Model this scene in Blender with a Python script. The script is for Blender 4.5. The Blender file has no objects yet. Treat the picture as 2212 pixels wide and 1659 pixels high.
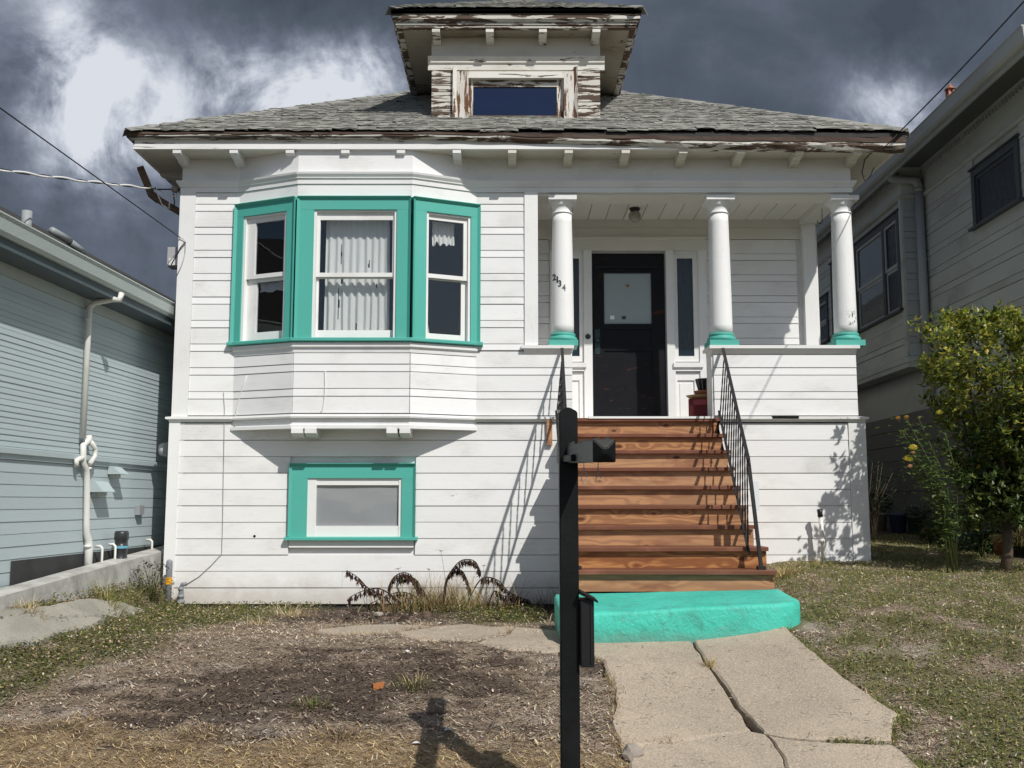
import bpy, math, random
import numpy as np
from mathutils import Vector, Matrix, noise
from mathutils.geometry import delaunay_2d_cdt
R = math.radians
rnd = random.Random(7)
S = bpy.context.scene
COL = S.collection

# ------------------------------------------------------------------ camera, world, sun, exposure
ZE = 1.6                      # eye height
F, CX, CY = 2150.0, 1106.0, 829.5
PITCH = math.atan((1085 - 829.5) / F)
cam = bpy.data.objects.new('camera', bpy.data.cameras.new('camera')); COL.objects.link(cam)
cam.data.sensor_width = 36; cam.data.lens = 36 * F / 2212
cam.location = (0, 0, ZE); cam.rotation_euler = (R(90) + PITCH, 0, 0)
cam.data.clip_start = 0.05; cam.data.clip_end = 3000
S.camera = cam
S.view_settings.view_transform = 'Standard'; S.view_settings.look = 'None'
S.view_settings.gamma = 1; S.view_settings.use_curve_mapping = False
S.view_settings.exposure = 0.0
S.render.resolution_x = 1024; S.render.resolution_y = 768

SUN = Vector((-.63, 1, -1.25))
sl = bpy.data.lights.new('sun', 'SUN'); sl.energy = 4.1; sl.angle = R(.53); sl.color = (1, .965, .91)
so = bpy.data.objects.new('sun', sl); COL.objects.link(so)
so.rotation_euler = SUN.to_track_quat('-Z', 'Y').to_euler(); so.location = (10, -15, 20)

def ray(px, py):
    u = (px - CX) / F; v = (CY - py) / F
    return Vector((u, math.cos(PITCH) - v * math.sin(PITCH), math.sin(PITCH) + v * math.cos(PITCH)))

W = bpy.data.worlds.new('World'); S.world = W; W.use_nodes = True
def build_world():
    nt = W.node_tree; N = nt.nodes; L = nt.links; N.clear()
    out = N.new('ShaderNodeOutputWorld'); bg = N.new('ShaderNodeBackground')
    sky = N.new('ShaderNodeTexSky'); sky.sky_type = 'NISHITA'; sky.sun_disc = False
    sky.sun_elevation = math.asin(1.25 / SUN.length); sky.sun_rotation = math.atan2(.63, -1)
    bg.inputs['Strength'].default_value = .08
    tc = N.new('ShaderNodeTexCoord')
    def math_(op, a, b=None, c=None, clamp=False):
        m = N.new('ShaderNodeMath'); m.operation = op; m.use_clamp = clamp
        for i, x in enumerate((a, b, c)):
            if x is None: continue
            if isinstance(x, (int, float)): m.inputs[i].default_value = x
            else: L.new(x, m.inputs[i])
        return m.outputs[0]
    def vmath(op, a, b):
        m = N.new('ShaderNodeVectorMath'); m.operation = op
        L.new(a, m.inputs[0])
        if isinstance(b, (tuple, list, Vector)): m.inputs[1].default_value = b
        else: L.new(b, m.inputs[1])
        return m
    def nz(scale, detail, rough, dist=0, vec=None):
        n = N.new('ShaderNodeTexNoise'); n.inputs['Scale'].default_value = scale
        n.inputs['Detail'].default_value = detail; n.inputs['Roughness'].default_value = rough
        n.inputs['Distortion'].default_value = dist
        L.new(vec, n.inputs['Vector']); return n
    d0 = vmath('NORMALIZE', tc.outputs['Generated'], (0, 0, 0)).outputs[0]
    # turbulence on the direction so cloud edges billow
    w = nz(7.5, 6, .62, .2, d0)
    wv = vmath('SUBTRACT', w.outputs['Color'], (.5, .5, .5)).outputs[0]
    sc = vmath('MULTIPLY', wv, (.10, .10, .10)).outputs[0]
    d = vmath('ADD', d0, sc).outputs[0]
    # bright breaks in the storm cloud: (pixel x, y, radius, weight)
    blobs = [(165, 120, .04, .6), (205, 205, .045, .9), (290, 280, .04, .8), (420, 230, .04, .7), (530, 205, .04, .8), (620, 195, .04, .75), (705, 172, .042, 1.0), (790, 180, .035, .7),
             (190, 330, .045, .65), (320, 360, .04, .3), (30, 90, .07, .25), (1900, 245, .035, .6), (1840, 235, .035, .4), (1990, 265, .04, .55), (2060, 240, .03, .3), (60, 330, .09, .12)]
    tot = None
    for (x, y, r, k) in blobs:
        if r == 0: continue
        c = ray(x, y).normalized()
        v = vmath('DISTANCE', d, c)
        q = math_('DIVIDE', v.outputs['Value'], r)
        g = math_('MULTIPLY', math_('POWER', 2.718, math_('MULTIPLY', math_('MULTIPLY', q, q), -1.0)), k)
        tot = g if tot is None else math_('ADD', tot, g)
    n2 = nz(5.0, 7, .6, .3, d0)
    n3 = nz(9.0, 8, .62, .35, d0)
    br = math_('MULTIPLY', tot, math_('ADD', math_('MULTIPLY', n3.outputs['Fac'], 3.6), -1.1))
    # general structure of the storm deck everywhere
    st = math_('MULTIPLY', math_('SUBTRACT', n2.outputs['Fac'], .47), .85)
    # lavender, lighter deck towards the left
    sep = N.new('ShaderNodeSeparateXYZ'); L.new(d0, sep.inputs[0])
    lf = N.new('ShaderNodeMapRange'); lf.interpolation_type = 'SMOOTHSTEP'
    L.new(sep.outputs['X'], lf.inputs['Value'])
    lf.inputs['From Min'].default_value = 0.0; lf.inputs['From Max'].default_value = -.5
    lf.inputs['To Min'].default_value = 0.0; lf.inputs['To Max'].default_value = .17
    val = math_('ADD', math_('ADD', br, st), lf.outputs[0], clamp=True)
    cr = N.new('ShaderNodeValToRGB'); e = cr.color_ramp
    e.elements[0].position = 0; e.elements[0].color = (.062, .080, .106, 1)
    e.elements[1].position = 1; e.elements[1].color = (.70, .73, .79, 1)
    for p, c in ((.12, (.090, .110, .146)), (.32, (.17, .197, .26)), (.55, (.33, .365, .44)), (.78, (.54, .58, .66))):
        k = e.elements.new(p); k.color = (*c, 1)
    L.new(val, cr.inputs['Fac'])
    cl = vmath('SCALE', cr.outputs['Color'], (0, 0, 0)); cl.inputs['Scale'].default_value = 12.5
    # scattered white clouds over the clear half behind the camera
    n4 = nz(2.4, 8, .58, .3, d0)
    r4 = N.new('ShaderNodeMapRange'); r4.interpolation_type = 'SMOOTHSTEP'; L.new(n4.outputs['Fac'], r4.inputs['Value'])
    r4.inputs['From Min'].default_value = .54; r4.inputs['From Max'].default_value = .72
    mw = N.new('ShaderNodeMix'); mw.data_type = 'RGBA'; L.new(r4.outputs[0], mw.inputs['Factor'])
    L.new(sky.outputs[0], mw.inputs[6]); mw.inputs[7].default_value = (5.0, 5.2, 5.6, 1)
    cov = N.new('ShaderNodeMapRange'); cov.interpolation_type = 'SMOOTHSTEP'
    yy = math_('ADD', sep.outputs['Y'], math_('MULTIPLY', math_('SUBTRACT', n2.outputs['Fac'], .5), .7))
    L.new(yy, cov.inputs['Value']); cov.inputs['From Min'].default_value = -.05; cov.inputs['From Max'].default_value = .4
    mx = N.new('ShaderNodeMix'); mx.data_type = 'RGBA'; L.new(cov.outputs[0], mx.inputs['Factor'])
    L.new(mw.outputs[2], mx.inputs[6]); L.new(cl.outputs[0], mx.inputs[7])
    L.new(mx.outputs[2], bg.inputs['Color']); L.new(bg.outputs[0], out.inputs[0])
build_world()

# ------------------------------------------------------------------ measuring helpers
def at(px, py, Y):
    d = ray(px, py); t = Y / d.y
    return Vector((d.x * t, Y, ZE + d.z * t))
def Zp(py, Y): return at(CX, py, Y).z
def Xp(px, py, Y): return at(px, py, Y).x
def lerp(a, b, t): return a + (b - a) * t
def sstep(a, b, x):
    t = min(1, max(0, (x - a) / (b - a))); return t * t * (3 - 2 * t)
def interp(x, pts):
    if x <= pts[0][0]: return pts[0][1]
    for (a, va), (b, vb) in zip(pts, pts[1:]):
        if x <= b: return va + (vb - va) * (x - a) / (b - a)
    return pts[-1][1]

# ------------------------------------------------------------------ mesh collector
class MB:
    def __init__(s): s.v = []; s.f = []; s.m = []; s.mi = 0; s.sm = []; s.smooth = False
    def add(s, vs, fs):
        b = len(s.v); s.v += [tuple(p) for p in vs]
        for f in fs: s.f.append(tuple(b + i for i in f)); s.m.append(s.mi); s.sm.append(s.smooth)
    def box(s, x0, x1, y0, y1, z0, z1):
        s.add([(x0,y0,z0),(x1,y0,z0),(x1,y1,z0),(x0,y1,z0),(x0,y0,z1),(x1,y0,z1),(x1,y1,z1),(x0,y1,z1)],
              [(0,3,2,1),(4,5,6,7),(0,1,5,4),(1,2,6,5),(2,3,7,6),(3,0,4,7)])
    def prism(s, prof, x0, x1, axis='x', shift=None):
        """closed profile [(a,b)] swept from x0 to x1 along an axis; profile lies in (y,z) for x, (x,z) for y, (x,y) for z"""
        n = len(prof)
        def P(a, b, t):
            return (t, a, b) if axis == 'x' else ((a, t, b) if axis == 'y' else (a, b, t))
        vs = [P(a, b, x0) for a, b in prof] + [P(a, b, x1) for a, b in prof]
        if shift: vs = vs[:n] + [tuple(Vector(p) + Vector(shift)) for p in vs[n:]]
        area = sum(prof[i][0]*prof[(i+1)%n][1] - prof[(i+1)%n][0]*prof[i][1] for i in range(n))
        flip = (area > 0) != (axis == 'y')
        if x1 < x0: flip = not flip
        fs = [tuple(range(n))[::-1], tuple(range(n, 2*n))] + [(i, (i+1)%n, n+(i+1)%n, n+i) for i in range(n)]
        if not flip: fs = [f[::-1] for f in fs]
        s.add(vs, fs)
    def bar(s, a, b, w, d=None, roll=0.0):
        a = Vector(a); b = Vector(b); d = d or w
        t = (b - a).normalized(); up = Vector((0, 0, 1)) if abs(t.z) < .95 else Vector((0, 1, 0))
        u = t.cross(up).normalized(); n = u.cross(t)
        if roll: q = Matrix.Rotation(roll, 3, t); u = q @ u; n = q @ n
        vs = [a+u*i*w/2+n*j*d/2 for i, j in ((-1,-1),(1,-1),(1,1),(-1,1))] + [b+u*i*w/2+n*j*d/2 for i, j in ((-1,-1),(1,-1),(1,1),(-1,1))]
        s.add(vs, [(0,3,2,1),(4,5,6,7),(0,1,5,4),(1,2,6,5),(2,3,7,6),(3,0,4,7)])
    def tube(s, pts, r, n=8, caps=True):
        pts = [Vector(p) for p in pts]; rs = r if isinstance(r, (list, tuple)) else [r] * len(pts)
        b = len(s.v); vs = []; fs = []
        prev = None
        for i, p in enumerate(pts):
            t = ((pts[min(i+1, len(pts)-1)] - p).normalized() + (p - pts[max(i-1, 0)]).normalized())
            if t.length < 1e-6: t = Vector((0, 0, 1))
            t.normalize()
            if prev is None:
                up = Vector((0, 0, 1)) if abs(t.z) < .9 else Vector((1, 0, 0)); u = t.cross(up).normalized()
            else:
                u = (prev - t * prev.dot(t))
                u = u.normalized() if u.length > 1e-6 else t.orthogonal().normalized()
            prev = u; w = t.cross(u)
            for k in range(n):
                a = 2*math.pi*k/n; vs.append(p + (u*math.cos(a) + w*math.sin(a)) * rs[i])
        for i in range(len(pts)-1):
            for k in range(n):
                fs.append((i*n+k, i*n+(k+1)%n, (i+1)*n+(k+1)%n, (i+1)*n+k))
        if caps:
            fs.append(tuple(range(n))[::-1]); fs.append(tuple(range((len(pts)-1)*n, len(pts)*n)))
        sm = s.smooth; s.smooth = True; s.add(vs, fs); s.smooth = sm
    def lathe(s, prof, c, n=24, ang0=0, cap=True):
        c = Vector(c); vs = []; fs = []
        for r, z in prof:
            for k in range(n):
                a = 2*math.pi*k/n + ang0; vs.append((c.x + r*math.cos(a), c.y + r*math.sin(a), c.z + z))
        m = len(prof)
        for i in range(m-1):
            for k in range(n): fs.append((i*n+k, i*n+(k+1)%n, (i+1)*n+(k+1)%n, (i+1)*n+k))
        if cap: fs.append(tuple(range(n))[::-1]); fs.append(tuple(range((m-1)*n, m*n)))
        sm = s.smooth; s.smooth = True; s.add(vs, fs); s.smooth = sm
    def mesh(s, name, mats, bevel=0):
        me = bpy.data.meshes.new(name); me.from_pydata(s.v, [], s.f)
        if not isinstance(mats, (list, tuple)): mats = [mats]
        for m in mats: me.materials.append(m)
        me.polygons.foreach_set('material_index', s.m); me.polygons.foreach_set('use_smooth', s.sm)
        me.update(); return me
    def build(s, name, mats, parent=None, M=None, **k):
        return link(name, s.mesh(name, mats), parent, M, **k)

WM = {}
def link(name, me, parent=None, M=None, label=None, cat=None, group=None, kind=None):
    o = bpy.data.objects.new(name, me); COL.objects.link(o)
    M = M or Matrix.Identity(4); WM[o.name] = M.copy()
    if parent is not None:
        o.parent = parent; o.matrix_parent_inverse = WM[parent.name].inverted()
    o.matrix_basis = M
    tag(o, label, cat, group, kind); return o
def tag(o, label=None, cat=None, group=None, kind=None):
    if label: o['label'] = label
    if cat: o['category'] = cat
    if group: o['group'] = group
    if kind: o['kind'] = kind
    return o
def thing(name, loc, label, cat, group=None):
    return link(name, None, None, Matrix.Translation(Vector(loc)), label, cat, group)
def copy_thing(root, kids, delta, label=None):
    """copy a thing and its parts (obj.copy), moved by the matrix delta"""
    r = root.copy(); COL.objects.link(r); M = delta @ WM[root.name]; WM[r.name] = M; r.matrix_basis = M
    if label: r['label'] = label
    for k in kids:
        c = k.copy(); COL.objects.link(c); c.parent = r; Mk = delta @ WM[k.name]; WM[c.name] = Mk
        c.matrix_parent_inverse = M.inverted(); c.matrix_basis = Mk
    return r

class Pan:
    """a vertical plane given by two plan points; local x runs along it, local y points inwards, local z up"""
    def __init__(s, p0, p1):
        s.p0 = Vector((p0[0], p0[1], 0)); d = Vector((p1[0]-p0[0], p1[1]-p0[1], 0)); s.L = d.length; d.normalize()
        s.d = d; s.n = Vector((-d.y, d.x, 0))
        s.M = Matrix(((d.x, s.n.x, 0, s.p0.x), (d.y, s.n.y, 0, s.p0.y), (0, 0, 1, 0), (0, 0, 0, 1)))
    def hit(s, px, py, off=0.0):
        r = ray(px, py); o = s.p0 + s.n * off; C = Vector((0, 0, ZE))
        t = (o - C).dot(s.n) / r.dot(s.n); P = C + r * t
        return (P - s.p0).dot(s.d), P.z
    def P(s, x, y, z): return s.M @ Vector((x, y, z))
# ------------------------------------------------------------------ materials
class NT:
    def __init__(s, name, rough=.6, spec=.3):
        m = bpy.data.materials.new(name); m.use_nodes = True; s.m = m; s.t = m.node_tree; s.N = s.t.nodes; s.L = s.t.links
        s.b = s.N['Principled BSDF']; s.b.inputs['Roughness'].default_value = rough
        s.b.inputs['Specular IOR Level'].default_value = spec
        s.tc = s.N.new('ShaderNodeTexCoord'); s.oi = s.N.new('ShaderNodeObjectInfo')
    def val(s, x, sock):
        if isinstance(x, (int, float)): sock.default_value = x
        elif isinstance(x, (tuple, list)): sock.default_value = (*x, 1) if len(x) == 3 and len(sock.default_value) == 4 else x
        else: s.L.new(x, sock)
    def math(s, op, a, b=0, c=0, clamp=False):
        m = s.N.new('ShaderNodeMath'); m.operation = op; m.use_clamp = clamp
        for i, x in enumerate((a, b, c)): s.val(x, m.inputs[i])
        return m.outputs[0]
    def coord(s, scale=(1,1,1), rand=True, world=False):
        mp = s.N.new('ShaderNodeMapping'); mp.inputs['Scale'].default_value = scale
        s.L.new(s.tc.outputs['Object'], mp.inputs['Vector'])
        if rand:
            k = s.math('MULTIPLY', s.oi.outputs['Random'], 37.0)
            cb = s.N.new('ShaderNodeCombineXYZ')
            for i in range(3): s.L.new(k, cb.inputs[i])
            s.L.new(cb.outputs[0], mp.inputs['Location'])
        return mp.outputs[0]
    def noise(s, scale=5, detail=4, rough=.55, dist=0, vec=None, color=False):
        n = s.N.new('ShaderNodeTexNoise'); n.inputs['Scale'].default_value = scale; n.inputs['Detail'].default_value = detail
        n.inputs['Roughness'].default_value = rough; n.inputs['Distortion'].default_value = dist
        if vec is None: vec = s.tc.outputs['Object']
        s.L.new(vec, n.inputs['Vector']); return n.outputs['Color' if color else 'Fac']
    def voro(s, scale=5, vec=None, feature='F1', out='Distance', rand=1):
        n = s.N.new('ShaderNodeTexVoronoi'); n.feature = feature; n.inputs['Scale'].default_value = scale
        n.inputs['Randomness'].default_value = rand
        s.L.new(vec if vec is not None else s.tc.outputs['Object'], n.inputs['Vector']); return n.outputs[out]
    def ramp(s, f, *st):
        r = s.N.new('ShaderNodeValToRGB'); e = r.color_ramp; s.L.new(f, r.inputs['Fac'])
        def c4(c): return (c, c, c, 1) if isinstance(c, (int, float)) else (*c, 1)
        e.elements[0].position = st[0][0]; e.elements[0].color = c4(st[0][1])
        e.elements[1].position = st[-1][0]; e.elements[1].color = c4(st[-1][1])
        for p, c in st[1:-1]: e.elements.new(p).color = c4(c)
        return r.outputs['Color']
    def mix(s, f, a, b, mode='MIX'):
        m = s.N.new('ShaderNodeMix'); m.data_type = 'RGBA'; m.blend_type = mode
        s.val(f, m.inputs[0]); s.val(a, m.inputs[6]); s.val(b, m.inputs[7]); return m.outputs[2]
    def mr(s, f, a, b, c, d, smooth=True):
        m = s.N.new('ShaderNodeMapRange'); m.interpolation_type = 'SMOOTHSTEP' if smooth else 'LINEAR'
        s.L.new(f, m.inputs['Value'])
        for k, x in zip(('From Min','From Max','To Min','To Max'), (a,b,c,d)): m.inputs[k].default_value = x
        return m.outputs[0]
    def color(s, c): s.val(c, s.b.inputs['Base Color']); return s
    def rough(s, c): s.val(c, s.b.inputs['Roughness']); return s
    def bump(s, h, strength=.3, dist=.01):
        b = s.N.new('ShaderNodeBump'); b.inputs['Strength'].default_value = strength; b.inputs['Distance'].default_value = dist
        s.L.new(h, b.inputs['Height']); s.L.new(b.outputs[0], s.b.inputs['Normal']); return s

M = {}
def plain(name, c, rough=.6, spec=.3, var=.12, sc=6, bump=.15, metal=0):
    t = NT(name, rough, spec); n = t.noise(sc, 5, .6, .2, t.coord())
    k = t.mix(n, tuple(x*(1-var) for x in c), tuple(min(1, x*(1+var)) for x in c))
    r = t.mr(t.oi.outputs['Random'], 0, 1, .93, 1.07, False)
    k = t.mix(1.0, k, r, 'MULTIPLY')
    t.color(k); t.bump(t.noise(sc*8, 4, .6, 0, t.coord()), bump, .004); t.b.inputs['Metallic'].default_value = metal
    M[name] = t.m; return t.m

def painted(name, c, wood=(.20,.17,.14), dark=(.06,.045,.035), peel=.0, dirt=(.55,.52,.46), dirtamt=.25, rough=.55, crack=.6, horiz=True, spec=.3):
    """old house paint: brush grain along the board, hairline cracks, chips to grey/brown wood"""
    t = NT(name, rough, spec)
    g = (1.3, 6, 26) if horiz else (22, 22, 1.3)
    big = t.noise(1.1, 5, .6, .4, t.coord((1, 1, 1.6)))
    grain = t.noise(3.2, 5, .7, .15, t.coord(g))
    fine = t.noise(14, 4, .65, 0, t.coord(g))
    col = t.mix(t.mr(big, .45, .75, 0, dirtamt), c, dirt)
    col = t.mix(t.mr(grain, .55, .8, 0, dirtamt*.8), col, tuple(x*.72 for x in dirt))
    rr = t.mr(t.oi.outputs['Random'], 0, 1, .955, 1.03, False); col = t.mix(1.0, col, rr, 'MULTIPLY')
    # hairline cracks along the grain, only in worn areas
    cg = (1.1, 9, 60) if horiz else (50, 50, 1.1)
    ck = t.noise(2.6, 3, .5, .3, t.coord(cg))
    line = t.math('MULTIPLY', t.mr(t.math('ABSOLUTE', t.math('SUBTRACT', ck, .5)), 0, .012, 1, 0), t.mr(big, .5, .68, 0, crack))
    col = t.mix(line, col, tuple(x*.35 for x in c))
    if name.startswith('white') or name == 'left_paint':
        gm = t.N.new('ShaderNodeNewGeometry'); sp = t.N.new('ShaderNodeSeparateXYZ'); t.L.new(gm.outputs['Position'], sp.inputs[0])
        sl_ = t.mr(t.math('ADD', sp.outputs['Z'], t.math('MULTIPLY', t.noise(3, 6, .65, .4, gm.outputs['Position']), .5)), .78, 1.15, .55, 0)
        col = t.mix(sl_, col, (.36,.31,.25))
    # chips
    pv = t.noise(2.3, 8, .68, .5, t.coord((1.1, 2.5, 8) if horiz else (8, 8, 1.1)))
    th = .74 - peel
    pm = t.mr(pv, th, th+.018, 0, 1)
    wcol = t.mix(t.noise(4, 5, .7, .2, t.coord(g)), dark, wood)
    col = t.mix(pm, col, wcol)
    t.color(col)
    h = t.math('ADD', t.math('MULTIPLY', grain, .5), t.math('ADD', t.math('MULTIPLY', fine, .25), t.math('MULTIPLY', pm, -.9)))
    t.bump(h, .45, .004); t.rough(t.math('ADD', t.math('MULTIPLY', pm, .3), rough, clamp=True))
    M[name] = t.m; return t.m

painted('white', (.79,.79,.78), dirt=(.60,.59,.56), dirtamt=.5, peel=.03, crack=.9)
painted('white_worn', (.78,.78,.76), dirtamt=.3, peel=.07, crack=.9)
painted('white_v', (.79,.79,.78), dirtamt=.12, peel=.0, horiz=False)
painted('ceiling_white', (.70,.69,.63), dirtamt=.25, peel=.0, crack=.2)
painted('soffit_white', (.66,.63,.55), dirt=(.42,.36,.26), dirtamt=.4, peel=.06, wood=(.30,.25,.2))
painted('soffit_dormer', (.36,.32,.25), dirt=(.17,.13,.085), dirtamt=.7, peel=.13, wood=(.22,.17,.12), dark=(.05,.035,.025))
painted('peel', (.58,.56,.50), wood=(.15,.10,.07), dark=(.04,.028,.022), peel=.255, dirt=(.34,.31,.25), dirtamt=.5, crack=.9)
painted('peel_half', (.74,.72,.66), wood=(.19,.13,.095), dark=(.05,.035,.028), peel=.15, dirt=(.5,.45,.36), dirtamt=.5, crack=.9)
painted('peel_v', (.70,.67,.61), wood=(.24,.12,.06), dark=(.05,.025,.015), peel=.24, dirt=(.5,.45,.36), dirtamt=.5, crack=.9, horiz=False)
painted('rust_gutter', (.07,.042,.03), wood=(.16,.12,.09), dark=(.03,.022,.018), peel=.24, dirt=(.03,.022,.018), dirtamt=.5, rough=.75)
painted('teal', (.085,.41,.34), wood=(.2,.17,.14), peel=.0, dirt=(.14,.46,.40), dirtamt=.35, rough=.5, crack=.15)
painted('teal_v', (.085,.41,.34), wood=(.2,.17,.14), peel=.0, dirt=(.14,.46,.40), dirtamt=.35, rough=.5, crack=.1, horiz=False)
painted('left_paint', (.42,.495,.51), dirt=(.36,.43,.44), dirtamt=.2, crack=.05, peel=-.2, rough=.6)
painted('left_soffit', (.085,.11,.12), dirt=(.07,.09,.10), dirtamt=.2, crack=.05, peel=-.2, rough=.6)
painted('left_trim', (.40,.45,.43), dirt=(.3,.34,.32), dirtamt=.4, crack=.05, peel=-.2, rough=.5)
painted('right_paint', (.48,.51,.465), wood=(.15,.11,.09), dirt=(.30,.28,.25), dirtamt=.55, crack=.4, peel=-.02, rough=.65)
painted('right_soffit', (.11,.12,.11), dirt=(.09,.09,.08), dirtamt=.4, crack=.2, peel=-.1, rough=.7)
painted('right_lower_shaded', (.15,.15,.135), wood=(.10,.08,.07), dirt=(.11,.095,.08), dirtamt=.6, crack=.4, peel=-.02, rough=.7)  # browner dirty lower boards, colour darkened further to hold the bush and bay shade
painted('right_fade', (.40,.42,.41), wood=(.15,.13,.11), dirt=(.28,.28,.28), dirtamt=.4, crack=.4, peel=0, rough=.6)
painted('right_trim', (.055,.068,.075), wood=(.1,.08,.07), dirt=(.09,.09,.085), dirtamt=.4, crack=.2, peel=-.2, rough=.5)
painted('pvc_white', (.72,.72,.68), dirt=(.5,.48,.42), dirtamt=.3, crack=0, peel=-.3, rough=.35, horiz=False)
painted('gal', (.30,.32,.33), dirt=(.2,.2,.19), dirtamt=.5, crack=0, peel=-.3, rough=.45, horiz=False)

def stucco(name, c, c2, rough=.6):
    t = NT(name, rough, .35); n = t.noise(2.2, 6, .6, .6); n2 = t.noise(26, 6, .6, .8)
    col = t.mix(t.mr(n, .3, .72, 0, 1), c, c2)
    g = t.N.new('ShaderNodeNewGeometry'); sp = t.N.new('ShaderNodeSeparateXYZ'); t.L.new(g.outputs['Position'], sp.inputs[0])
    scuff = t.math('MULTIPLY', t.mr(t.noise(5, 8, .7, .8), .46, .62, 0, .7), t.mr(t.noise(1.4, 3, .5), .4, .6, .3, 1))
    col = t.mix(scuff, col, (.07,.33,.26))
    chip = t.mr(t.noise(16, 5, .7, .6), .66, .68, 0, .9); col = t.mix(chip, col, (.30,.29,.26))
    low = t.mr(t.math('ADD', sp.outputs['Z'], t.math('MULTIPLY', t.noise(9, 4, .6), .12)), .62, .74, .6, 0); col = t.mix(low, col, (.13,.20,.16))
    t.color(col)
    t.bump(t.math('ADD', t.math('MULTIPLY', n2, .6), t.noise(7, 4, .6, .5)), .9, .016); M[name] = t.m
stucco('block_teal', (.05,.48,.365), (.075,.56,.44))

def concrete():
    t = NT('path_concrete', .9, .15)
    big = t.noise(.9, 6, .6, .5); mid = t.noise(6, 6, .65, .3); fine = t.noise(90, 3, .7); grit = t.voro(160)
    c = t.mix(t.mr(big, .3, .7, 0, 1), (.33,.275,.21), (.46,.38,.29))
    c = t.mix(t.mr(mid, .45, .8, 0, .5), c, (.28,.245,.20))
    c = t.mix(t.mr(fine, .48, .66, 0, .8), c, (.58,.49,.39)); c = t.mix(t.mr(t.noise(70, 4, .75), .5, .62, 0, .55), c, (.20,.165,.13))
    c = t.mix(t.mr(grit, .0, .3, .5, 0), c, (.14,.12,.10))
    ln = t.noise(3.1, 5, .6, .8)
    crack = t.mr(t.math('ABSOLUTE', t.math('SUBTRACT', ln, .5)), 0, .006, .8, 0)
    crack = t.math('MULTIPLY', crack, t.mr(t.noise(1.6, 2, .5), .48, .55, 0, 1))
    c = t.mix(crack, c, (.06,.05,.04))
    t.color(c); t.bump(t.math('ADD', t.math('MULTIPLY', fine, .5), mid), .5, .012); M['concrete'] = t.m
concrete()
def concrete_pale():
    t = NT('curb_concrete', .85, .2); n = t.noise(3, 7, .65, .4); f = t.noise(40, 4, .6)
    t.color(t.mix(t.mr(n, .35, .7, 0, 1), (.50,.50,.47), (.28,.27,.25))); t.bump(t.math('ADD', n, f), .4, .01); M['curb'] = t.m
concrete_pale()
def drive_mat():
    t = NT('driveway_concrete', .9, .15); n = t.noise(2.2, 7, .65, .4); f = t.noise(60, 4, .65)
    c = t.mix(t.mr(n, .35, .7, 0, 1), (.27,.26,.22), (.36,.34,.285)); c = t.mix(t.mr(f, .45, .7, 0, .5), c, (.18,.17,.15))
    t.color(c); t.bump(t.math('ADD', n, f), .4, .01); M['drive'] = t.m
drive_mat()

def soil():
    t = NT('soil_and_thatch', .95, .1)
    a = t.N.new('ShaderNodeVertexColor'); a.layer_name = 'tone'
    n1 = t.noise(11, 7, .7, .6, t.coord((1, 2.2, 1), False)); n2 = t.noise(55, 5, .7, .5, t.coord((1, 1.8, 1), False)); n3 = t.noise(150, 3, .7)
    dk = t.mix(1.0, a.outputs['Color'], (.42,.39,.37), 'MULTIPLY'); c = t.mix(t.mr(n1, .45, .7, 0, .7), a.outputs['Color'], dk)
    lt = t.mix(1.0, a.outputs['Color'], (1.9,1.85,1.8), 'MULTIPLY'); c = t.mix(t.mr(n2, .48, .68, 0, .8), c, lt)
    c = t.mix(t.mr(n3, .32, .5, .55, 0), c, (.04,.03,.024))
    t.color(c); t.bump(t.math('ADD', n1, t.math('ADD', n2, n3)), 1.0, .03); M['soil'] = t.m
soil()

def attr_mat(name, rough=.8, spec=.2, layer='col', sub=0.0, back=False):
    t = NT(name, rough, spec); a = t.N.new('ShaderNodeVertexColor'); a.layer_name = layer
    t.color(a.outputs['Color'])
    if sub:
        tr = t.N.new('ShaderNodeBsdfTranslucent'); t.L.new(a.outputs['Color'], tr.inputs['Color'])
        mx = t.N.new('ShaderNodeMixShader'); mx.inputs[0].default_value = sub
        out = t.N['Material Output']; t.L.new(t.b.outputs[0], mx.inputs[1]); t.L.new(tr.outputs[0], mx.inputs[2]); t.L.new(mx.outputs[0], out.inputs[0])
    M[name] = t.m
attr_mat('straw', .85, .15, sub=.15)
attr_mat('leafy', .55, .3, sub=.35)
attr_mat('leaf_gloss', .38, .5, sub=.38)
attr_mat('petal', .6, .2, sub=.3)

def shingle():
    t = NT('shingle', .95, .1); r = t.oi.outputs['Random']
    a = t.N.new('ShaderNodeVertexColor'); a.layer_name = 'col'
    n = t.noise(2.4, 6, .65, .3, t.coord((1,1,1), False)); f = t.noise(120, 3, .7, 0); ms = t.noise(9, 6, .7, .3, t.coord((1,1,1)))
    c = t.mix(t.mr(r, 0, 1, 0, 1, False), (.16,.16,.145), (.30,.30,.27))
    c = t.mix(t.mr(n, .45, .7, 0, .5), c, (.15,.15,.135))
    c = t.mix(t.mr(f, .35, .65, 0, .45), c, (.40,.39,.355))
    c = t.mix(t.mr(ms, .58, .75, 0, .8), c, (.07,.07,.06))
    t.color(c); t.bump(t.math('ADD', f, ms), .6, .006); M['shingle'] = t.m
shingle()

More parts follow.
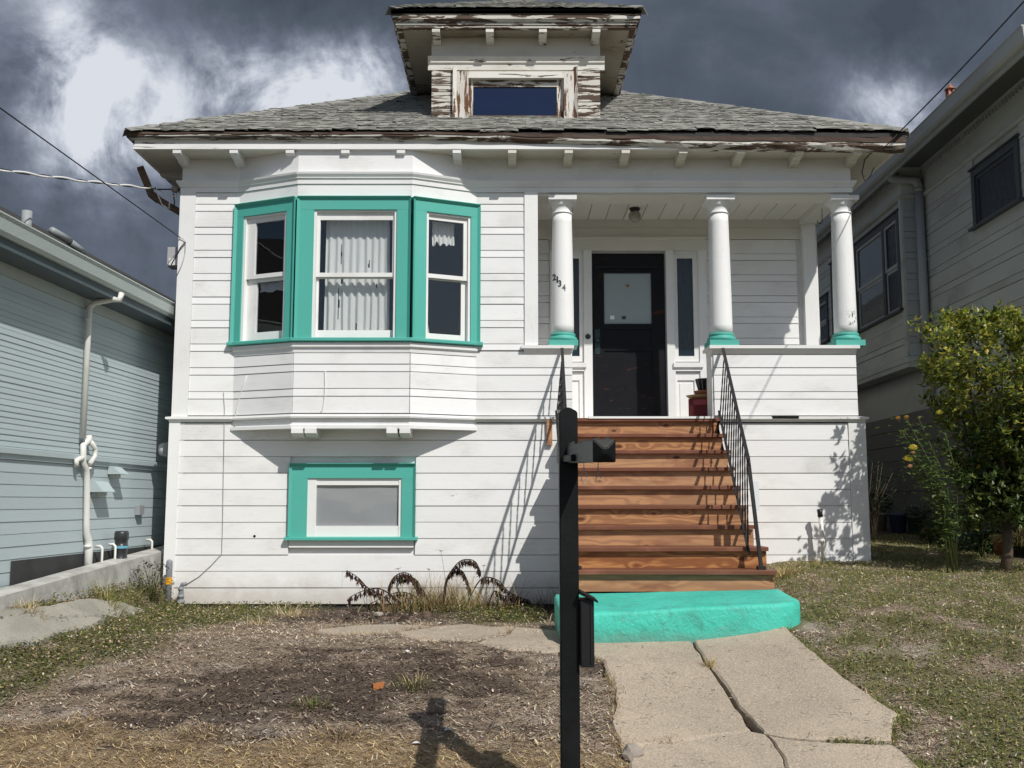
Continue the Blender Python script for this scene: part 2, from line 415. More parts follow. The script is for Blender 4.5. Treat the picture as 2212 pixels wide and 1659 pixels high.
def cedar():
    t = NT('stained_cedar', .5, .3)
    co = t.coord((1, 1, 1))
    # knots: sparse cells, grain flows round them
    kv = t.coord((3.2, 1, 6.5)); kd = t.voro(1.0, kv, 'F1')
    near = t.mr(kd, .0, .42, 1, 0)
    sep = t.N.new('ShaderNodeSeparateXYZ'); t.L.new(co, sep.inputs[0])
    low = t.noise(1.5, 3, .5, .2, t.coord((.9, 1, 5)))
    ph = t.math('ADD', t.math('MULTIPLY', sep.outputs['Z'], 70), t.math('ADD', t.math('MULTIPLY', low, 26), t.math('MULTIPLY', near, 9.0)))
    ring = t.math('SINE', ph); ring = t.mr(ring, -1, 1, 0, 1)
    fib = t.noise(5, 5, .7, .1, t.coord((1.2, 10, 40)))
    c = t.mix(ring, (.50,.235,.085), (.24,.088,.028))
    c = t.mix(t.mr(fib, .35, .75, 0, .6), c, (.22,.08,.036))
    c = t.mix(t.mr(t.oi.outputs['Random'], 0, 1, 0, .5), c, (.52,.33,.20))
    st = t.noise(2.2, 4, .6, .3, t.coord((1, 1, 2.5))); c = t.mix(t.mr(st, .5, .8, 0, .65), c, (.17,.045,.022))
    c = t.mix(t.mr(kd, .07, .17, .95, 0), c, (.085,.028,.014))
    t.color(c); t.bump(t.math('ADD', fib, t.math('MULTIPLY', ring, .3)), .35, .004); t.rough(t.mr(fib, .3, .7, .42, .6)); M['cedar'] = t.m
cedar()
def tread_mat():
    t = NT('tread_redwood', .5, .3)
    fib = t.noise(4, 5, .7, .1, t.coord((1.2, 12, 40))); k = t.voro(1.0, t.coord((2.0, 4, 4)))
    c = t.mix(fib, (.215,.085,.045), (.115,.042,.026)); c = t.mix(t.mr(k, .04, .12, .8, 0), c, (.07,.02,.012))
    c = t.mix(t.mr(t.noise(2, 5, .6, .4, t.coord()), .5, .75, 0, .6), c, (.38,.16,.11))
    t.color(c); t.bump(fib, .3, .004); M['tread'] = t.m
tread_mat()

def blackpaint():
    t = NT('black_paint', .5, .25); n = t.noise(30, 5, .7, .3, t.coord()); d = t.voro(55, t.coord())
    b = t.noise(3, 5, .6, .4, t.coord())
    c = t.mix(t.mr(b, .45, .7, 0, .6), (.004,.005,.005), (.008,.009,.010))
    c = t.mix(t.mr(t.noise(60, 3, .8, 0, t.coord()), .74, .8, 0, .5), c, (.15,.15,.15))
    t.color(c); t.bump(n, .4, .004); t.rough(t.mr(b, .3, .7, .45, .6)); M['black'] = t.m
    t = NT('weathered_black_paint', .5, .5); n = t.noise(12, 6, .75, .4, t.coord((1, 1, 1)))
    c = t.mix(t.mr(n, .35, .7, 0, 1), (.10,.11,.11), (.035,.04,.042)); c = t.mix(t.mr(t.voro(40, t.coord()), 0, .12, .7, 0), c, (.01,.01,.01))
    t.color(c); t.bump(n, .5, .004); M['black_worn'] = t.m
blackpaint()
plain('iron', (.018,.018,.019), .5, .4, .3, 20)
plain('door', (.008,.008,.011), .5, .25, .4, 3, .3)
painted('door_worn', (.0035,.004,.006), wood=(.11,.035,.02), dark=(.03,.014,.01), peel=.12, dirt=(.014,.009,.009), dirtamt=.5, rough=.5, spec=.2)
plain('brass_dark', (.03,.05,.05), .4, .5, .3, 10, .1, .6)
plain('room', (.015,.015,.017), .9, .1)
plain('frosted', (.30,.355,.37), .35, .4, .05, 2, .02)
plain('blind', (.42,.415,.40), .8, .2, .10, 2, .05)
plain('slat', (.30,.31,.28), .7, .2, .08, 5, .05)
plain('curtain', (.74,.72,.66), .9, .1, .05, 3, .1)
plain('terracotta', (.36,.14,.075), .85, .15, .2, 8)
plain('tan_clay', (.45,.30,.15), .8, .2, .15, 8)
plain('crate_red', (.34,.055,.055), .5, .4, .2, 5)
plain('plastic_black', (.015,.015,.016), .4, .4, .2, 8)
plain('plastic_blue', (.035,.06,.11), .45, .4, .2, 8)
plain('plastic_green', (.02,.06,.04), .5, .4, .2, 8)
plain('copper', (.42,.17,.10), .5, .5, .35, 14, .2, .3)
plain('bark', (.11,.085,.06), .9, .1, .3, 20, .6)
plain('stem_green', (.09,.11,.035), .7, .2, .25, 10)
plain('dead_stem', (.05,.03,.025), .9, .1, .4, 20)
plain('wire_white', (.72,.72,.70), .5, .3, .1, 10)
plain('wire_black', (.02,.02,.025), .5, .3, .2, 10)
plain('wire_grey', (.36,.36,.38), .5, .4, .2, 10)
plain('ceramic', (.26,.23,.20), .4, .5, .2, 10)
plain('plate_grey', (.42,.42,.43), .5, .4, .15, 6)
plain('pipe_grey', (.22,.24,.26), .5, .4, .25, 8)
plain('band_yellow', (.75,.36,.02), .4, .4, .08, 8)
plain('tar', (.05,.052,.05), .8, .2, .5, 4, .5)
plain('abs_black', (.03,.032,.034), .35, .5, .4, 5)
plain('label_blue', (.12,.35,.45), .5, .4, .1, 10)
plain('dark_roof', (.06,.058,.055), .95, .1, .4, 9, .6)
plain('stone', (.34,.30,.26), .9, .1, .3, 12, .6)
plain('brick_chip', (.42,.16,.06), .85, .15, .2, 14, .4)
plain('paper', (.74,.75,.76), .6, .2, .04, 4, .02)
plain('paper_blue', (.15,.2,.5), .6, .2, .04, 4, .02)
plain('dark_earth', (.045,.03,.024), .95, .1, .5, 14, 1)
plain('digit', (.015,.015,.016), .4, .5)
plain('digit_grey', (.14,.15,.17), .35, .6)
plain('globe', (.30,.30,.26), .3, .5, .1, 4, .05)
plain('weathered_wood', (.14,.095,.07), .9, .1, .5, 9, .7)
plain('silver', (.5,.52,.55), .3, .5, .2, 10, .2, .8)
painted('post_wood', (.5,.48,.42), wood=(.12,.06,.04), dark=(.05,.03,.025), peel=.15)

def glass(name, tint=(.96,.98,1), rough=.02, trans=.96):
    m = bpy.data.materials.new(name); m.use_nodes = True; t = m.node_tree; N = t.nodes; L = t.links; N.clear()
    o = N.new('ShaderNodeOutputMaterial'); g = N.new('ShaderNodeBsdfGlossy'); g.inputs['Roughness'].default_value = rough
    tr = N.new('ShaderNodeBsdfTransparent'); tr.inputs['Color'].default_value = (*[c*trans for c in tint], 1)
    fr = N.new('ShaderNodeLayerWeight'); fr.inputs['Blend'].default_value = .5
    tc = N.new('ShaderNodeTexCoord'); nz = N.new('ShaderNodeTexNoise'); nz.inputs['Scale'].default_value = 2.2; L.new(tc.outputs['Object'], nz.inputs['Vector'])
    bp = N.new('ShaderNodeBump'); bp.inputs['Strength'].default_value = .25; bp.inputs['Distance'].default_value = .01
    L.new(nz.outputs['Fac'], bp.inputs['Height']); L.new(bp.outputs[0], g.inputs['Normal'])
    pw = N.new('ShaderNodeMath'); pw.operation = 'POWER'; pw.inputs[1].default_value = 5; L.new(fr.outputs['Facing'], pw.inputs[0])
    k = N.new('ShaderNodeMath'); k.operation = 'MULTIPLY_ADD'; k.inputs[1].default_value = .9; k.inputs[2].default_value = .05; k.use_clamp = True; L.new(pw.outputs[0], k.inputs[0])
    mx = N.new('ShaderNodeMixShader'); L.new(k.outputs[0], mx.inputs[0]); L.new(tr.outputs[0], mx.inputs[1]); L.new(g.outputs[0], mx.inputs[2]); L.new(mx.outputs[0], o.inputs[0])
    M[name] = m
glass('glass')
def dark_panes():
    t = NT('sky_reflection_glass', .12, .6); n = t.noise(3, 4, .6, .4); f = t.voro(70)
    c = t.mix(n, (.006,.018,.065), (.003,.009,.030)); c = t.mix(t.mr(f, 0, .05, .6, 0), c, (.06,.09,.14))  # blue of the mirrored sky is painted into the dormer pane's colour
    t.color(c); M['glass_sky_reflection'] = t.m
    t = NT('reeded_glass', .2, .6); n = t.noise(8, 3, .6, .2, t.coord((14, 1, .8)))
    t.color(t.mix(n, (.004,.010,.018), (.012,.028,.042))); t.bump(n, .8, .01); M['glass_reed'] = t.m
dark_panes()
# ------------------------------------------------------------------ ground
def G(x, Y):
    b = interp(Y, [(0,-1.8),(3,-1.72),(4.5,-1.62),(5.5,-1.49),(6.5,-1.31),(7.2,-1.13),(7.7,-1.04),(9,-1.07),(10.8,-1.12),(20,-1.12)])
    r = sstep(1.2, 3.0, x) * interp(Y, [(4,0),(5,.05),(7.6,.17),(10.5,.47),(12,.60),(14.5,.71),(20,.8)])
    l = sstep(-3.45, -3.8, x) * interp(Y, [(5.5,0),(7.5,.20),(12,.27),(20,.4)])
    return ZE + b + r + l
def ground_at(px, py):
    d = ray(px, py); t = 3.0
    while t < 40:
        p = d * t
        if ZE + p.z < G(p.x, p.y): break
        t += .02
    return Vector((p.x, p.y, G(p.x, p.y)))
def inpoly(x, y, P):
    c = False; j = len(P) - 1
    for i in range(len(P)):
        if (P[i][1] > y) != (P[j][1] > y) and x < (P[j][0]-P[i][0])*(y-P[i][1])/(P[j][1]-P[i][1]) + P[i][0]: c = not c
        j = i
    return c
def fbm(x, y, s, o=4, z=0.0): return noise.fractal(Vector((x*s, y*s, z)), 1.0, 2.0, o)

# paving slabs, outlines measured on the photograph
def gp(l): return [ground_at(x, y).xy for x, y in l]
SLABS = [
 gp([(1250,1372),(1475,1366),(1492,1392),(1524,1440),(1560,1490),(1596,1545),(1622,1585),(1560,1592),(1480,1606),(1345,1620),(1322,1575),(1335,1530),(1326,1480),(1300,1430),(1250,1412)]),
 gp([(1480,1366),(1682,1352),(1705,1372),(1750,1410),(1800,1455),(1880,1510),(1935,1550),(1925,1610),(1800,1606),(1700,1600),(1655,1590),(1608,1543),(1574,1498),(1552,1468),(1528,1437),(1496,1390)]),
 gp([(1360,1640),(1348,1624),(1480,1610),(1560,1596),(1624,1589),(1655,1594),(1684,1640),(1712,1720),(1724,1800),(1380,1800)]),
 gp([(1659,1594),(1702,1604),(1800,1610),(1925,1614),(1985,1660),(2030,1730),(2060,1800),(1728,1800),(1716,1720),(1688,1640)]),
 gp([(850,1370),(940,1355),(1010,1350),(1060,1356),(1110,1354),(1095,1370),(1030,1388),(905,1384)]),
 gp([(1034,1391),(1098,1373),(1114,1356),(1180,1362),(1212,1366),(1243,1370),(1243,1414),(1160,1410),(1090,1405)]),
 gp([(680,1362),(760,1353),(850,1349),(930,1353),(846,1369),(780,1374),(700,1373)]),
]
DRIVE = [gp([(-160,1345),(60,1322),(180,1300),(262,1306),(318,1324),(270,1334),(120,1342),(0,1345),(-160,1355)]),
         gp([(-160,1362),(0,1350),(130,1346),(240,1340),(190,1362),(90,1388),(0,1404),(-160,1440)])]
PATHP = gp([(1260,1375),(1480,1368),(1680,1356),(1750,1415),(1880,1515),(1920,1560),(1925,1608),(1985,1665),(2040,1790),(1400,1790),(1365,1640),(1350,1600),(1335,1530),(1300,1430)])
ALLS = SLABS + DRIVE
BB = [(min(p.x for p in P), max(p.x for p in P), min(p.y for p in P), max(p.y for p in P)) for P in ALLS]
def on_slab(x, y):
    for P, b in zip(ALLS, BB):
        if b[0] < x < b[1] and b[2] < y < b[3] and inpoly(x, y, P): return True
    return False

def tone_masks(x, y):
    """(green, dark, straw) cover of the yard"""
    n = fbm(x, y, .9, 5); n2 = fbm(x, y, 2.7, 4, 5.0); n3 = fbm(x*.7, y*2.0, 3.5, 4, 9.0)
    right = sstep(1.5, 2.1, x - (7.6 - y) * .04 + n*.35)
    gr = right * sstep(-.35, .35, n2 + .25)
    # strip of weeds from the corner of the house down to the lower left
    edge = -2.3 - (9.6 - y) * .30
    gr = max(gr, sstep(edge + .35 + n*.5, edge - .35 + n*.5, x) * sstep(-.6, .25, n2 + .2) * (1 if y < 10.7 else .4))
    gr = max(gr, sstep(-.9, .1, x) * sstep(1.2, .6, x) * sstep(8.7, 9.3, y) * .9)
    cx = -1.2; cy = 6.85 + .22*(x - cx)
    d = math.hypot((x - cx) / 1.75, (y - cy) / .62)
    dark = sstep(1.05, .55, d + n3*1.2) * sstep(-.75, .1, n3*-1 + .35*n2 + .25)
    dark = max(dark, .55*sstep(.25, .6, n3 + .3*n))
    dark = max(dark, sstep(8.8, 9.3, y + n2*.3) * sstep(-2.6, -1.9, x) * sstep(.6, .1, x) * .95)
    straw = sstep(6.35, 5.85, y + n*.35) * sstep(1.2, .6, x)
    if x > 1.4: dark = max(dark*.3, .5*sstep(.1, .5, n2 - .2*n)); gr *= 1 - .75*sstep(.25, .6, fbm(x, y, 1.6, 4, 21.0))
    return gr, dark, straw

def build_ground():
    def axis(a, b, step, far):
        c = list(np.arange(a, b + 1e-6, step)); s = step; lo = a; hi = b; L = []; H = []
        while hi < far: s *= 1.35; hi += s; H.append(hi)
        s = step
        while lo > -far: s *= 1.35; lo -= s; L.append(lo)
        return np.array(L[::-1] + c + H)
    xs = axis(-5.2, 5.2, .045, 600); ys = axis(3.6, 12.6, .045, 900)
    nx, ny = len(xs), len(ys); V = []; T = []
    for y in ys:
        for x in xs:
            z = G(x, y); c = (.2,.16,.125) if y > 2.2 else (.06,.06,.06)
            if -5.3 < x < 5.3 and 3.5 < y < 13:
                z += .016 * fbm(x, y, 5.0, 3) + .012 * fbm(x, y, 16.0, 2)
                gr, dk, st = tone_masks(x, y)
                c = (.47,.365,.265)
                m = .5 + .5 * fbm(x, y, 6, 3, 3.0)
                c = [lerp(a, b, .5*m) for a, b in zip(c, (.56,.46,.36))]
                c = [lerp(a, b, .75*sstep(.12, .5, fbm(x*.6, y*1.6, 2.6, 5, 33.0))) for a, b in zip(c, (.70,.60,.50))]
                c = [lerp(a, b, st*.7) for a, b in zip(c, (.60,.44,.25))]
                c = [lerp(a, b, dk*.8) for a, b in zip(c, (.13,.098,.08))]
                c = [lerp(a, b, gr*.7) for a, b in zip(c, (.18,.20,.065))]
                c = [v_*.98 for v_ in c]
                if inpoly(x, y, PATHP) and not on_slab(x, y): z -= .05; c = (.05,.04,.033)
                if on_slab(x, y): z -= .03
            V.append((x, y, z)); T.append((*c, 1))
    Fc = [(j*nx+i, j*nx+i+1, (j+1)*nx+i+1, (j+1)*nx+i) for j in range(ny-1) for i in range(nx-1)]
    me = bpy.data.meshes.new('ground'); me.from_pydata(V, [], Fc)
    ca = me.color_attributes.new('tone', 'FLOAT_COLOR', 'POINT'); ca.data.foreach_set('color', np.array(T, dtype=np.float32).ravel())
    me.polygons.foreach_set('use_smooth', [True]*len(Fc)); me.materials.append(M['soil']); me.update()
    link('ground', me, kind='structure')
build_ground()

def slab(P, off, thick, mat, name, parent=None, tilt=(0, 0), seed=0, rough=.011):
    """a worn slab: rough broken edge, rounded arris, follows the ground"""
    bd = []
    n = len(P)
    for i in range(n):
        a = Vector(P[i]); b = Vector(P[(i+1) % n]); k = max(1, int((b-a).length / .05))
        for j in range(k):
            p = a.lerp(b, j/k); bd.append(p + Vector((fbm(p.x, p.y, 7, 4, 1.0), fbm(p.x, p.y, 7, 4, 5.0))) * rough * 1.6)
    cx = sum(p.x for p in bd)/len(bd); cy = sum(p.y for p in bd)/len(bd)
    inner = []
    x0, x1 = min(p.x for p in bd), max(p.x for p in bd); y0, y1 = min(p.y for p in bd), max(p.y for p in bd)
    ins = [p.lerp(Vector((cx, cy)), min(.25, .018/max(.05, (p-Vector((cx, cy))).length))) for p in bd]
    g = .09; y = y0
    while y < y1:
        x = x0
        while x < x1:
            if inpoly(x, y, ins): inner.append(Vector((x, y)))
            x += g
        y += g
    nb = len(bd)
    pts = ins + inner; edges = [(i, (i+1) % nb) for i in range(nb)]
    v, e, f, *_ = delaunay_2d_cdt(pts, edges, [], 1, 1e-5)
    def z(x, y): return G(x, y) + off + tilt[0]*(x-cx) + tilt[1]*(y-cy) + .004*fbm(x, y, 3, 3, seed)
    V = [(p.x, p.y, z(p.x, p.y)) for p in v]; Fc = [tuple(q) for q in f]
    b0 = len(V)
    V += [(p.x, p.y, z(p.x, p.y) - .012) for p in bd]; b1 = len(V); V += [(p.x, p.y, z(p.x, p.y) - thick) for p in bd]
    for i in range(nb):
        j = (i+1) % nb
        Fc.append((i, b0+i, b0+j, j)); Fc.append((b0+i, b1+i, b1+j, b0+j))
    me = bpy.data.meshes.new(name); me.from_pydata(V, [], Fc); me.materials.append(mat); me.update()
    import bmesh
    bm = bmesh.new(); bm.from_mesh(me); bmesh.ops.recalc_face_normals(bm, faces=bm.faces); bm.to_mesh(me); bm.free()
    return link(name, me, parent)
walk = link('walkway', None, None, Matrix.Translation((1.2, 6, G(1.2, 6))), kind='structure')
for i, P in enumerate(SLABS):
    off = [.018, .024, .022, .016, .008, .010, .006][i]
    slab(P, off, .10, M['concrete'], 'paving_slab', walk, [(0,0),(.006,0),(0,.004),(-.006,0),(0,.0),(.006,0),(0,0)][i], i*7)
drive = link('driveway_strip', None, None, Matrix.Translation((-4, 8.5, G(-4, 8.5))), kind='structure')
for i, P in enumerate(DRIVE): slab(P, .022 + .008*i, .12, M['drive'], 'concrete_slab', drive, (0, 0), 60+i*7)

# ------------------------------------------------------------------ the white bungalow
YW = 10.8; YB = 10.5; YD = 12.0; YE = 10.39
house = thing('white_bungalow', (0, YW, G(0, YW)), 'weathered white wooden bungalow with teal trim, bay window, columned porch and small roof dormer', 'house')
WP = Pan((0, YW), (1, YW)); BP = Pan((0, YD), (1, YD))
XL = Xp(378, 900, YW); XR = Xp(1853, 880, YW)                    # upper wall corners
xA = Xp(503, 905, YW); xB = Xp(632, 905, YB); xC = Xp(884, 905, YB); xD = Xp(1028, 905, YW)
A_, B_, C_, D_ = (xA, YW), (xB, YB), (xC, YB), (xD, YW)
zSoffit = Zp(345, YW); zM1 = Zp(394, YW); zM0 = Zp(417, YW); zBeam = Zp(423, YW); zBelt = Zp(906, YW); zGround = G(0, YW) - .35
zFloor = Zp(904, YW)

cache = {}
def board_mesh(L, H, key, mat, t=.022):
    k = (round(L, 3), round(H, 3), key)
    if k not in cache:
        m = MB(); m.prism([(0, 0), (-t, 0), (-t, .006), (-t*.72, H), (0, H)], 0, L); cache[k] = m.mesh('siding_board', mat)
    return cache[k]
def board_rows(parent, pan, x0, x1, rows, matname, holes=(), name='siding_board', split=.3, y=0.0, gap=.0055, t=.022):
    out = []
    for z0, z1 in rows:
        segs = [(x0, x1)]
        for hx0, hx1, hz0, hz1 in holes:
            if z1 > hz0 + .01 and z0 < hz1 - .01:
                # trim the row where a hole only bites part of its height
                segs = [s for a, b in segs for s in ((a, min(b, hx0)), (max(a, hx1), b)) if s[1] - s[0] > .02]
        for a, b in segs:
            cuts = [a, b]
            if b - a > 1.6 and rnd.random() < split: cuts = [a, lerp(a, b, rnd.uniform(.25, .75)), b]
            for i in range(len(cuts)-1):
                L = cuts[i+1] - cuts[i] - (.002 if i < len(cuts)-2 else 0)
                me = board_mesh(L, z1 - z0 - gap, matname + name, M[matname], t)
                o = link(name, me, parent, pan.M @ Matrix.Translation((cuts[i], y + rnd.uniform(-.0015, .0015), z0 + rnd.uniform(-.001, .001))) @ Matrix.Rotation(rnd.uniform(-.0006, .0006), 4, 'Y'))
                out.append(o)
    return out
PER = Zp(457, YW) - Zp(506.6, YW); WIDE = PER * 34.2/49.6
def rows(zlo, zhi):
    r = []; z = Zp(457, YW) + 4*PER
    while z > zlo - PER:
        for a, b in ((z - WIDE, z), (z - PER, z - WIDE)):
            a2, b2 = max(a, zlo), min(b, zhi)
            if b2 - a2 > .02: r.append((a2, b2))
        z -= PER
    return r
def sweep(mb, pts, prof):
    """mitred run of a closed profile [(out, z)] along plan points; outwards is to the right-hand side (towards -y for a run in +x)"""
    P = [Vector((p[0], p[1])) for p in pts]; n = len(prof); vs = []
    for i, p in enumerate(P):
        ns = []
        if i > 0: d = (p - P[i-1]).normalized(); ns.append(Vector((d.y, -d.x)))
        if i < len(P)-1: d = (P[i+1] - p).normalized(); ns.append(Vector((d.y, -d.x)))
        m = sum(ns, Vector((0, 0))); m.normalize(); m = m / max(.3, m.dot(ns[0]))
        for o, z in prof: vs.append((p.x + m.x*o, p.y + m.y*o, z))
    fs = [tuple(range(n)), tuple(range((len(P)-1)*n, len(P)*n))[::-1]]
    for i in range(len(P)-1):
        for k in range(n): fs.append((i*n+k, (i+1)*n+k, (i+1)*n+(k+1)%n, i*n+(k+1)%n))
    area = sum(prof[i][0]*prof[(i+1)%n][1] - prof[(i+1)%n][0]*prof[i][1] for i in range(n))
    if area > 0: fs = [f[::-1] for f in fs]
    mb.add(vs, [f[::-1] for f in fs])

# backing walls (inner skin behind the boards)
zSillT = Zp(731, YB); zWinT = Zp(427, YB)
m = MB(); e = .012
m.box(XL, xA+.03, YW+e, YW+.12, zBelt-.02, zSoffit); m.box(xD-.03, Xp(1162, 600, YW), YW+e, YW+.12, zFloor, zSoffit)
m.box(xA+.03, xD-.03, YW+e, YW+.12, zWinT-.06, zSoffit); m.box(xA+.03, xD-.03, YW+e, YW+.12, zBelt-.02, zSillT+.04)
xS0, xS1 = .53, 2.25                                            # the stairs' opening
m.box(XL-.03, xS0+.03, YW+e, YW+.12, zGround, zBelt-.02); m.box(xS1-.03, XR+.05, YW+e, YW+.12, zGround, zBelt-.02)
m.box(XL-.02, XL+.1, YW+.12, 22, zGround, zSoffit)              # left side
m.box(3.55, XR, YD+.02, 22, zGround, zSoffit); m.box(3.62, XR+.05, YW+.12, YD, zGround, zFloor)
m.box(.2, XR, YD+e, YD+.12, zFloor-.3, zSoffit)                 # porch back wall
m.box(XL, XR, 21.9, 22, zGround, zSoffit)
m.box(Xp(1162, 600, YW)-.12, Xp(1162, 600, YW)-.001, YW+.12, YD, zFloor, zSoffit)
m.build('wall', M['white'], house)
# dark room behind the bay window
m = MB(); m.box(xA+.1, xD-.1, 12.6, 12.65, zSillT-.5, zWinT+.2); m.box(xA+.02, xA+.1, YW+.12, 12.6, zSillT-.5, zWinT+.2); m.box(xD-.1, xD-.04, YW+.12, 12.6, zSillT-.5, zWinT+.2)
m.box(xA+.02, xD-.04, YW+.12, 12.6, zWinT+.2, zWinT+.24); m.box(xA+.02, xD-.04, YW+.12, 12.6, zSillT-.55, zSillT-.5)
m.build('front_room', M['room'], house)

# corner boards
xc = XL + (Xp(418, 600, YW) - Xp(390, 600, YW))
m = MB(); m.box(XL-.03, xc, YW-.03, YW+.02, zBelt+.03, zM0); m.box(XL-.03, XL, YW+.02, YW+.16, zBelt+.03, zM0); m.build('corner_board', M['white_v'], house)
m = MB(); m.box(XL-.05, XL+.07, YW-.03, YW+.02, zGround, zBelt-.03); m.box(XL-.05, XL-.03, YW+.02, YW+.16, zGround, zBelt-.03); m.box(XL+.071, XL+.115, YW-.018, YW+.01, G(XL, YW)+.45, zBelt-.04); m.build('corner_board', M['white_v'], house)
# upper siding
xPil0, xPil1 = Xp(1133, 600, YW), Xp(1162, 600, YW)
board_rows(house, WP, xc+.002, xA, rows(zBelt+.035, zM0+.0), 'white')
board_rows(house, WP, xD, xPil0-.002, rows(Zp(757, YW), zM0), 'white')
xStairL = Xp(1236, 820, YW)
board_rows(house, WP, xD, xStairL, rows(zBelt+.035, Zp(757, YW)), 'white')
m = MB(); m.box(xPil0, xPil1, YW-.035, YW+.06, Zp(757, YW), zM0); m.build('pilaster', M['white_v'], house)
# lower siding
zl = [Zp(950.6 + 35.35*i, YW) for i in range(11)]
low = [(zl[0], zBelt-.04)] + [(zl[i+1], zl[i]) for i in range(10)]
# basement window (trim outer 614..900 x 1000..1165)
bx0, bx1 = Xp(628, 1003, YW), Xp(899, 1003, YW); bz1, bz0 = Zp(1001, YW), Zp(1160, YW)
board_rows(house, WP, XL+.07, xS0, low, 'white', holes=[(bx0, bx1, bz0-.06, bz1)])
zr = [z for z in low if z[1] > G(3, YW) - .1]
xrc = Xp(1834, 1000, YW)
board_rows(house, WP, xS1, xrc-.002, zr, 'white')
m = MB(); m.box(xrc, XR+.065, YW-.03, YW+.03, G(3.6, YW)-.2, zBelt-.035); m.box(XR+.035, XR+.065, YW+.03, YW+1.2, G(3.6, YW)-.2, zBelt-.035); m.build('corner_board', M['white_worn'], house)
m = MB(); m.lathe([(.014, 0), (.014, .004)], (0, 0, 0), 10); m.build('wall_hole', M['room'], house, WP.M @ Matrix.Translation((Xp(551, 1158, YW), -.023, Zp(1158, YW))) @ Matrix.Rotation(R(90), 4, 'X'))
# dark crawl gap and blistered bottom edge
m = MB(); m.box(XL-.02, xS0, YW+.004, YW+.011, zGround, zl[-1]+.002); m.build('foundation_sheet', M['tar'], house)

# bay window ------------------------------------------------------
bay = MB()
poly = [A_, B_, C_, D_]
zBayB = Zp(926, YB)
pansB = [Pan(A_, B_), Pan(B_, C_), Pan(C_, D_)]
# floor of the bay, head above the windows
def bay_block(mb, inset, z0, z1):
    pr = [(xA+.02, YW+.0), (xB+inset*.4, YB+inset), (xC-inset*.4, YB+inset), (xD-.02, YW+.0)]
    pr = [(a, b) for a, b in pr]
    vs = [(a, b, z0) for a, b in pr] + [(a, b, z1) for a, b in pr]
    mb.add(vs, [(3,2,1,0), (4,5,6,7), (0,1,5,4), (1,2,6,5), (2,3,7,6), (3,0,4,7)])
bay_block(bay, .022, zBayB, zSillT-.03); bay_block(bay, .022, zWinT-.05, zSoffit-.01)
bayo = bay.build('bay_window', M['white'], house)
zs = Zp(762, YB)
for pn in pansB:
    board_rows(bayo, pn, .001, pn.L-.001, rows(zBelt+.03, zs), 'white', split=0)
# apron, sill, skirt
m = MB(); sweep(m, poly, [(.0, zs), (.022, zs), (.026, zs+.045), (.05, zs+.06), (.05, Zp(741, YB)), (0, Zp(741, YB))]); m.build('apron_board', M['white'], bayo)
m = MB(); zt = Zp(731, YB); zb = Zp(739.5, YB)
ext = [(xA-.075, YW), A_, B_, C_, D_, (xD+.075, YW)]
sweep(m, ext, [(-.0, zb), (.075, zb), (.085, zb+.008), (.085, zt-.008), (.07, zt), (-.0, zt+.004)]); m.build('window_sill', M['teal'], bayo)
m = MB(); sweep(m, poly, [(0, zBelt-.012), (.05, zBelt-.012), (.055, zBelt+.005), (.045, zBelt+.028), (.0, zBelt+.032)]); m.build('belt_ledge', M['white'], bayo)
m = MB(); sweep(m, poly, [(0, zBayB), (.035, zBayB), (.035, zBayB+.035), (.012, zBayB+.045), (.012, zBelt-.013), (0, zBelt-.013)]); m.build('skirt_board', M['white'], bayo)
for a, b in ((631,657),(660,686),(836,860),(864,888)):
    x0, x1 = Xp(a, 935, YB), Xp(b-1, 935, YB); m = MB()
    m.prism([(YB-.05, zBayB), (YW, zBayB), (YW, zBayB-.085), (YB+.05, zBayB-.085), (YB-.05, zBayB-.05)], x0, x1, 'x'); m.build('bay_bracket', M['white'], bayo)
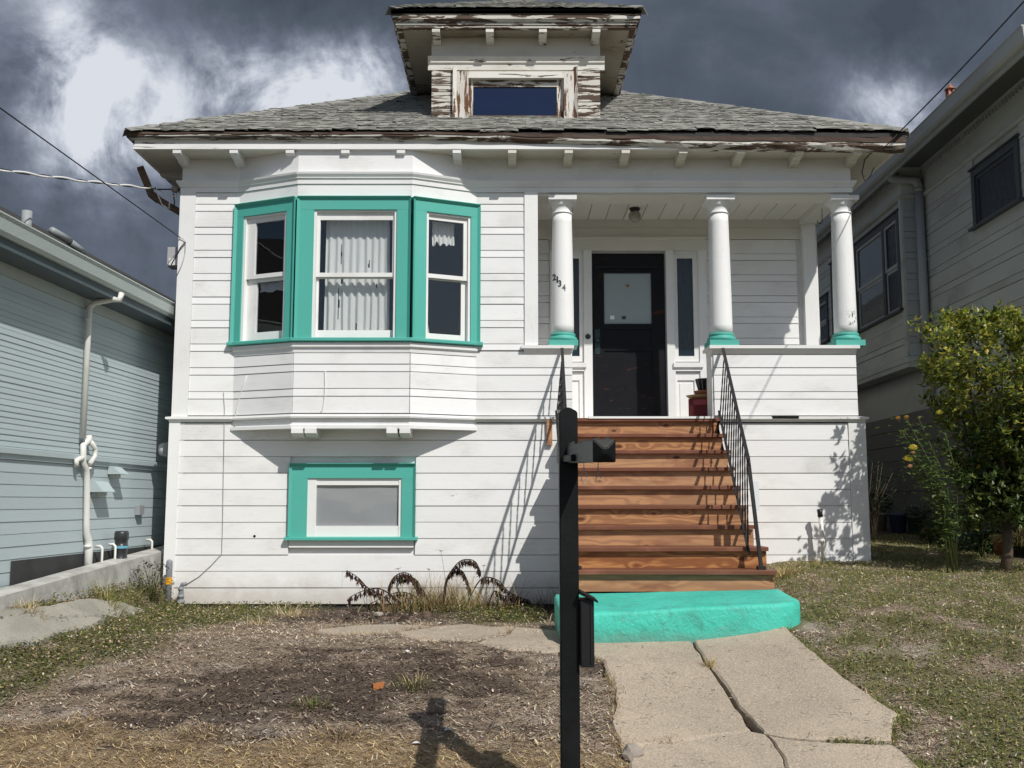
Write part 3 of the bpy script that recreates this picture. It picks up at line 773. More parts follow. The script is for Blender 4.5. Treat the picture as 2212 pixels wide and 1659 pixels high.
# windows of the bay
def sash_window(parent, pn, o, fr, up, lo, rail, tealL, tealR, top_in, name='window', teal=True, crown=True):
    """all arguments are local (x, z) extents on the panel: o outer trim, fr white frame, up/lo the glass, rail meeting rail"""
    x0, x1, z0, z1 = o; tt = .045
    w = MB()
    w.box(x0, fr[0], -tt, -.002, z0, top_in); trim = w.build('casing', M['teal_v'], parent, pn.M)
    w = MB(); w.box(fr[1], x1, -tt, -.002, z0, top_in); w.build('casing', M['teal_v'], parent, pn.M)
    w = MB(); w.box(x0, x1, -tt-.001, -.002, top_in, z1-.028); w.build('head_casing', M['teal'], parent, pn.M)
    # back-band moulding round the casing
    w = MB(); b = .028
    w.prism([(x0, -tt-.028), (x0+b, -tt-.002), (x0+b, -.003), (x0, -.003)], z0, z1-b, 'z'); w.build('back_band', M['teal_v'], parent, pn.M); w = MB()
    w.prism([(x1, -tt-.028), (x1, -.003), (x1-b, -.003), (x1-b, -tt-.002)], z0, z1-b, 'z')
    w.build('back_band', M['teal_v'], parent, pn.M)
    w = MB(); w.prism([(-.003, z1-b), (-tt-.004, z1-b), (-tt-.032, z1-.006), (-tt-.032, z1), (-.003, z1)], x0, x1); w.build('back_band', M['teal'], parent, pn.M)
    # white frame and sashes
    w = MB(); d = .05
    f0, f1 = fr
    w.box(f0, f0+.028, -.028, .10, z0, top_in); w.box(f1-.028, f1, -.028, .10, z0, top_in); w.box(f0, f1, -.026, .10, top_in-.022, top_in-.001)
    w.build('window_frame', M['white_v'], parent, pn.M)
    s0, s1 = f0+.029, f1-.029
    # upper sash (outer), lower sash (inner)
    w = MB(); w.box(s0, up[0], .0, .03, rail[0], top_in-.023); w.box(up[1], s1, .0, .03, rail[0], top_in-.023)
    w.box(up[0], up[1], .001, .029, up[3], top_in-.023); w.box(up[0], up[1], .001, .029, rail[0], up[2])
    us = w.build('upper_sash', M['white_worn'], parent, pn.M)
    w = MB(); w.box(s0, lo[0], .035, .065, z0, rail[1]-.004); w.box(lo[1], s1, .035, .065, z0, rail[1]-.004)
    w.box(lo[0], lo[1], .036, .064, z0, lo[2]); w.box(lo[0], lo[1], .036, .064, lo[3], rail[1]-.004)
    ls = w.build('lower_sash', M['white_worn'], parent, pn.M)
    for g, yy, s in ((up, .018, us), (lo, .05, ls)):
        w = MB(); w.box(g[0], g[1], yy, yy+.004, g[2], g[3]); w.build('glass_pane', M['glass'], parent, pn.M)
    return trim
def H(pn, px, py, off=0): return pn.hit(px, py, off)
pl, pc, pr_ = pansB
def rect(pn, a, b, c, d, off=0):   # px x0,x1,y0(top),y1(bottom) -> local x0,x1,z0,z1 read at the middle
    ym = (c + d)/2; xm = (a + b)/2
    return (H(pn, a, ym, off)[0], H(pn, b, ym, off)[0], H(pn, xm, d, off)[1], H(pn, xm, c, off)[1])
zT = zWinT
# centre
u = rect(pc, 691, 848, 475, 589); l = rect(pc, 686, 848, 600, 712)
sash_window(bayo, pc, (.004, pc.L-.004, zt+.002, zT), (H(pc,677,600)[0], H(pc,857,600)[0]), u, l, (u[2]-.045, u[2]), 0, 0, Zp(455, YB))
# left
u = rect(pl, 548, 613, 478, 590); l = rect(pl, 546, 612, 606, 715)
sash_window(bayo, pl, (-.02, pl.L-.002, zt+.002, zT), (H(pl,527,600)[0], H(pl,621,600)[0]-.0), (u[0]+.02, u[1], u[2], u[3]), (l[0]+.02, l[1], l[2], l[3]), (u[2]-.045, u[2]), 0, 0, Zp(455, YB))
# right
u = rect(pr_, 925, 1003, 478, 594); l = rect(pr_, 922, 1000, 605, 721)
sash_window(bayo, pr_, (.002, pr_.L+.02, zt+.002, zT), (H(pr_,918,600)[0], H(pr_,1014,600)[0]), (u[0], u[1]-.01, u[2], u[3]), (l[0], l[1]-.01, l[2], l[3]), (u[2]-.045, u[2]), 0, 0, Zp(455, YB))

# friezes and mouldings wrap wall and bay, and run on across the porch
run = [(XL, 13.5), (XL, YW), A_, B_, C_, D_, (XR, YW), (XR, 13.5)]
m = MB(); sweep(m, run, [(0, zM1-.004), (.018, zM1-.004), (.018, zSoffit), (0, zSoffit)]); m.build('frieze_board', M['white'], house)
m = MB(); h = zM1 - zM0
sweep(m, run, [(0, zM0), (.03, zM0), (.03, zM0+.42*h), (.045, zM0+.5*h), (.045, zM0+.58*h), (.065, zM0+.82*h), (.07, zM1), (.0, zM1+.004)]); m.build('frieze_moulding', M['white'], house)
m = MB(); sweep(m, poly, [(0, zT+.001), (.018, zT+.001), (.018, zM0-.003), (0, zM0-.003)]); m.build('architrave_board', M['white'], bayo)
# porch beams
xBI = Xp(1725, 495, YD)
m = MB(); m.box(xPil1-.02, XR-.001, YW+.002, YW+.30, zBeam, zSoffit); m.build('porch_beam', M['ceiling_white'], house)
m = MB(); m.box(xBI, XR-.002, YW+.301, YD+.25, zBeam+.001, zSoffit); m.build('porch_beam', M['ceiling_white'], house)
zCeil = ZE + 3.47
w_ = (xBI - xPil1) / 15
for i in range(15):
    m = MB(); x0 = xPil1 + i*w_
    m.prism([(x0+.003, zCeil+.004), (x0+.008, zCeil), (x0+w_-.008, zCeil), (x0+w_-.003, zCeil+.004), (x0+w_-.003, zCeil+.02), (x0+.003, zCeil+.02)], YW+.301, YD, 'y')
    m.build('ceiling_plank', M['ceiling_white'], house)
# belt ledge
m = MB(); pf = [(0, zBelt-.03), (.035, zBelt-.03), (.035, zBelt-.012), (.065, zBelt+.0), (.065, zBelt+.022), (.0, zBelt+.034)]
sweep(m, [(XL-.02, 13), (XL-.02, YW), (xA-.001, YW)], pf); sweep(m, [(xD+.001, YW), (xS0-.04, YW)], pf); m.build('belt_ledge', M['white_worn'], house)
m = MB(); sweep(m, [(xS1+.02, YW), (XR+.03, YW), (XR+.03, 13)], pf); m.build('belt_ledge', M['white_worn'], house)
# basement window
bw = MB(); tr = .055
x0, x1, z0, z1 = bx0, bx1, Zp(1159, YW), bz1
iz1 = Zp(1033, YW); ix0 = Xp(665, 1095, YW); ix1 = Xp(868, 1095, YW)
w = MB(); w.box(x0, ix0, -.045, .0, z0, iz1); win = w.build('basement_window', M['teal_v'], house, WP.M)
w = MB(); w.box(ix1, x1, -.045, .0, z0, iz1); w.build('casing', M['teal_v'], win, WP.M)
w = MB(); w.box(x0, x1, -.046, .0, iz1, z1-.025); w.build('head_casing', M['teal'], win, WP.M)
w = MB(); b = .028
w.prism([(x0, -.07), (x0+b, -.047), (x0+b, -.003), (x0, -.003)], z0, z1-b, 'z'); w.build('back_band', M['teal_v'], win, WP.M); w = MB(); w.prism([(x1, -.07), (x1, -.003), (x1-b, -.003), (x1-b, -.047)], z0, z1-b, 'z'); w.build('back_band', M['teal_v'], win, WP.M)
w = MB(); w.prism([(-.003, z1-b), (-.049, z1-b), (-.078, z1-.006), (-.078, z1), (-.003, z1)], x0, x1); w.build('back_band', M['teal'], win, WP.M)
w = MB(); w.prism([(0, z0-.03), (-.09, z0-.036), (-.09, z0-.008), (-.04, z0), (0, z0)], x0-.035, x1+.03); w.build('window_sill', M['teal'], win, WP.M)
w = MB(); w.box(x0+.01, x1-.015, -.04, 0, z0-.115, z0-.037); w.build('apron_board', M['white'], win, WP.M)
gx0, gx1, gz1, gz0 = Xp(684, 1085, YW+.0), Xp(862, 1085, YW), Zp(1048, YW), Zp(1136, YW)
w = MB(); w.box(ix0, gx0, -.03, .008, z0, iz1); w.box(gx1+.0, ix1, -.03, .008, z0, iz1); w.box(gx0, gx1, -.022, .008, gz1, iz1); w.box(gx0, gx1, -.022, .008, z0, gz0); w.build('sash', M['white_worn'], win, WP.M)
w = MB(); w.box(gx0, gx1, -.004, -.001, gz0, gz1); w.build('glass_pane', M['glass'], win, WP.M)
bl = MB(); n = 14
vs = []; 
for j in range(n+1):
    for i in range(n+1):
        fx = i/n; fz = j/n
        vs.append((lerp(gx0, gx1, fx), .004 + .003*math.sin(fx*7+fz*3)*math.sin(fz*5), lerp(gz0, gz1, fz)))
bl.smooth = True; bl.add(vs, [(j*(n+1)+i, j*(n+1)+i+1, (j+1)*(n+1)+i+1, (j+1)*(n+1)+i) for j in range(n) for i in range(n)])
o = bl.build('window_blind', M['blind'], None, WP.M); tag(o, 'sagging off-white cloth blind behind the low basement window', 'blind')

# porch ------------------------------------------------------------
capz1, capz0 = Zp(746, YW-.05), Zp(757, YW-.05)
def parapet_cap(x0, x1, wrap=None):
    m = MB(); 
    m.box(x0, x1, YW-.07, YW+.34, capz1-.035, capz1); m.prism([(YW-.055, capz1-.036), (YW-.025, capz0-.035), (YW+.3, capz0-.035), (YW+.3, capz1-.036)], x0+.03, x1-.03)
    if wrap: m.box(wrap[0], wrap[1], YW+.341, YD, capz1-.034, capz1-.001)
    return m.build('parapet_cap', M['white_worn'], house)
xp0, xp1 = Xp(1126, 750, YW-.07), Xp(1240, 750, YW-.07)
parapet_cap(xp0, xp1)
xq0, xq1 = Xp(1533, 750, YW-.07), Xp(1858, 750, YW-.07)
parapet_cap(xq0, xq1, (xq1-.34, xq1))
xr0, xr1 = Xp(1538, 830, YW), Xp(1850, 830, YW)
m = MB(); m.box(xr0+.02, xr1-.02, YW+e, YW+.28, zFloor-.1, capz0-.035); m.box(xr1-.26, xr1-.021, YW+.281, YD, zFloor-.1, capz1-.036); m.build('parapet', M['white'], house)
m = MB(); m.box(xPil1-.02, xStairL-.02, YW+e+.12, YW+.28, zFloor-.1, capz0-.035)
m.box(xStairL-.03, xStairL-.001, YW-.0, YW+.281, zFloor, capz0-.04)
m.build('parapet', M['white'], house)
board_rows(house, WP, xr0+.02, xr1-.0, rows(zBelt+.035, capz0-.036), 'white', split=.2)
# end face of the right parapet towards the stairs
sp = Pan((xr0+.02, YW+.28), (xr0+.02, YW-.0)); m = MB(); m.box(0, .28, -.02, 0, zFloor, capz0-.036); m.build('parapet_end', M['white_worn'], house, sp.M)
# slot vent
m = MB(); x0, x1 = Xp(1665, 903, YW), Xp(1722, 903, YW); m.box(x0, x1, YW-.068, YW-.024, zBelt+.004, zBelt+.031)
m.build('vent_slot', M['room'], house)
# floor planks
nfl = 9
for i in range(nfl):
    a = YW + .02 + i*(YD-YW-.02)/nfl; m = MB(); m.box(xPil1, 3.6, a+.002, a+(YD-YW-.02)/nfl-.002, zFloor-.03, zFloor-.004); m.build('floor_plank', M['white_worn'], house)
m = MB(); m.box(xS0+.3, xr0, YW-.045, YW+.018, zFloor-.004, zFloor+.02); 
# threshold boards seen over the top tread
m.box(Xp(1262, 900, 11.7), Xp(1375, 900, 11.7), 11.45, 11.97, zFloor-.003, zFloor+.03); m.box(Xp(1385, 900, 11.7), Xp(1485, 900, 11.7), 11.40, 11.97, zFloor-.003, zFloor+.028)
m.build('threshold', M['white_worn'], house)

# back wall of the porch: frieze, siding, door surround
zb0, zb1, zb2 = Zp(463, YD), Zp(494, YD), Zp(518, YD)
m = MB(); m.box(xPil1, xBI+.2, -.02, 0, zb1+.003, zCeil); m.build('frieze_board', M['ceiling_white'], house, BP.M)
m = MB(); m.box(xPil1, xBI+.2, -.026, 0, zb2+.002, zb1); m.build('frieze_board', M['ceiling_white'], house, BP.M)
dsx0, dsx1 = Xp(1188, 700, YD), Xp(1527, 700, YD)
board_rows(house, BP, dsx1+.002, 3.5, rows(zFloor, zb2), 'white', split=.15)
board_rows(house, BP, xPil1-.03, dsx0-.002, rows(zFloor, zb2), 'white')
m = MB(); a, b = Xp(1738, 620, YD-.1), Xp(1765, 620, YD-.1); m.box(a, b, YD-.1, YD+.03, zFloor, zBeam+.0); m.build('pilaster', M['white_v'], house)
def bp(a, b, c, d): return (Xp(a, (c+d)/2, YD), Xp(b, (c+d)/2, YD), Zp(d, YD), Zp(c, YD))
zTop = Zp(519, YD); zHd = Zp(543, YD); zDT = Zp(548, YD)
door_surround = MB(); door_surround.box(dsx0, dsx1, -.045, 0, zHd, zTop); door_surround.box(dsx0-.02, dsx1+.02, -.06, 0, zTop-.001, zTop+.03)
ds = door_surround.build('door_surround', M['ceiling_white'], house, BP.M)
for a, b, dd in ((1260.5,1278.5,.06),(1439,1456,.06),(1188,1208,.05),(1509,1527,.05)):
    m = MB(); r = bp(a, b, 600, 800); m.box(r[0], r[1], -dd, -.001, zFloor, zHd); m.build('jamb', M['white_v'], ds, BP.M)
def sidelight(fa, fb, ga, gb):
    f = bp(fa, fb, 552, 782); g = bp(ga, gb, 559, 770)
    m = MB(); m.box(f[0], g[0], -.03, 0, f[2], f[3]); m.box(g[1], f[1], -.03, 0, f[2], f[3]); m.box(g[0], g[1], -.029, 0, g[3], f[3]); m.box(g[0], g[1], -.029, 0, f[2], g[2])
    m.box(f[0], f[1], -.02, 0, f[3], zHd-.002)
    s = m.build('sidelight', M['white_v'], house, BP.M)
    m = MB(); m.box(g[0], g[1], -.012, -.006, g[2], g[3]); m.build('glass_pane', M['glass_reed'], s, BP.M)
    m = MB(); z = Zp(785, YD); m.box(f[0]-.03, f[1]+.03, -.085, 0, Zp(795, YD), z); m.box(f[0]-.005, f[1]+.005, -.06, 0, Zp(803, YD), Zp(795, YD)-.001); m.build('window_sill', M['white'], s, BP.M)
    p = bp(fa+8, fb-8, 822, 990); q0 = Zp(805, YD)
    m = MB(); m.box(f[0], p[0], -.03, 0, zFloor, q0); m.box(p[1], f[1], -.03, 0, zFloor, q0); m.box(p[0], p[1], -.029, 0, p[3], q0); m.box(p[0], p[1], -.012, 0, zFloor, p[3]-.001)
    m.box(p[0]+.03, p[1]-.03, -.02, -.011, zFloor+.1, p[3]-.04); m.build('sidelight_panel', M['white_v'], s, BP.M)
sidelight(1456, 1509, 1463, 1497)
sidelight(1208, 1260, 1217, 1251)
# door
d = bp(1280, 1437, 548, 900); z0 = zFloor; g = bp(1304, 1407, 591, 700)
m = MB(); m.box(d[0], g[0], -.015, .03, z0, d[3]); m.box(g[1], d[1], -.015, .03, z0, d[3]); m.box(g[0], g[1], -.014, .03, g[3], d[3]); 
pz = [Zp(v, YD) for v in (712, 722, 745, 758, 842, 853)]
m.box(g[0], g[1], -.014, .03, pz[0], g[2]); m.box(g[0], g[1], -.014, .03, pz[3], pz[2]); m.box(g[0], g[1], -.014, .03, z0, pz[4]); m.box(g[0], g[1], .0, .03, pz[2], pz[0]); m.box(g[0], g[1], .0, .03, pz[4], pz[3])
door = m.build('front_door', M['door_worn'], house, BP.M)
m = MB(); m.box(g[0]-.012, g[0]+.004, -.024, -.0, g[2]-.01, g[3]+.012); m.box(g[1]-.004, g[1]+.012, -.024, -.0, g[2]-.01, g[3]+.012); m.box(g[0]+.004, g[1]-.004, -.023, 0, g[3], g[3]+.012); m.box(g[0]+.004, g[1]-.004, -.023, 0, g[2]-.012, g[2]); 
m.box(d[0]+.04, d[1]-.06, -.03, -.014, Zp(578, YD)-.01, Zp(578, YD)+.012); m.build('door_moulding', M['door'], door, BP.M)
m = MB(); m.box(g[0], g[1], -.006, .0, g[2], g[3]); m.build('door_glass', M['frosted'], door, BP.M)
m = MB(); x, z = H(BP, 1355.5, 618); m.lathe([(.018, 0), (.02, .006), (.008, .01)], (0, 0, 0), 14); m.build('peephole', M['terracotta'], door, BP.M @ Matrix.Translation((x, -.006, z)) @ Matrix.Rotation(R(90), 4, 'X'))
m = MB(); r = bp(1343, 1352, 683, 690); m.box(r[0], r[1], -.0085, -.0062, r[2], r[3]); m.build('sticker', M['plastic_green'], door, BP.M)
m = MB(); r = bp(1318, 1327, 682, 690); m.box(r[0], r[1], -.0085, -.0062, r[2], r[3]); m.build('sticker', M['paper'], door, BP.M)
m = MB(); r = bp(1285, 1296, 712, 766); m.box(r[0], r[1], -.022, -.014, r[2], r[3]); m.build('lock_plate', M['brass_dark'], door, BP.M)
m = MB(); m.lathe([(.012, 0), (.012, .03), (.028, .04), (.03, .055), (.018, .07)], (0, 0, 0), 14); x, z = H(BP, 1290.5, 736); m.build('door_knob', M['brass_dark'], door, BP.M @ Matrix.Translation((x, -.022, z)) @ Matrix.Rotation(R(90), 4, 'X'))
m = MB(); m.lathe([(.032, 0), (.032, .012), (.02, .016), (.012, .018)], (0, 0, 0), 16); x, z = H(BP, 1269, 729); m.build('doorbell', M['brass_dark'], house, BP.M @ Matrix.Translation((x, -.061, z)) @ Matrix.Rotation(R(90), 4, 'X'))

# columns
def column(px, num=None):
    Yc = YW + .12; zb = capz1; zt2 = zBeam
    x = Xp(px, 600, Yc)
    Ht = zt2 - zb; a = .062*Ht
    s = lambda w: w/2/F*Yc
    prof = []
    b0 = .15; c0 = .185
    for i in range(15):
        t = i/14; r = lerp(s(49), s(42.5), t**1.6); prof.append((r, lerp(b0, Ht-c0, t)))
    m = MB(); m.lathe(prof, (x, Yc, zb), 32)
    m.lathe([(s(46), Ht-c0), (s(47), Ht-c0+.008), (s(44), Ht-c0+.016), (s(43), Ht-c0+.02), (s(43), Ht-.105), (s(48), Ht-.1), (s(48), Ht-.09), (s(58), Ht-.055), (s(58), Ht-.05)], (x, Yc, zb), 32)
    col = m.build('column', M['white_v'], house)
    m = MB(); w2 = s(62); m.box(x-w2, x+w2, Yc-w2, Yc+w2, zt2-.05, zt2-.001); m.build('abacus', M['white'], col)
    m = MB(); w2 = s(63); m.box(x-w2, x+w2, Yc-w2, Yc+w2, zb+.001, zb+.065)
    m.lathe([(s(60), .066), (s(63), .085), (s(60), .11), (s(53), .118), (s(53), .125), (s(56), .135), (s(54), .15), (s(47), .152)], (x, Yc, zb), 32); m.build('column_base', M['teal'], col)
    return col, x, Yc, s(47)
c1, cx1, cyc, cr1 = column(1215)
c2, cx2, _, _ = column(1555)
c3, cx3, _, _ = column(1822)
# flaked paint patch on the right column
t = NT('flaked_column_paint', .6, .3); pn_ = t.noise(22, 6, .75, .6, t.coord((1.6, 1.6, .7), False)); pos = t.N.new('ShaderNodeSeparateXYZ'); t.L.new(t.tc.outputs['Object'], pos.inputs[0])
zc = Zp(684, YW); vb = t.mr(t.math('ABSOLUTE', t.math('SUBTRACT', pos.outputs['Z'], zc)), .05, .22, .115, -.08)
vx = t.mr(t.math('ABSOLUTE', t.math('SUBTRACT', pos.outputs['X'], cx3+.035)), .03, .09, .0, -.1)
mk = t.mr(t.math('ADD', t.math('ADD', pn_, vb), vx), .655, .665, 0, 1)
gr = t.noise(7, 5, .6, .2, t.coord((4, 4, 1), False))
t.color(t.mix(mk, t.mix(t.mr(gr, .5, .8, 0, .3), (.79,.79,.78), (.6,.58,.54)), (.10,.085,.08))); t.bump(t.math('ADD', t.math('MULTIPLY', gr, .6), t.math('MULTIPLY', mk, -1)), .6, .006)
c3.data.materials[0] = t.m
# house number 2134 on the first column
def digit(ch, px, py, mat, hgt=.072):
    cu = bpy.data.curves.new('digit', 'FONT'); cu.body = ch; cu.size = 1; cu.extrude = .03; cu.offset = .02
    ob = bpy.data.objects.new('tmp', cu); COL.objects.link(ob); dg = bpy.context.evaluated_depsgraph_get(); dg.update()
    me = bpy.data.meshes.new_from_object(ob.evaluated_get(dg)); bpy.data.objects.remove(ob)
    co = np.array([v.co[:] for v in me.vertices]); mn, mx = co.min(0), co.max(0); sc = hgt/(mx[1]-mn[1])
    zz = Zp(py, YW); x0 = Xp(px, py, cyc - cr1)
    for v in me.vertices:
        lx = (v.co.x - (mn[0]+mx[0])/2) * sc * .82; lz = (v.co.y - (mn[1]+mx[1])/2) * sc
        ang = math.asin(max(-.99, min(.99, (x0 + lx - cx1)/cr1)))
        rr = cr1 + .001 + (.004 if v.co.z > 0 else -.004)
        v.co = (cx1 + rr*math.sin(ang), cyc - rr*math.cos(ang), zz + lz)
    me.materials.clear(); me.materials.append(mat); me.update()
    link('house_number', me, c1)
digit('2', 1198, 597, M['digit']); digit('1', 1204.5, 603, M['digit']); digit('3', 1209.5, 612, M['digit']); digit('4', 1218, 621, M['digit_grey'])

# porch light, hooks
p = at(1371, 449, 11.5)
pl_ = thing('porch_light', (p.x, p.y, zCeil), 'round frosted glass globe lamp on the porch ceiling above the dark door', 'lamp')
m = MB(); m.lathe([(.06, 0), (.065, -.012), (.05, -.035)][::-1], (p.x, p.y, zCeil), 20); m.build('lamp_base', M['iron'], pl_)
m = MB(); m.lathe([(.075*math.sin(a) if 0 < a < math.pi else .002, -.075*math.cos(a)) for a in [math.pi*i/14 for i in range(15)]], (p.x, p.y, zCeil-.10), 24); m.build('lamp_globe', M['globe'], pl_)
def hook(px, py, Y, lab, s=1.0, zt3=None):
    p = at(px, py, Y); pts = []
    top = zt3 or p.z
    pts = [(p.x, Y, top), (p.x, Y, p.z-.03*s)] + [(p.x + .022*s*(math.cos(a)-1), Y, p.z-.03*s-.022*s*math.sin(a)*1.2) for a in [R(k) for k in range(20, 200, 22)]]
    m = MB(); m.tube(pts, .004, 6); o = m.build('hanging_hook', M['iron'], None); tag(o, lab, 'hook')
hook(1681, 432, 11.15, 'thin dark iron hook hanging from the porch ceiling right of the middle column', .8, zCeil)
hook(1776, 470, 11.3, 'dark iron hook under the side beam beside the flaked right column', 1.3, zBeam)

# eaves ------------------------------------------------------------
xg0, xg1 = Xp(275, 285, YE), Xp(1957, 300, YE)
zE = Zp(284, YE); yS = 10.44; zSof = Zp(322, yS)
PIT = .58
def sag(x): return interp(x, [(-4, 0), (-.9, .0), (0, .012), (1, .035), (2.4, .055), (4.1, .062)])
def sagb(x): return interp(x, [(-4, 0), (-.9, .004), (0, .035), (1, .07), (2.4, .115), (4.1, .14)])
sx0, sx1 = xg0+.05, xg1-.05
m = MB(); m.box(sx0, sx1, yS+.02, YW-.0, zSoffit, zSoffit+.02); m.box(sx0, XL, YW, 22.3, zSoffit, zSoffit+.02); m.box(XR, sx1, YW, 22.3, zSoffit, zSoffit+.02); m.build('soffit', M['soffit_white'], house)
def wavy(name, mat, prof, x0, x1, n=60, f=None, y0=None, amp=.003):
    """profile [(y, z, w)] swept in x, z lowered by f(x, w)"""
    k = len(prof); vs = []
    for i in range(n+1):
        x = lerp(x0, x1, i/n)
        for j, (y, z, w) in enumerate(prof):
            vs.append((x, y + amp*noise.noise(Vector((x*3, j*5.1, 0))), z - f(x, w) + amp*noise.noise(Vector((x*4, j*3.3, 7)))))
    fs = [tuple(range(k)), tuple(range(n*k, n*k+k))[::-1]]
    for i in range(n):
        for j in range(k): fs.append((i*k+j, i*k+(j+1)%k, (i+1)*k+(j+1)%k, (i+1)*k+j))
    mb = MB(); mb.add(vs, fs)
    me = mb.mesh(name, mat)
    import bmesh
    bm = bmesh.new(); bm.from_mesh(me); bmesh.ops.recalc_face_normals(bm, faces=bm.faces); bm.to_mesh(me); bm.free()
    return link(name, me, house)
gsag = lambda x, w: lerp(sag(x), sagb(x), w)
zgt = Zp(285, YE); zgm = Zp(289.5, YE); zgb = Zp(296.5, YE)
wavy('gutter', M['rust_gutter'], [(YE-.005, zgt, 0), (YE-.008, zgm, .4), (YE+.015, zgm, .4), (YE+.10, zgm, .4), (YE+.10, zgt+.004, 0)], xg0, xg1, 90, gsag, amp=.012)
wavy('gutter_moulding', M['peel'], [(YE+.0, zgm-.001, .4), (YE-.002, lerp(zgm, zgb, .5), .7), (YE+.025, zgb, 1), (yS+.05, zgb-.006, 1), (yS+.05, zgm-.001, .4)], xg0+.008, xg1-.008, 110, gsag, amp=.012)
zf1 = Zp(311, yS)
wavy('fascia_board', M['peel_half'], [(yS+.012, zf1-.001, .2), (yS+.012, zgb+.004, .2), (yS+.05, zgb+.004, .2), (yS+.05, zf1-.001, .2)], sx0+.01, sx1-.01, 40, gsag)
wavy('fascia_moulding', M['white_worn'], [(yS-.004, zSof, 0), (yS, zf1, 0), (yS+.04, zf1, 0), (yS+.04, zSof, 0)], sx0, sx1-.25, 40, lambda x, w: 0, amp=.001)
# side fascias
for nm, xx in (('left', xg0), ('right', xg1)):
    s_ = 1 if nm == 'left' else -1; m = MB(); zz = (sagb(4.1) if nm == 'right' else 0)
    m.box(min(xx+.05*s_, xx+.09*s_), max(xx+.05*s_, xx+.09*s_), yS+.06, 22.3, zSof-.0, zgt-.005); m.build('side_fascia', M['peel_half'], house)
    m = MB(); m.box(min(xx, xx+.09*s_), max(xx, xx+.09*s_), YE+.12, 22.3, zgb-zz*.3, zgt); m.build('side_gutter', M['rust_gutter'], house)
# brackets
bpx = [(374,393),(496,516),(617,637),(737,756),(857,876),(977,997),(1097,1116),(1219,1238),(1342,1361),(1465,1486),(1590,1611),(1717,1737),(1842,1862)]
for a, b in bpx:
    x = Xp((a+b)/2, 326, 10.465); yb = YW - .002
    if xB < x < xC: yb = YB
    m = MB(); zt3 = zSoffit-.0005; f0 = 10.443
    m.prism([(f0, zt3), (yb, zt3), (yb, zt3-.105 if yb > 10.6 else zt3-.06), (lerp(f0, yb, .55), zt3-.092 if yb > 10.6 else zt3-.055), (lerp(f0, yb, .5), zt3-.075 if yb > 10.6 else zt3-.052), (f0+.01, zt3-.06), (f0, zt3-.05)], x-.045, x+.045)
    m.build('eave_bracket', M['white'] if x < 0 else M['soffit_white'], house)
for Y in (11.2, 11.8, 12.4):
    m = MB(); m.prism([(sx0+.03, zSoffit-.001), (XL, zSoffit-.001), (XL, zSoffit-.10), (sx0+.2, zSoffit-.08), (sx0+.03, zSoffit-.05)], Y, Y+.09, 'y'); m.build('eave_bracket', M['soffit_white'], house)

# main roof
Yb = 22.4; hw = (xg1-xg0)/2; xm = (xg0+xg1)/2
rx0, rx1, ry0 = xg0-.01, xg1+.01, YE-.015
def roofmesh(x0, x1, y0, y1, z0, pit, hipback=True):
    hw = (x1-x0)/2; xm = (x0+x1)/2; top = z0 + hw*pit; t = -.05
    v = [(x0,y0,z0),(x1,y0,z0),(x1,y1,z0),(x0,y1,z0),(xm,y0+hw,top),(xm,y1-(hw if hipback else 0),top),
         (x0,y0,z0+t),(x1,y0,z0+t),(x1,y1,z0+t),(x0,y1,z0+t)]
    f = [(0,1,4),(1,2,5,4),(2,3,5),(3,0,4,5),(0,6,7,1),(1,7,8,2),(2,8,9,3),(3,9,6,0),(6,9,8,7)]
    return v, f
m = MB(); v, f = roofmesh(rx0, rx1, ry0+.02, Yb, zE-.012, PIT); m.add(v, f); roof = m.build('roof', M['dark_roof'], house)

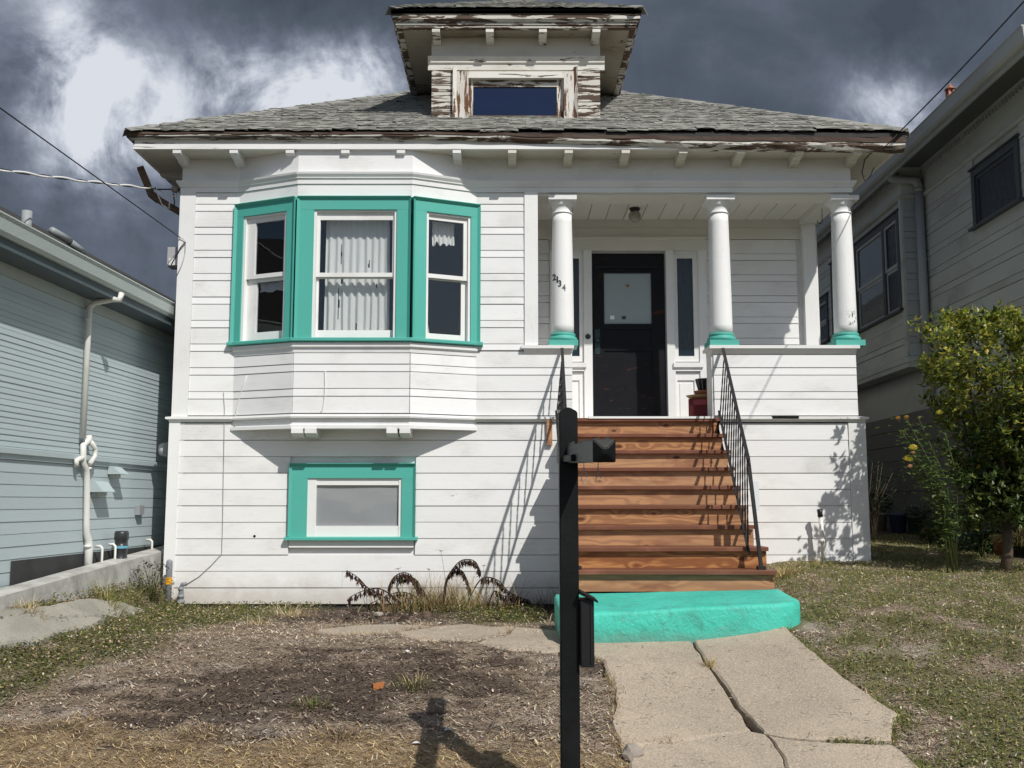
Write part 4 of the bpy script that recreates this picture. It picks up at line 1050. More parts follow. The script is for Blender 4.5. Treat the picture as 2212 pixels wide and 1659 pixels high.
# dormer footprint
YDm = 11.13; DP = Pan((0, YDm), (1, YDm))
dx0, dx1 = Xp(933.6, 190, YDm), Xp(1295, 190, YDm)
dgY = 10.8; dg0, dg1 = Xp(845, 35, dgY), Xp(1385, 38, dgY); dSoff = Zp(58.6, 10.85)
def shingles(parent, x0, x1, y0, z0, pit, nrow, expo, blocked, cap=300, wmin=.22, wmax=.36, wave=None):
    th = math.atan(pit); base = []
    for k in range(6):
        r2 = random.Random(k); m = MB(); n = 4; vs = []; L = expo*1.25
        for t in (0, 1):
            for i in range(n+1):
                for j in (0, 1, 2):
                    u = i/n; w = (0, .5, 1)[j]
                    curl = (.006*r2.uniform(-.2, 1) * (1-w)**2) * (1 if 0 < i < n else .7) + (.004*r2.uniform(-1, 1) if j == 0 else 0)
                    jag = (-.008*r2.random() if j == 0 else 0)
                    vs.append((u*.985, w*L + jag, curl + (.011 if t else 0)))
        q = (n+1)*3
        for i in range(n):
            for j in range(2):
                a = i*3+j; m2 = (a, a+1, a+4, a+3); m.v = m.v; m.f.append(tuple(q+c for c in (a, a+3, a+4, a+1))); m.m.append(0); m.sm.append(False)
            m.f.append((i*3, i*3+3, q+i*3+3, q+i*3)); m.m.append(0); m.sm.append(False)
        for a in (0, n*3):
            for j in range(2): m.f.append((a+j, a+j+1, q+a+j+1, q+a+j)); m.m.append(0); m.sm.append(False)
        m.v = [tuple(p) for p in vs]; base.append(m)
    meshes = [b.mesh('shingle', M['shingle']) for b in base]
    cnt = 0; rest = MB()
    for r in range(nrow):
        d = r*expo; dy = d*math.cos(th); a = x0 + dy - .02; b = x1 - dy + .02
        x = a - (0 if r == 0 else rnd.uniform(0, .1))
        while x < b - .03:
            w = min(rnd.uniform(wmin, wmax), b - x)
            if b - (x + w) < .08: w = b - x
            yc = y0 + dy
            if not blocked(x + w/2, yc):
                lift = (wave(x) if (wave and r == 0) else 0)
                Mx = Matrix.Translation((x, y0 + dy, z0 + d*math.sin(th) + .008 + lift)) @ Matrix.Rotation(th - R(3.2) + rnd.uniform(-.012, .012), 4, 'X') @ Matrix.Rotation(rnd.uniform(-.018, .018), 4, 'Z') @ Matrix.Diagonal((w, 1, rnd.uniform(.7, 1.8), 1))
                k = rnd.randrange(6)
                if cnt < cap:
                    link('shingle', meshes[k], parent, Mx); cnt += 1
                else:
                    off = len(rest.v); rest.v += [tuple(Mx @ Vector(p)) for p in base[k].v]; rest.f += [tuple(off+c for c in q) for q in base[k].f]; rest.m += base[k].m; rest.sm += base[k].sm
            x += w
    if rest.v: rest.build('upper_shingles', M['shingle'], parent, kind='stuff')
    return cnt
blk = lambda x, y: dx0+.05 < x < dx1-.05 and y > YDm + .05
wv = lambda x: .012*math.sin(x*4.1) + .010*math.sin(x*9.7+1) if x > -.9 else .004*math.sin(x*6)
shingles(roof, rx0, rx1, ry0, zE, PIT, 32, .125, blk, 290, .17, .27, wave=wv)
# hip caps
def hipcaps(parent, a, b, n, name='hip_shingle'):
    a = Vector(a); b = Vector(b); t = (b-a).normalized()
    side = Vector((t.y, -t.x, 0)).normalized()
    m = MB(); L = (b-a).length/n*1.2; w = .12; dr = .06
    m.add([(0,-w,-dr),(0,0,.004),(0,w,-dr),(L,-w,-dr-.006),(L,0,-.004),(L,w,-dr-.006),(0,-w,-dr-.012),(0,0,-.01),(0,w,-dr-.012)], [(0,1,4,3),(1,2,5,4),(0,6,7,1),(1,7,8,2)])
    for f in range(len(m.f)): m.f[f] = m.f[f][::-1]
    me = m.mesh(name, M['shingle'])
    u = side.cross(t).normalized()
    if u.z < 0: side = -side; u = -u
    Rm = Matrix(((t.x, side.x, u.x, 0), (t.y, side.y, u.y, 0), (t.z, side.z, u.z, 0), (0, 0, 0, 1)))
    for i in range(n):
        p = a.lerp(b, i/n); link(name, me, parent, Matrix.Translation(p + u*.028 + Vector((0, 0, rnd.uniform(-.004, .006)))) @ Rm @ Matrix.Rotation(rnd.uniform(-.04, .04), 4, 'Z'))
hwm = (rx1-rx0)/2
hipcaps(roof, (rx0, ry0, zE), (xm, ry0+hwm, zE+hwm*PIT), 28)
hipcaps(roof, (rx1, ry0, zE), (xm, ry0+hwm, zE+hwm*PIT), 28)

# ------------------------------------------------------------------ dormer
zdb = Zp(262, YDm)-.02
m = MB(); wx0, wx1 = Xp(1012, 215, YDm), Xp(1218, 215, YDm); wz0, wz1 = Zp(260, YDm), Zp(171, YDm)
m.box(dx0, wx0, .012, .1, zdb-.2, dSoff); m.box(wx1, dx1, .012, .1, zdb-.2, dSoff); m.box(wx0, wx1, .012, .1, wz1, dSoff); m.box(wx0, wx1, .012, .1, zdb-.2, wz0)
m.box(dx0, dx0+.06, .1, 3.2, zdb-.2, dSoff); m.box(dx1-.06, dx1, .1, 3.2, zdb-.2, dSoff); m.box(wx0-.05, wx1+.05, .3, .33, wz0-.1, wz1+.1)
dorm = m.build('dormer', M['peel_half'], house, DP.M)
drows = [(Zp(b, YDm), Zp(a, YDm)) for a, b in ((153,166),(166,186),(186,199),(199,221),(221,235),(235,249),(249,262))]
cx0, cx1_ = Xp(981, 200, YDm), Xp(1245, 200, YDm)
board_rows(dorm, DP, dx0-.005, cx0-.001, drows, 'peel', split=0); board_rows(dorm, DP, cx1_+.001, dx1+.005, drows, 'peel', split=0)
m = MB(); m.box(dx0-.01, dx1+.01, -.016, .01, Zp(126, YDm)+.002, dSoff-.001); m.build('frieze_board', M['soffit_white'], dorm, DP.M)
m = MB(); a, b = Zp(153, YDm), Zp(126, YDm)
m.prism([(.0, a+.001), (-.022, a+.001), (-.022, lerp(a, b, .45)), (-.04, lerp(a, b, .55)), (-.04, lerp(a, b, .7)), (-.065, b-.012), (-.065, b), (0, b)], dx0-.05, dx1+.06); m.build('frieze_moulding', M['peel_half'], dorm, DP.M)
# window casing
for a, b in ((cx0, wx0), (wx1, cx1_)):
    m = MB(); m.box(a, b, -.04, .01, wz0-.002, Zp(157, YDm)); m.build('casing', M['peel_v'], dorm, DP.M)
m = MB(); z2 = Zp(148, YDm)
m.prism([(cx0-.012, -.07), (cx0+.03, -.041), (cx0+.03, -.005), (cx0-.012, -.005)], wz0, z2, 'z'); m.build('back_band', M['peel_v'], dorm, DP.M); m = MB(); m.prism([(cx1_+.012, -.07), (cx1_+.012, -.005), (cx1_-.03, -.005), (cx1_-.03, -.041)], wz0, z2, 'z'); m.build('back_band', M['peel_v'], dorm, DP.M)
m = MB(); m.box(wx0+.0, wx1, -.038, .01, wz1, Zp(157, YDm)); m.build('head_casing', M['peel_half'], dorm, DP.M)
gx0, gx1, gz0, gz1 = Xp(1022, 215, YDm+.03), Xp(1203, 215, YDm+.03), Zp(250, YDm+.03), Zp(188, YDm+.03)
m = MB(); m.box(wx0, gx0, .02, .05, wz0, wz1); m.build('window_sash', M['peel_v'], dorm, DP.M); m = MB(); m.box(gx1, wx1, .02, .05, wz0, wz1); m.build('window_sash', M['peel_v'], dorm, DP.M)
m = MB(); m.box(gx0, gx1, .02, .05, gz1, wz1); m.build('sash_rail', M['peel'], dorm, DP.M)
m = MB(); m.box(gx0, gx1, .021, .05, wz0, gz0); m.build('sash_rail', M['weathered_wood'], dorm, DP.M)
m = MB(); m.box(gx0, gx1, .035, .04, gz0, gz1); m.build('glass_pane', M['glass_sky_reflection'], dorm, DP.M)
m = MB(); m.prism([(-.02, wz0-.04), (-.10, wz0-.075), (-.10, wz0-.06), (-.02, wz0-.004)], cx0-.0, cx1_+.02); m.build('flashing', M['gal'], dorm, DP.M)
# dormer eaves
m = MB(); sxa, sxb = dg0+.06, dg1-.06
zds = dSoff
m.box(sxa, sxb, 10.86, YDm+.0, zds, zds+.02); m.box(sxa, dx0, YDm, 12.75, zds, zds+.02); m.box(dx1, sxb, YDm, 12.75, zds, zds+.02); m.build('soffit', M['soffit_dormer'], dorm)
zg1, zg0_, zf0 = Zp(22, dgY), Zp(44, dgY), Zp(58, 10.85)
m = MB()
ringp = [(dg0, 13.2), (dg0, dgY), (dg1, dgY), (dg1, 13.2)]
sweep(m, ringp, [(-.11, zg1), (0, zg1), (.0, lerp(zg1, zg0_, .35)), (-.01, lerp(zg1, zg0_, .4)), (-.008, lerp(zg1, zg0_, .8)), (-.03, zg0_), (-.11, zg0_)]); m.build('gutter', M['peel'], dorm)
m = MB(); sweep(m, ringp, [(-.12, zg0_+.001), (-.045, zg0_+.001), (-.045, lerp(zg0_, zds, .5)), (-.06, lerp(zg0_, zds, .55)), (-.055, zds-.004), (-.12, zds-.004)]); m.build('fascia_board', M['peel'], dorm)
for a, b in ((985.5,1006.5),(1102,1122),(1163.5+.5,1183)):
    pass
for a in (430, 787, 1140, 1495):
    x = Xp(792 + (a+30)*.3255, 65, 10.87); m = MB(); f0 = 10.865; yb = YDm-.018
    m.prism([(f0, zds-.0005), (yb, zds-.0005), (yb, zds-.095), (lerp(f0, yb, .55), zds-.085), (lerp(f0, yb, .5), zds-.07), (f0+.01, zds-.06), (f0, zds-.05)], x-.045, x+.045); m.build('eave_bracket', M['peel_half'], dorm)
m = MB(); v, f = roofmesh(dg0-.005, dg1+.005, dgY-.0, 17.5, zg1+.004, PIT, False); m.add(v, f); droof = m.build('dormer_roof', M['dark_roof'], house)
shingles(droof, dg0-.02, dg1+.02, dgY-.03, zg1+.012, PIT, 12, .125, lambda x, y: False, 90, .17, .27)
hh = (dg1-dg0)/2+.005; dm = (dg0+dg1)/2
hipcaps(droof, (dg0-.01, dgY-.02, zg1+.01), (dm, dgY+hh, zg1+hh*PIT+.01), 10); hipcaps(droof, (dg1+.01, dgY-.02, zg1+.01), (dm, dgY+hh, zg1+hh*PIT+.01), 10)
# ------------------------------------------------------------------ curtains, stairs, rails
def cloth(name, x0, x1, z0, z1, y, pan, folds, amp, lab, cat='curtain', mat='curtain', holes=(), hem=0.0, nx=90, nz=30, gather=0.0, group=None):
    m = MB(); vs = []; ok = []
    r = random.Random(hash(name + lab) % 999 if False else len(lab))
    for j in range(nz+1):
        for i in range(nx+1):
            u = i/nx; w = j/nz
            ph = folds*2*math.pi*u + 2.2*noise.noise(Vector((u*3.1, w*.7, len(lab)))) + 1.0*noise.noise(Vector((u*9, w*1.2, 4)))
            a = amp*(.35+.65*(1-w)) * (1 + .9*noise.noise(Vector((u*7, w*.8, 3))))
            xx = lerp(x0, x1, u) + gather*(u-.5)*(w-.5) + .004*noise.noise(Vector((u*20, w*6, 1)))
            zb = z0 + hem*noise.noise(Vector((u*7, 0, 9)))
            vs.append((xx, y + a*math.sin(ph), lerp(zb, z1, w)))
    fs = []
    for j in range(nz):
        for i in range(nx):
            u = (i+.5)/nx; w = (j+.5)/nz
            if any(abs(u-hu) < hw*(1-abs(w-hv)/hh) for hu, hv, hw, hh in holes if abs(w-hv) < hh): continue
            fs.append((j*(nx+1)+i, j*(nx+1)+i+1, (j+1)*(nx+1)+i+1, (j+1)*(nx+1)+i))
    m.smooth = True; m.add(vs, fs); o = m.build(name, M[mat], None, pan.M); tag(o, lab, cat, group); return o
g = rect(pc, 691, 848, 475, 725)
cloth('curtain', g[0]+.03, g[1]-.05, g[2]-.02, g[3]+.03, .135, pc, 9, .020, 'torn cream curtain hanging in long folds behind the middle bay window', holes=[(.24,.72,.012,.1),(.26,.5,.02,.05),(.22,.3,.01,.22),(.68,.62,.012,.05),(.8,.45,.01,.07),(.5,.1,.02,.03)], gather=-.02)
g = rect(pr_, 925, 1003, 478, 594)
cloth('curtain', g[0]+.09, g[1]-.07, lerp(g[3], g[2], .38), g[3]+.02, .13, pr_, 5, .014, 'short scalloped scrap of cream curtain at the top of the right bay window', hem=.05, nx=40)
g = rect(pr_, 922, 1000, 640, 721)
m = MB(); n = 12; vs = []
for j in range(n+1):
    for i in range(n+1):
        w = j/n; vs.append((g[0] + i/n*(.085*(1-w)+.004) - .01, .14 + .012*math.sin(i*1.9), lerp(g[2], g[3]+.05, w)))
m.smooth = True; m.add(vs, [(j*(n+1)+i, j*(n+1)+i+1, (j+1)*(n+1)+i+1, (j+1)*(n+1)+i) for j in range(n) for i in range(n)])
tag(m.build('curtain', M['curtain'], None, pr_.M), 'narrow wedge of cream curtain in the lower left of the right bay window', 'curtain')
g = rect(pl, 548, 613, 606, 622)
m = MB(); vs = []
for j in range(5):
    for i in range(15): vs.append((lerp(g[0]+.02, g[1], i/14), .085 + .012*math.sin(i*1.3+j), lerp(g[2]-.02, g[3]+.005, j/4) + .008*math.sin(i*.9)))
m.smooth = True; m.add(vs, [(j*15+i, j*15+i+1, (j+1)*15+i+1, (j+1)*15+i) for j in range(4) for i in range(14)])
tag(m.build('rag', M['plate_grey'], None, pl.M), 'grey crumpled rag hanging under the middle rail of the left bay window', 'rag')

zTr = [zFloor + .004 - .187*i for i in range(9)]; yN = [YW - .035 - .25*i for i in range(9)]
stairs = thing('wooden_stairs', (1.33, 9.8, G(1.3, 9.8)), 'reddish stained wooden front steps climbing from the teal slab to the porch', 'stairs')
x0s, x1s = .535, 2.235
for i in range(9):
    a, b = x0s - .015 + rnd.uniform(-.006, .006), x1s + (.03, .03, .02, 0, 0, -.01, .0, .06, .06)[i]
    L = b - a; m = MB(); m.prism([(0, -.036), (0, -.006), (.006, 0), (.285, 0), (.285, -.036)], -L/2, L/2)
    m.build('tread', M['tread'], stairs, Matrix.Translation(((a+b)/2, yN[i], zTr[i])) @ Matrix.Rotation(rnd.uniform(-.004, .001), 4, 'Y'))
    m = MB(); L = x1s - x0s + (.05 if i > 6 else 0) ; h = .187 - .037
    m.box(-L/2, L/2, 0, .022, -h+.001, 0)
    m.build('riser', M['cedar'], stairs, Matrix.Translation((x0s + L/2, yN[i] + .045, zTr[i] - .036)))
for xx in (x0s+.001, x1s-.045):
    prof = [(YW-.02, zTr[0]-.04)]
    for i in range(9):
        prof += [(yN[i]+.068, zTr[i]-.038), (yN[i]+.068, (zTr[i+1]-.038) if i < 8 else G(1, 9)-.05)]
    prof += [(YW-.02, G(1, 10.8)-.1)]
    m = MB(); m.prism(prof, xx, xx+.04); m.build('stringer', M['cedar'] if xx > 1 else M['white_worn'], stairs)
m = MB(); m.box(x0s-.16, x0s-.10, YW-.06, YW-.027, Zp(962, YW), Zp(905, YW)); m.build('stair_ledger', M['cedar'], stairs)

# teal slab
def teal_block():
    zt0 = zTr[8] - .187
    q = [Vector((.36, 8.62)), Vector((.36, 7.58)), Vector((1.95, 7.66))] + [Vector((1.95+.30*math.sin(k*math.pi/10), 7.97-.30*math.cos(k*math.pi/10) - .0)) for k in range(1, 6)] + [Vector((2.29, 8.66))]
    bd = []
    for i in range(len(q)):
        a = q[i]; b = q[(i+1) % len(q)]; k = max(1, int((b-a).length/.05)); bd += [a.lerp(b, j/k) for j in range(k)]
    cx, cy = 1.3, 8.1; n = len(bd)
    def zt(x, y): return zt0 + lerp(lerp(-.050, .012, sstep(.3, 2.3, x)), lerp(.0, .035, (x-.36)/1.9), (y-7.6)/1.05) + .004*fbm(x, y, 4, 3)
    def inset(p, d): v = Vector((cx - p.x, cy - p.y)); sx = 1 if v.x > 0 else -1; sy = 1 if v.y > 0 else -1; return Vector((p.x + v.x*d/1.0, p.y + v.y*d/.5))
    rings = [(0, lambda p: G(p.x, p.y)-.12), (0, lambda p: lerp(G(p.x, p.y), zt(p.x, p.y), .45)), (0, lambda p: zt(p.x, p.y)-.03), (.006, lambda p: zt(p.x, p.y)-.01), (.02, lambda p: zt(p.x, p.y))]
    V = []; F_ = []
    for d, zf in rings:
        for p in bd:
            r_ = inset(p, d); z = zf(p); j = .010*fbm(p.x*2+z*3, p.y*2+z*5, 2.5, 4) if d == 0 else .004*fbm(p.x, p.y, 9, 2)
            v = Vector((p.x-cx, p.y-cy)).normalized(); V.append((r_.x + v.x*j, r_.y + v.y*j, z))
    for k in range(len(rings)-1):
        for i in range(n): j = (i+1) % n; F_.append((k*n+i, k*n+j, (k+1)*n+j, (k+1)*n+i))
    top = [Vector(V[(len(rings)-1)*n+i][:2]) for i in range(n)]; inner = []
    y = 7.6
    while y < 8.7:
        x = .4
        while x < 2.3:
            if inpoly(x, y, [p.lerp(Vector((cx, cy)), .04) for p in top]): inner.append(Vector((x, y)))
            x += .07
        y += .07
    v, e, f, *_ = delaunay_2d_cdt(top + inner, [(i, (i+1) % n) for i in range(n)], [], 1, 1e-5)
    off = len(V); V += [(p.x, p.y, zt(p.x, p.y) if i >= n else V[(len(rings)-1)*n+i][2]) for i, p in enumerate(v)]; F_ += [tuple(off+c for c in t_) for t_ in f]
    me = bpy.data.meshes.new('concrete_step'); me.from_pydata(V, [], F_); me.materials.append(M['block_teal'])
    import bmesh
    bm = bmesh.new(); bm.from_mesh(me); bmesh.ops.remove_doubles(bm, verts=bm.verts, dist=1e-4); bmesh.ops.recalc_face_normals(bm, faces=bm.faces)
    for f_ in bm.faces: f_.smooth = True
    bm.to_mesh(me); bm.free()
    link('concrete_step', me, None, None, 'bright turquoise painted concrete slab at the foot of the wooden steps', 'step')
teal_block()

# iron railings
def twisted(L):
    m = MB(); n = max(6, int(L/.045)); vs = []; fs = []
    for i in range(n+1):
        t = i/n; tw = 0 if t < .08 or t > .92 else (t-.08)/.84*math.pi*3.0
        w = .0075 if (t < .08 or t > .92) else .0085
        for k in range(4):
            a = tw + math.pi/4 + k*math.pi/2; vs.append((w*.95*math.cos(a), w*.95*math.sin(a), t*L))
    for i in range(n):
        for k in range(4): fs.append((i*4+k, i*4+(k+1)%4, (i+1)*4+(k+1)%4, (i+1)*4+k))
    m.add(vs, fs); return m.mesh('baluster', M['iron'])
def railing(xt, xb, lab):
    ta = Vector((xt, YW-.04, Zp(749, YW-.05))); tb = Vector((xb, 8.93, ZE+.39))
    ba = Vector((xt-.07, YW-.10, zFloor+.075)); bb = Vector((xb-.01, 8.95, zTr[8]+.13))
    r = thing('iron_railing', (xb, 8.9, zTr[8]), lab, 'railing', 'iron railings on the front steps')
    m = MB(); m.bar(ta, tb, .032, .012); m.tube([tb, tb+Vector((0,-.04,-.03)), tb+Vector((0,-.05,-.07))], .008, 6); m.build('top_rail', M['iron'], r)
    m = MB(); m.bar(ba, bb, .025, .012); m.build('bottom_rail', M['iron'], r)
    m = MB(); m.bar(tb+Vector((0, .01, .02)), Vector((xb+.075, 8.87, zTr[8]+.0)), .03, .03); m.box(xb+.04, xb+.11, 8.84, 8.91, zTr[8], zTr[8]+.03); m.build('newel', M['iron'], r)
    n = 13
    for i in range(n):
        t = (i+.6)/n; a = ba.lerp(bb, t); b = ta.lerp(tb, (a.y-ta.y)/(tb.y-ta.y)); L = (b-a).length
        d = (b-a).normalized(); q = Vector((0,0,1)).rotation_difference(d).to_matrix().to_4x4()
        link('baluster', twisted(round(L, 2)), r, Matrix.Translation(a) @ q)
    # stay to the wall, top
    m = MB(); m.tube([ta, ta+Vector((0,.03,.0)), ta+Vector((0, .04, -.03))], .008, 6); m.build('wall_stay', M['iron'], r)
    m = MB()
    c = ba + Vector((0,-.02,.0)); m.tube([c + Vector((0, .045*math.cos(a)*(1-a/9), .055*math.sin(a)*(1-a/9)-.05)) for a in [k*.5 for k in range(14)]], .006, 6); m.build('scroll', M['iron'], r)
    return r
railing(Xp(1214, 750, YW-.04), .50, 'black twisted iron railing on the left edge of the wooden steps, behind the sign post')
railing(Xp(1561, 750, YW-.04), 2.115, 'black twisted iron railing on the right edge of the wooden steps')
a = at(1624, 1040, 9.0); b = at(1633, 1104, 9.0)
m = MB(); m.box(a.x, b.x+.03, 8.99, 8.993, b.z, a.z); o = m.build('paper_notice', M['paper'], None); tag(o, 'small white paper sheet tied to the right stair railing', 'paper')

# ------------------------------------------------------------------ sign post
YP = 4.98
sgn = thing('sign_post', (.28, YP+.05, G(.28, 5)), 'black wooden sign post with short arm standing in front of the steps', 'post')
pxa, pxb = Xp(1210, 1300, YP), Xp(1251, 1300, YP); pw = pxb - pxa; zsh = Zp(889, YP)
import bmesh
def bevbox(name, x0, x1, y0, y1, z0, z1, mats, parent, bev=.006, Mx=None, apex=None, ax='z'):
    bm = bmesh.new(); c = [bm.verts.new(p) for p in ((x0,y0,z0),(x1,y0,z0),(x1,y1,z0),(x0,y1,z0),(x0,y0,z1),(x1,y0,z1),(x1,y1,z1),(x0,y1,z1))]
    fs = [(0,3,2,1),(0,1,5,4),(1,2,6,5),(2,3,7,6),(3,0,4,7)]
    for f in fs: bm.faces.new([c[i] for i in f])
    if apex is None: bm.faces.new([c[i] for i in (4,5,6,7)])
    else:
        xm_, ym_, k = (x0+x1)/2, (y0+y1)/2, .22
        t = [bm.verts.new((xm_+(p.co.x-xm_)*k, ym_+(p.co.y-ym_)*k, z1+apex)) for p in c[4:]]
        bm.faces.new(t)
        for i in range(4): j = (i+1) % 4; bm.faces.new((c[4+i], c[4+j], t[j], t[i]))
    bmesh.ops.recalc_face_normals(bm, faces=bm.faces)
    bmesh.ops.bevel(bm, geom=list(bm.edges), offset=bev, segments=2, affect='EDGES')
    me = bpy.data.meshes.new(name); bm.to_mesh(me); bm.free()
    for m_ in mats: me.materials.append(m_)
    return link(name, me, parent, Mx)
bevbox('post', pxa, pxb, YP, YP+pw, G(.28, 5)-.3, zsh, [M['black']], sgn, .005, None, .025)
# arm reaches towards the street; local x along its length
aA = at(1203, 984, 5.42); aB = at(1281, 974, 4.10); aA.x += .045; aB.x += .045
d = (aB - aA); L = d.length; d.normalize(); s = Vector((0,0,1)).cross(d).normalized(); u = d.cross(s)
AM = Matrix(((s.x, u.x, d.x, aA.x), (s.y, u.y, d.y, aA.y), (s.z, u.z, d.z, aA.z), (0,0,0,1)))
hw_ = .044
bevbox('arm', -hw_, hw_, -hw_, hw_, 0, L-.012, [M['black_worn']], sgn, .004, AM)
bevbox('arm_cap', -hw_-.003, hw_+.003, -hw_-.003, hw_+.003, L-.011, L+.012, [M['black']], sgn, .003, AM, .022)
bevbox('arm_bracket', hw_, hw_+.022, -hw_+.006, -.006, L*.25, L*.58, [M['black']], sgn, .003, AM) if s.x < 0 else bevbox('arm_bracket', -hw_-.022, -hw_, -hw_+.006, -.006, L*.25, L*.58, [M['black']], sgn, .003, AM)
m = MB()
for t in np.linspace(.30, .92, 9): 
    p = AM @ Vector((rnd.uniform(-.03, .03), hw_+.008, L*t)); m.bar(p + Vector((-.012,0,-.008)), p + Vector((.012,.006,.006)), .014, .012)
m.build('moss_lump', M['tar'], sgn, kind='stuff')
for t, nm in ((.55, 'wire loop hanging near the post'), (.88, 'open wire hook hanging near the end cap of the arm')):
    p = AM @ Vector((0, -hw_, L*t)); m = MB(); w = .011
    if t < .6: pts = [p, p+Vector((0,0,-.02)), p+Vector((w,0,-.05)), p+Vector((w*1.1,0,-.08)), p+Vector((0,0,-.105)), p+Vector((-w*1.1,0,-.08)), p+Vector((-w,0,-.05)), p+Vector((0,0,-.02))]; m.tube(pts, .0016, 5)
    else: m.tube([p, p+Vector((0,0,-.03)), p+Vector((w,0,-.07))], .0016, 5); m.tube([p+Vector((0,0,-.012)), p+Vector((-.003,0,-.04)), p+Vector((-w,0,-.085))], .0016, 5)
    o = m.build('wire_hook', M['wire_grey'], None); tag(o, 'thin metal ' + nm, 'hook')
# flyer box on the right side of the post
fb = thing('flyer_box', (pxb+.04, YP+.04, Zp(1440, YP)), 'black plastic flyer box with slanted lid on the side of the sign post', 'box')
fx0, fx1 = pxb+.002, Xp(1286, 1360, YP-.02); fz0, fz1 = Zp(1441, YP-.02), Zp(1296, YP-.02)
bevbox('box_body', fx0, fx1-.006, YP-.03, YP+.13, fz0, fz1, [M['plastic_black']], fb, .004)
m = MB(); m.box(fx0+.006, fx0+.012, YP-.036, YP-.028, fz0+.02, fz1-.01); m.box(fx1-.024, fx1-.018, YP-.036, YP-.028, fz0+.02, fz1-.01); m.build('box_rib', M['plastic_black'], fb)
m = MB(); m.prism([(fx0-.001, fz1+.028), (fx1+.012, fz1-.012), (fx1+.012, fz1-.002), (fx0-.001, fz1+.045)], YP-.05, YP+.15, 'y'); m.build('box_lid', M['black'], fb)

# ------------------------------------------------------------------ pots by the door
Yq = 11.35; cx = 2.19
cr = thing('milk_crate', (cx, Yq, zFloor), 'faded red plastic milk crate beside the porch door under stacked pots', 'crate')
ang = R(-12); CM = Matrix.Translation((cx, Yq, zFloor)) @ Matrix.Rotation(ang, 4, 'Z'); hc = .155; Hc = Zp(866, Yq) - zFloor + .01
m = MB(); t = .012
for sx in (-1, 1): m.box(sx*hc-t/2, sx*hc+t/2, -hc, hc, 0, Hc)
m.box(-hc, hc, hc-t, hc, 0, Hc); m.box(-hc, hc, -hc, -hc+t, Hc-.07, Hc); m.box(-hc, hc, -hc, -hc+t, 0, .03); m.box(-hc, -hc+.05, -hc, -hc+t, 0, Hc); m.box(hc-.03, hc, -hc, -hc+t, 0, Hc); m.box(-hc, hc, -hc, hc, 0, .01); m.box(-hc, hc, -hc, hc, Hc-.012, Hc-.002)
m.build('crate_body', M['crate_red'], cr, CM)
m = MB()
for k in range(-3, 8):
    xx = -.09 + k*.034
    for sg in (-1, 1):
        a = Vector((xx, -hc+.006, .03)); b = Vector((xx + sg*.11, -hc+.006, Hc-.07))
        a2 = a if sg > 0 else Vector((a.x+.11-.11, a.y, a.z))
        def clipx(p, q):
            lo, hi = -hc+.045, hc-.03
            P, Q = p.copy(), q.copy()
            for A, B in ((P, Q), (Q, P)):
                for lim, side in ((lo, -1), (hi, 1)):
                    if (A.x - lim)*side > 0:
                        if abs(B.x-A.x) < 1e-6: return None
                        tt = (lim-A.x)/(B.x-A.x)
                        if not 0 <= tt <= 1: return None
                        A[:] = A.lerp(B, tt)
            return P, Q
        c = clipx(a, b)
        if c and (c[0]-c[1]).length > .02: m.bar(c[0], c[1], .006, .008)
m.build('crate_lattice', M['crate_red'], cr, CM)
zc = zFloor + Hc
m = MB(); m.lathe([(.10, 0), (.15, .035), (.165, .05), (.155, .05), (.12, .02)], (2.16, Yq, zc), 28); tag(m.build('plant_saucer', M['tan_clay'], None), 'wide tan clay saucer lying on the red milk crate', 'saucer')
m = MB(); m.lathe([(.105, 0), (.115, .03), (.122, .045), (.12, .052), (.10, .05)], (2.21, Yq-.01, zc+.051), 24); tag(m.build('terracotta_bowl', M['terracotta'], None), 'shallow terracotta bowl between the tan saucer and the black pot', 'bowl')
m = MB(); n = 24; m.lathe([(.078, 0), (.108, .118), (.112, .12), (.112, .135), (.10, .135), (.085, .02)], (2.215, Yq-.01, zc+.104), n, 0)
pot = m.build('plant_pot', M['plastic_black'], None); tag(pot, 'empty black plastic plant pot on top of the stack by the door', 'pot')
m = MB()
for k in range(12):
    a = k*math.pi/6; r0, r1 = .080, .110; m.bar((2.215+r0*math.cos(a), Yq-.01+r0*math.sin(a), zc+.107), (2.215+r1*math.cos(a), Yq-.01+r1*math.sin(a), zc+.22), .004, .004)
m.build('pot_rib', M['plate_grey'], pot)

# ------------------------------------------------------------------ left neighbour
ML = .04
def Lpan(X9): return Pan((X9 + ML*(6-9), 6), (X9 + ML*(20-9), 20))
LP = Lpan(-4.15); hL = thing('neighbour_house_left', (-5.5, 10, G(-5, 10)), 'pale blue-grey clapboard house at the left edge with long white gutter', 'house')
def Lz(px, py, off=0): return LP.hit(px, py, off)
zbt, zbb = Lz(0, 963)[1], Lz(0, 981)[1]
oh = .275; GP = Lpan(-4.15+oh+.05); zgut = GP.hit(0, 500)[1]; zgtop = GP.hit(0, 457)[1]
zSL = LP.hit(0, 566)[1]; zLb = Lz(300, 1215)[1] - .35
m = MB(); m.box(-.5, 14, .006, .2, G(-5,10)-.6, zSL); m.box(-.5, -.3, .2, 4, G(-5,10)-.6, zSL); m.build('wall', M['left_paint'], hL, LP.M)
e1 = .0
n1 = 29; hh_ = (zSL - .10 - zbt)/n1
board_rows(hL, LP, 0, 13.5, [(zbt + i*hh_, zbt + (i+1)*hh_) for i in range(n1)], 'left_paint', name='clapboard', split=0, gap=.001, t=.016)
m = MB(); m.box(0, 13.5, -.03, 0, zSL-.10, zSL-.002); m.build('frieze_board', M['left_trim'], hL, LP.M)
m = MB(); m.prism([(0, zbb-.035), (-.028, zbb-.035), (-.028, zbb), (-.05, zbb+.01), (-.05, zbt-.012), (0, zbt)], 0, 13.5); m.build('belt_board', M['left_paint'], hL, LP.M)
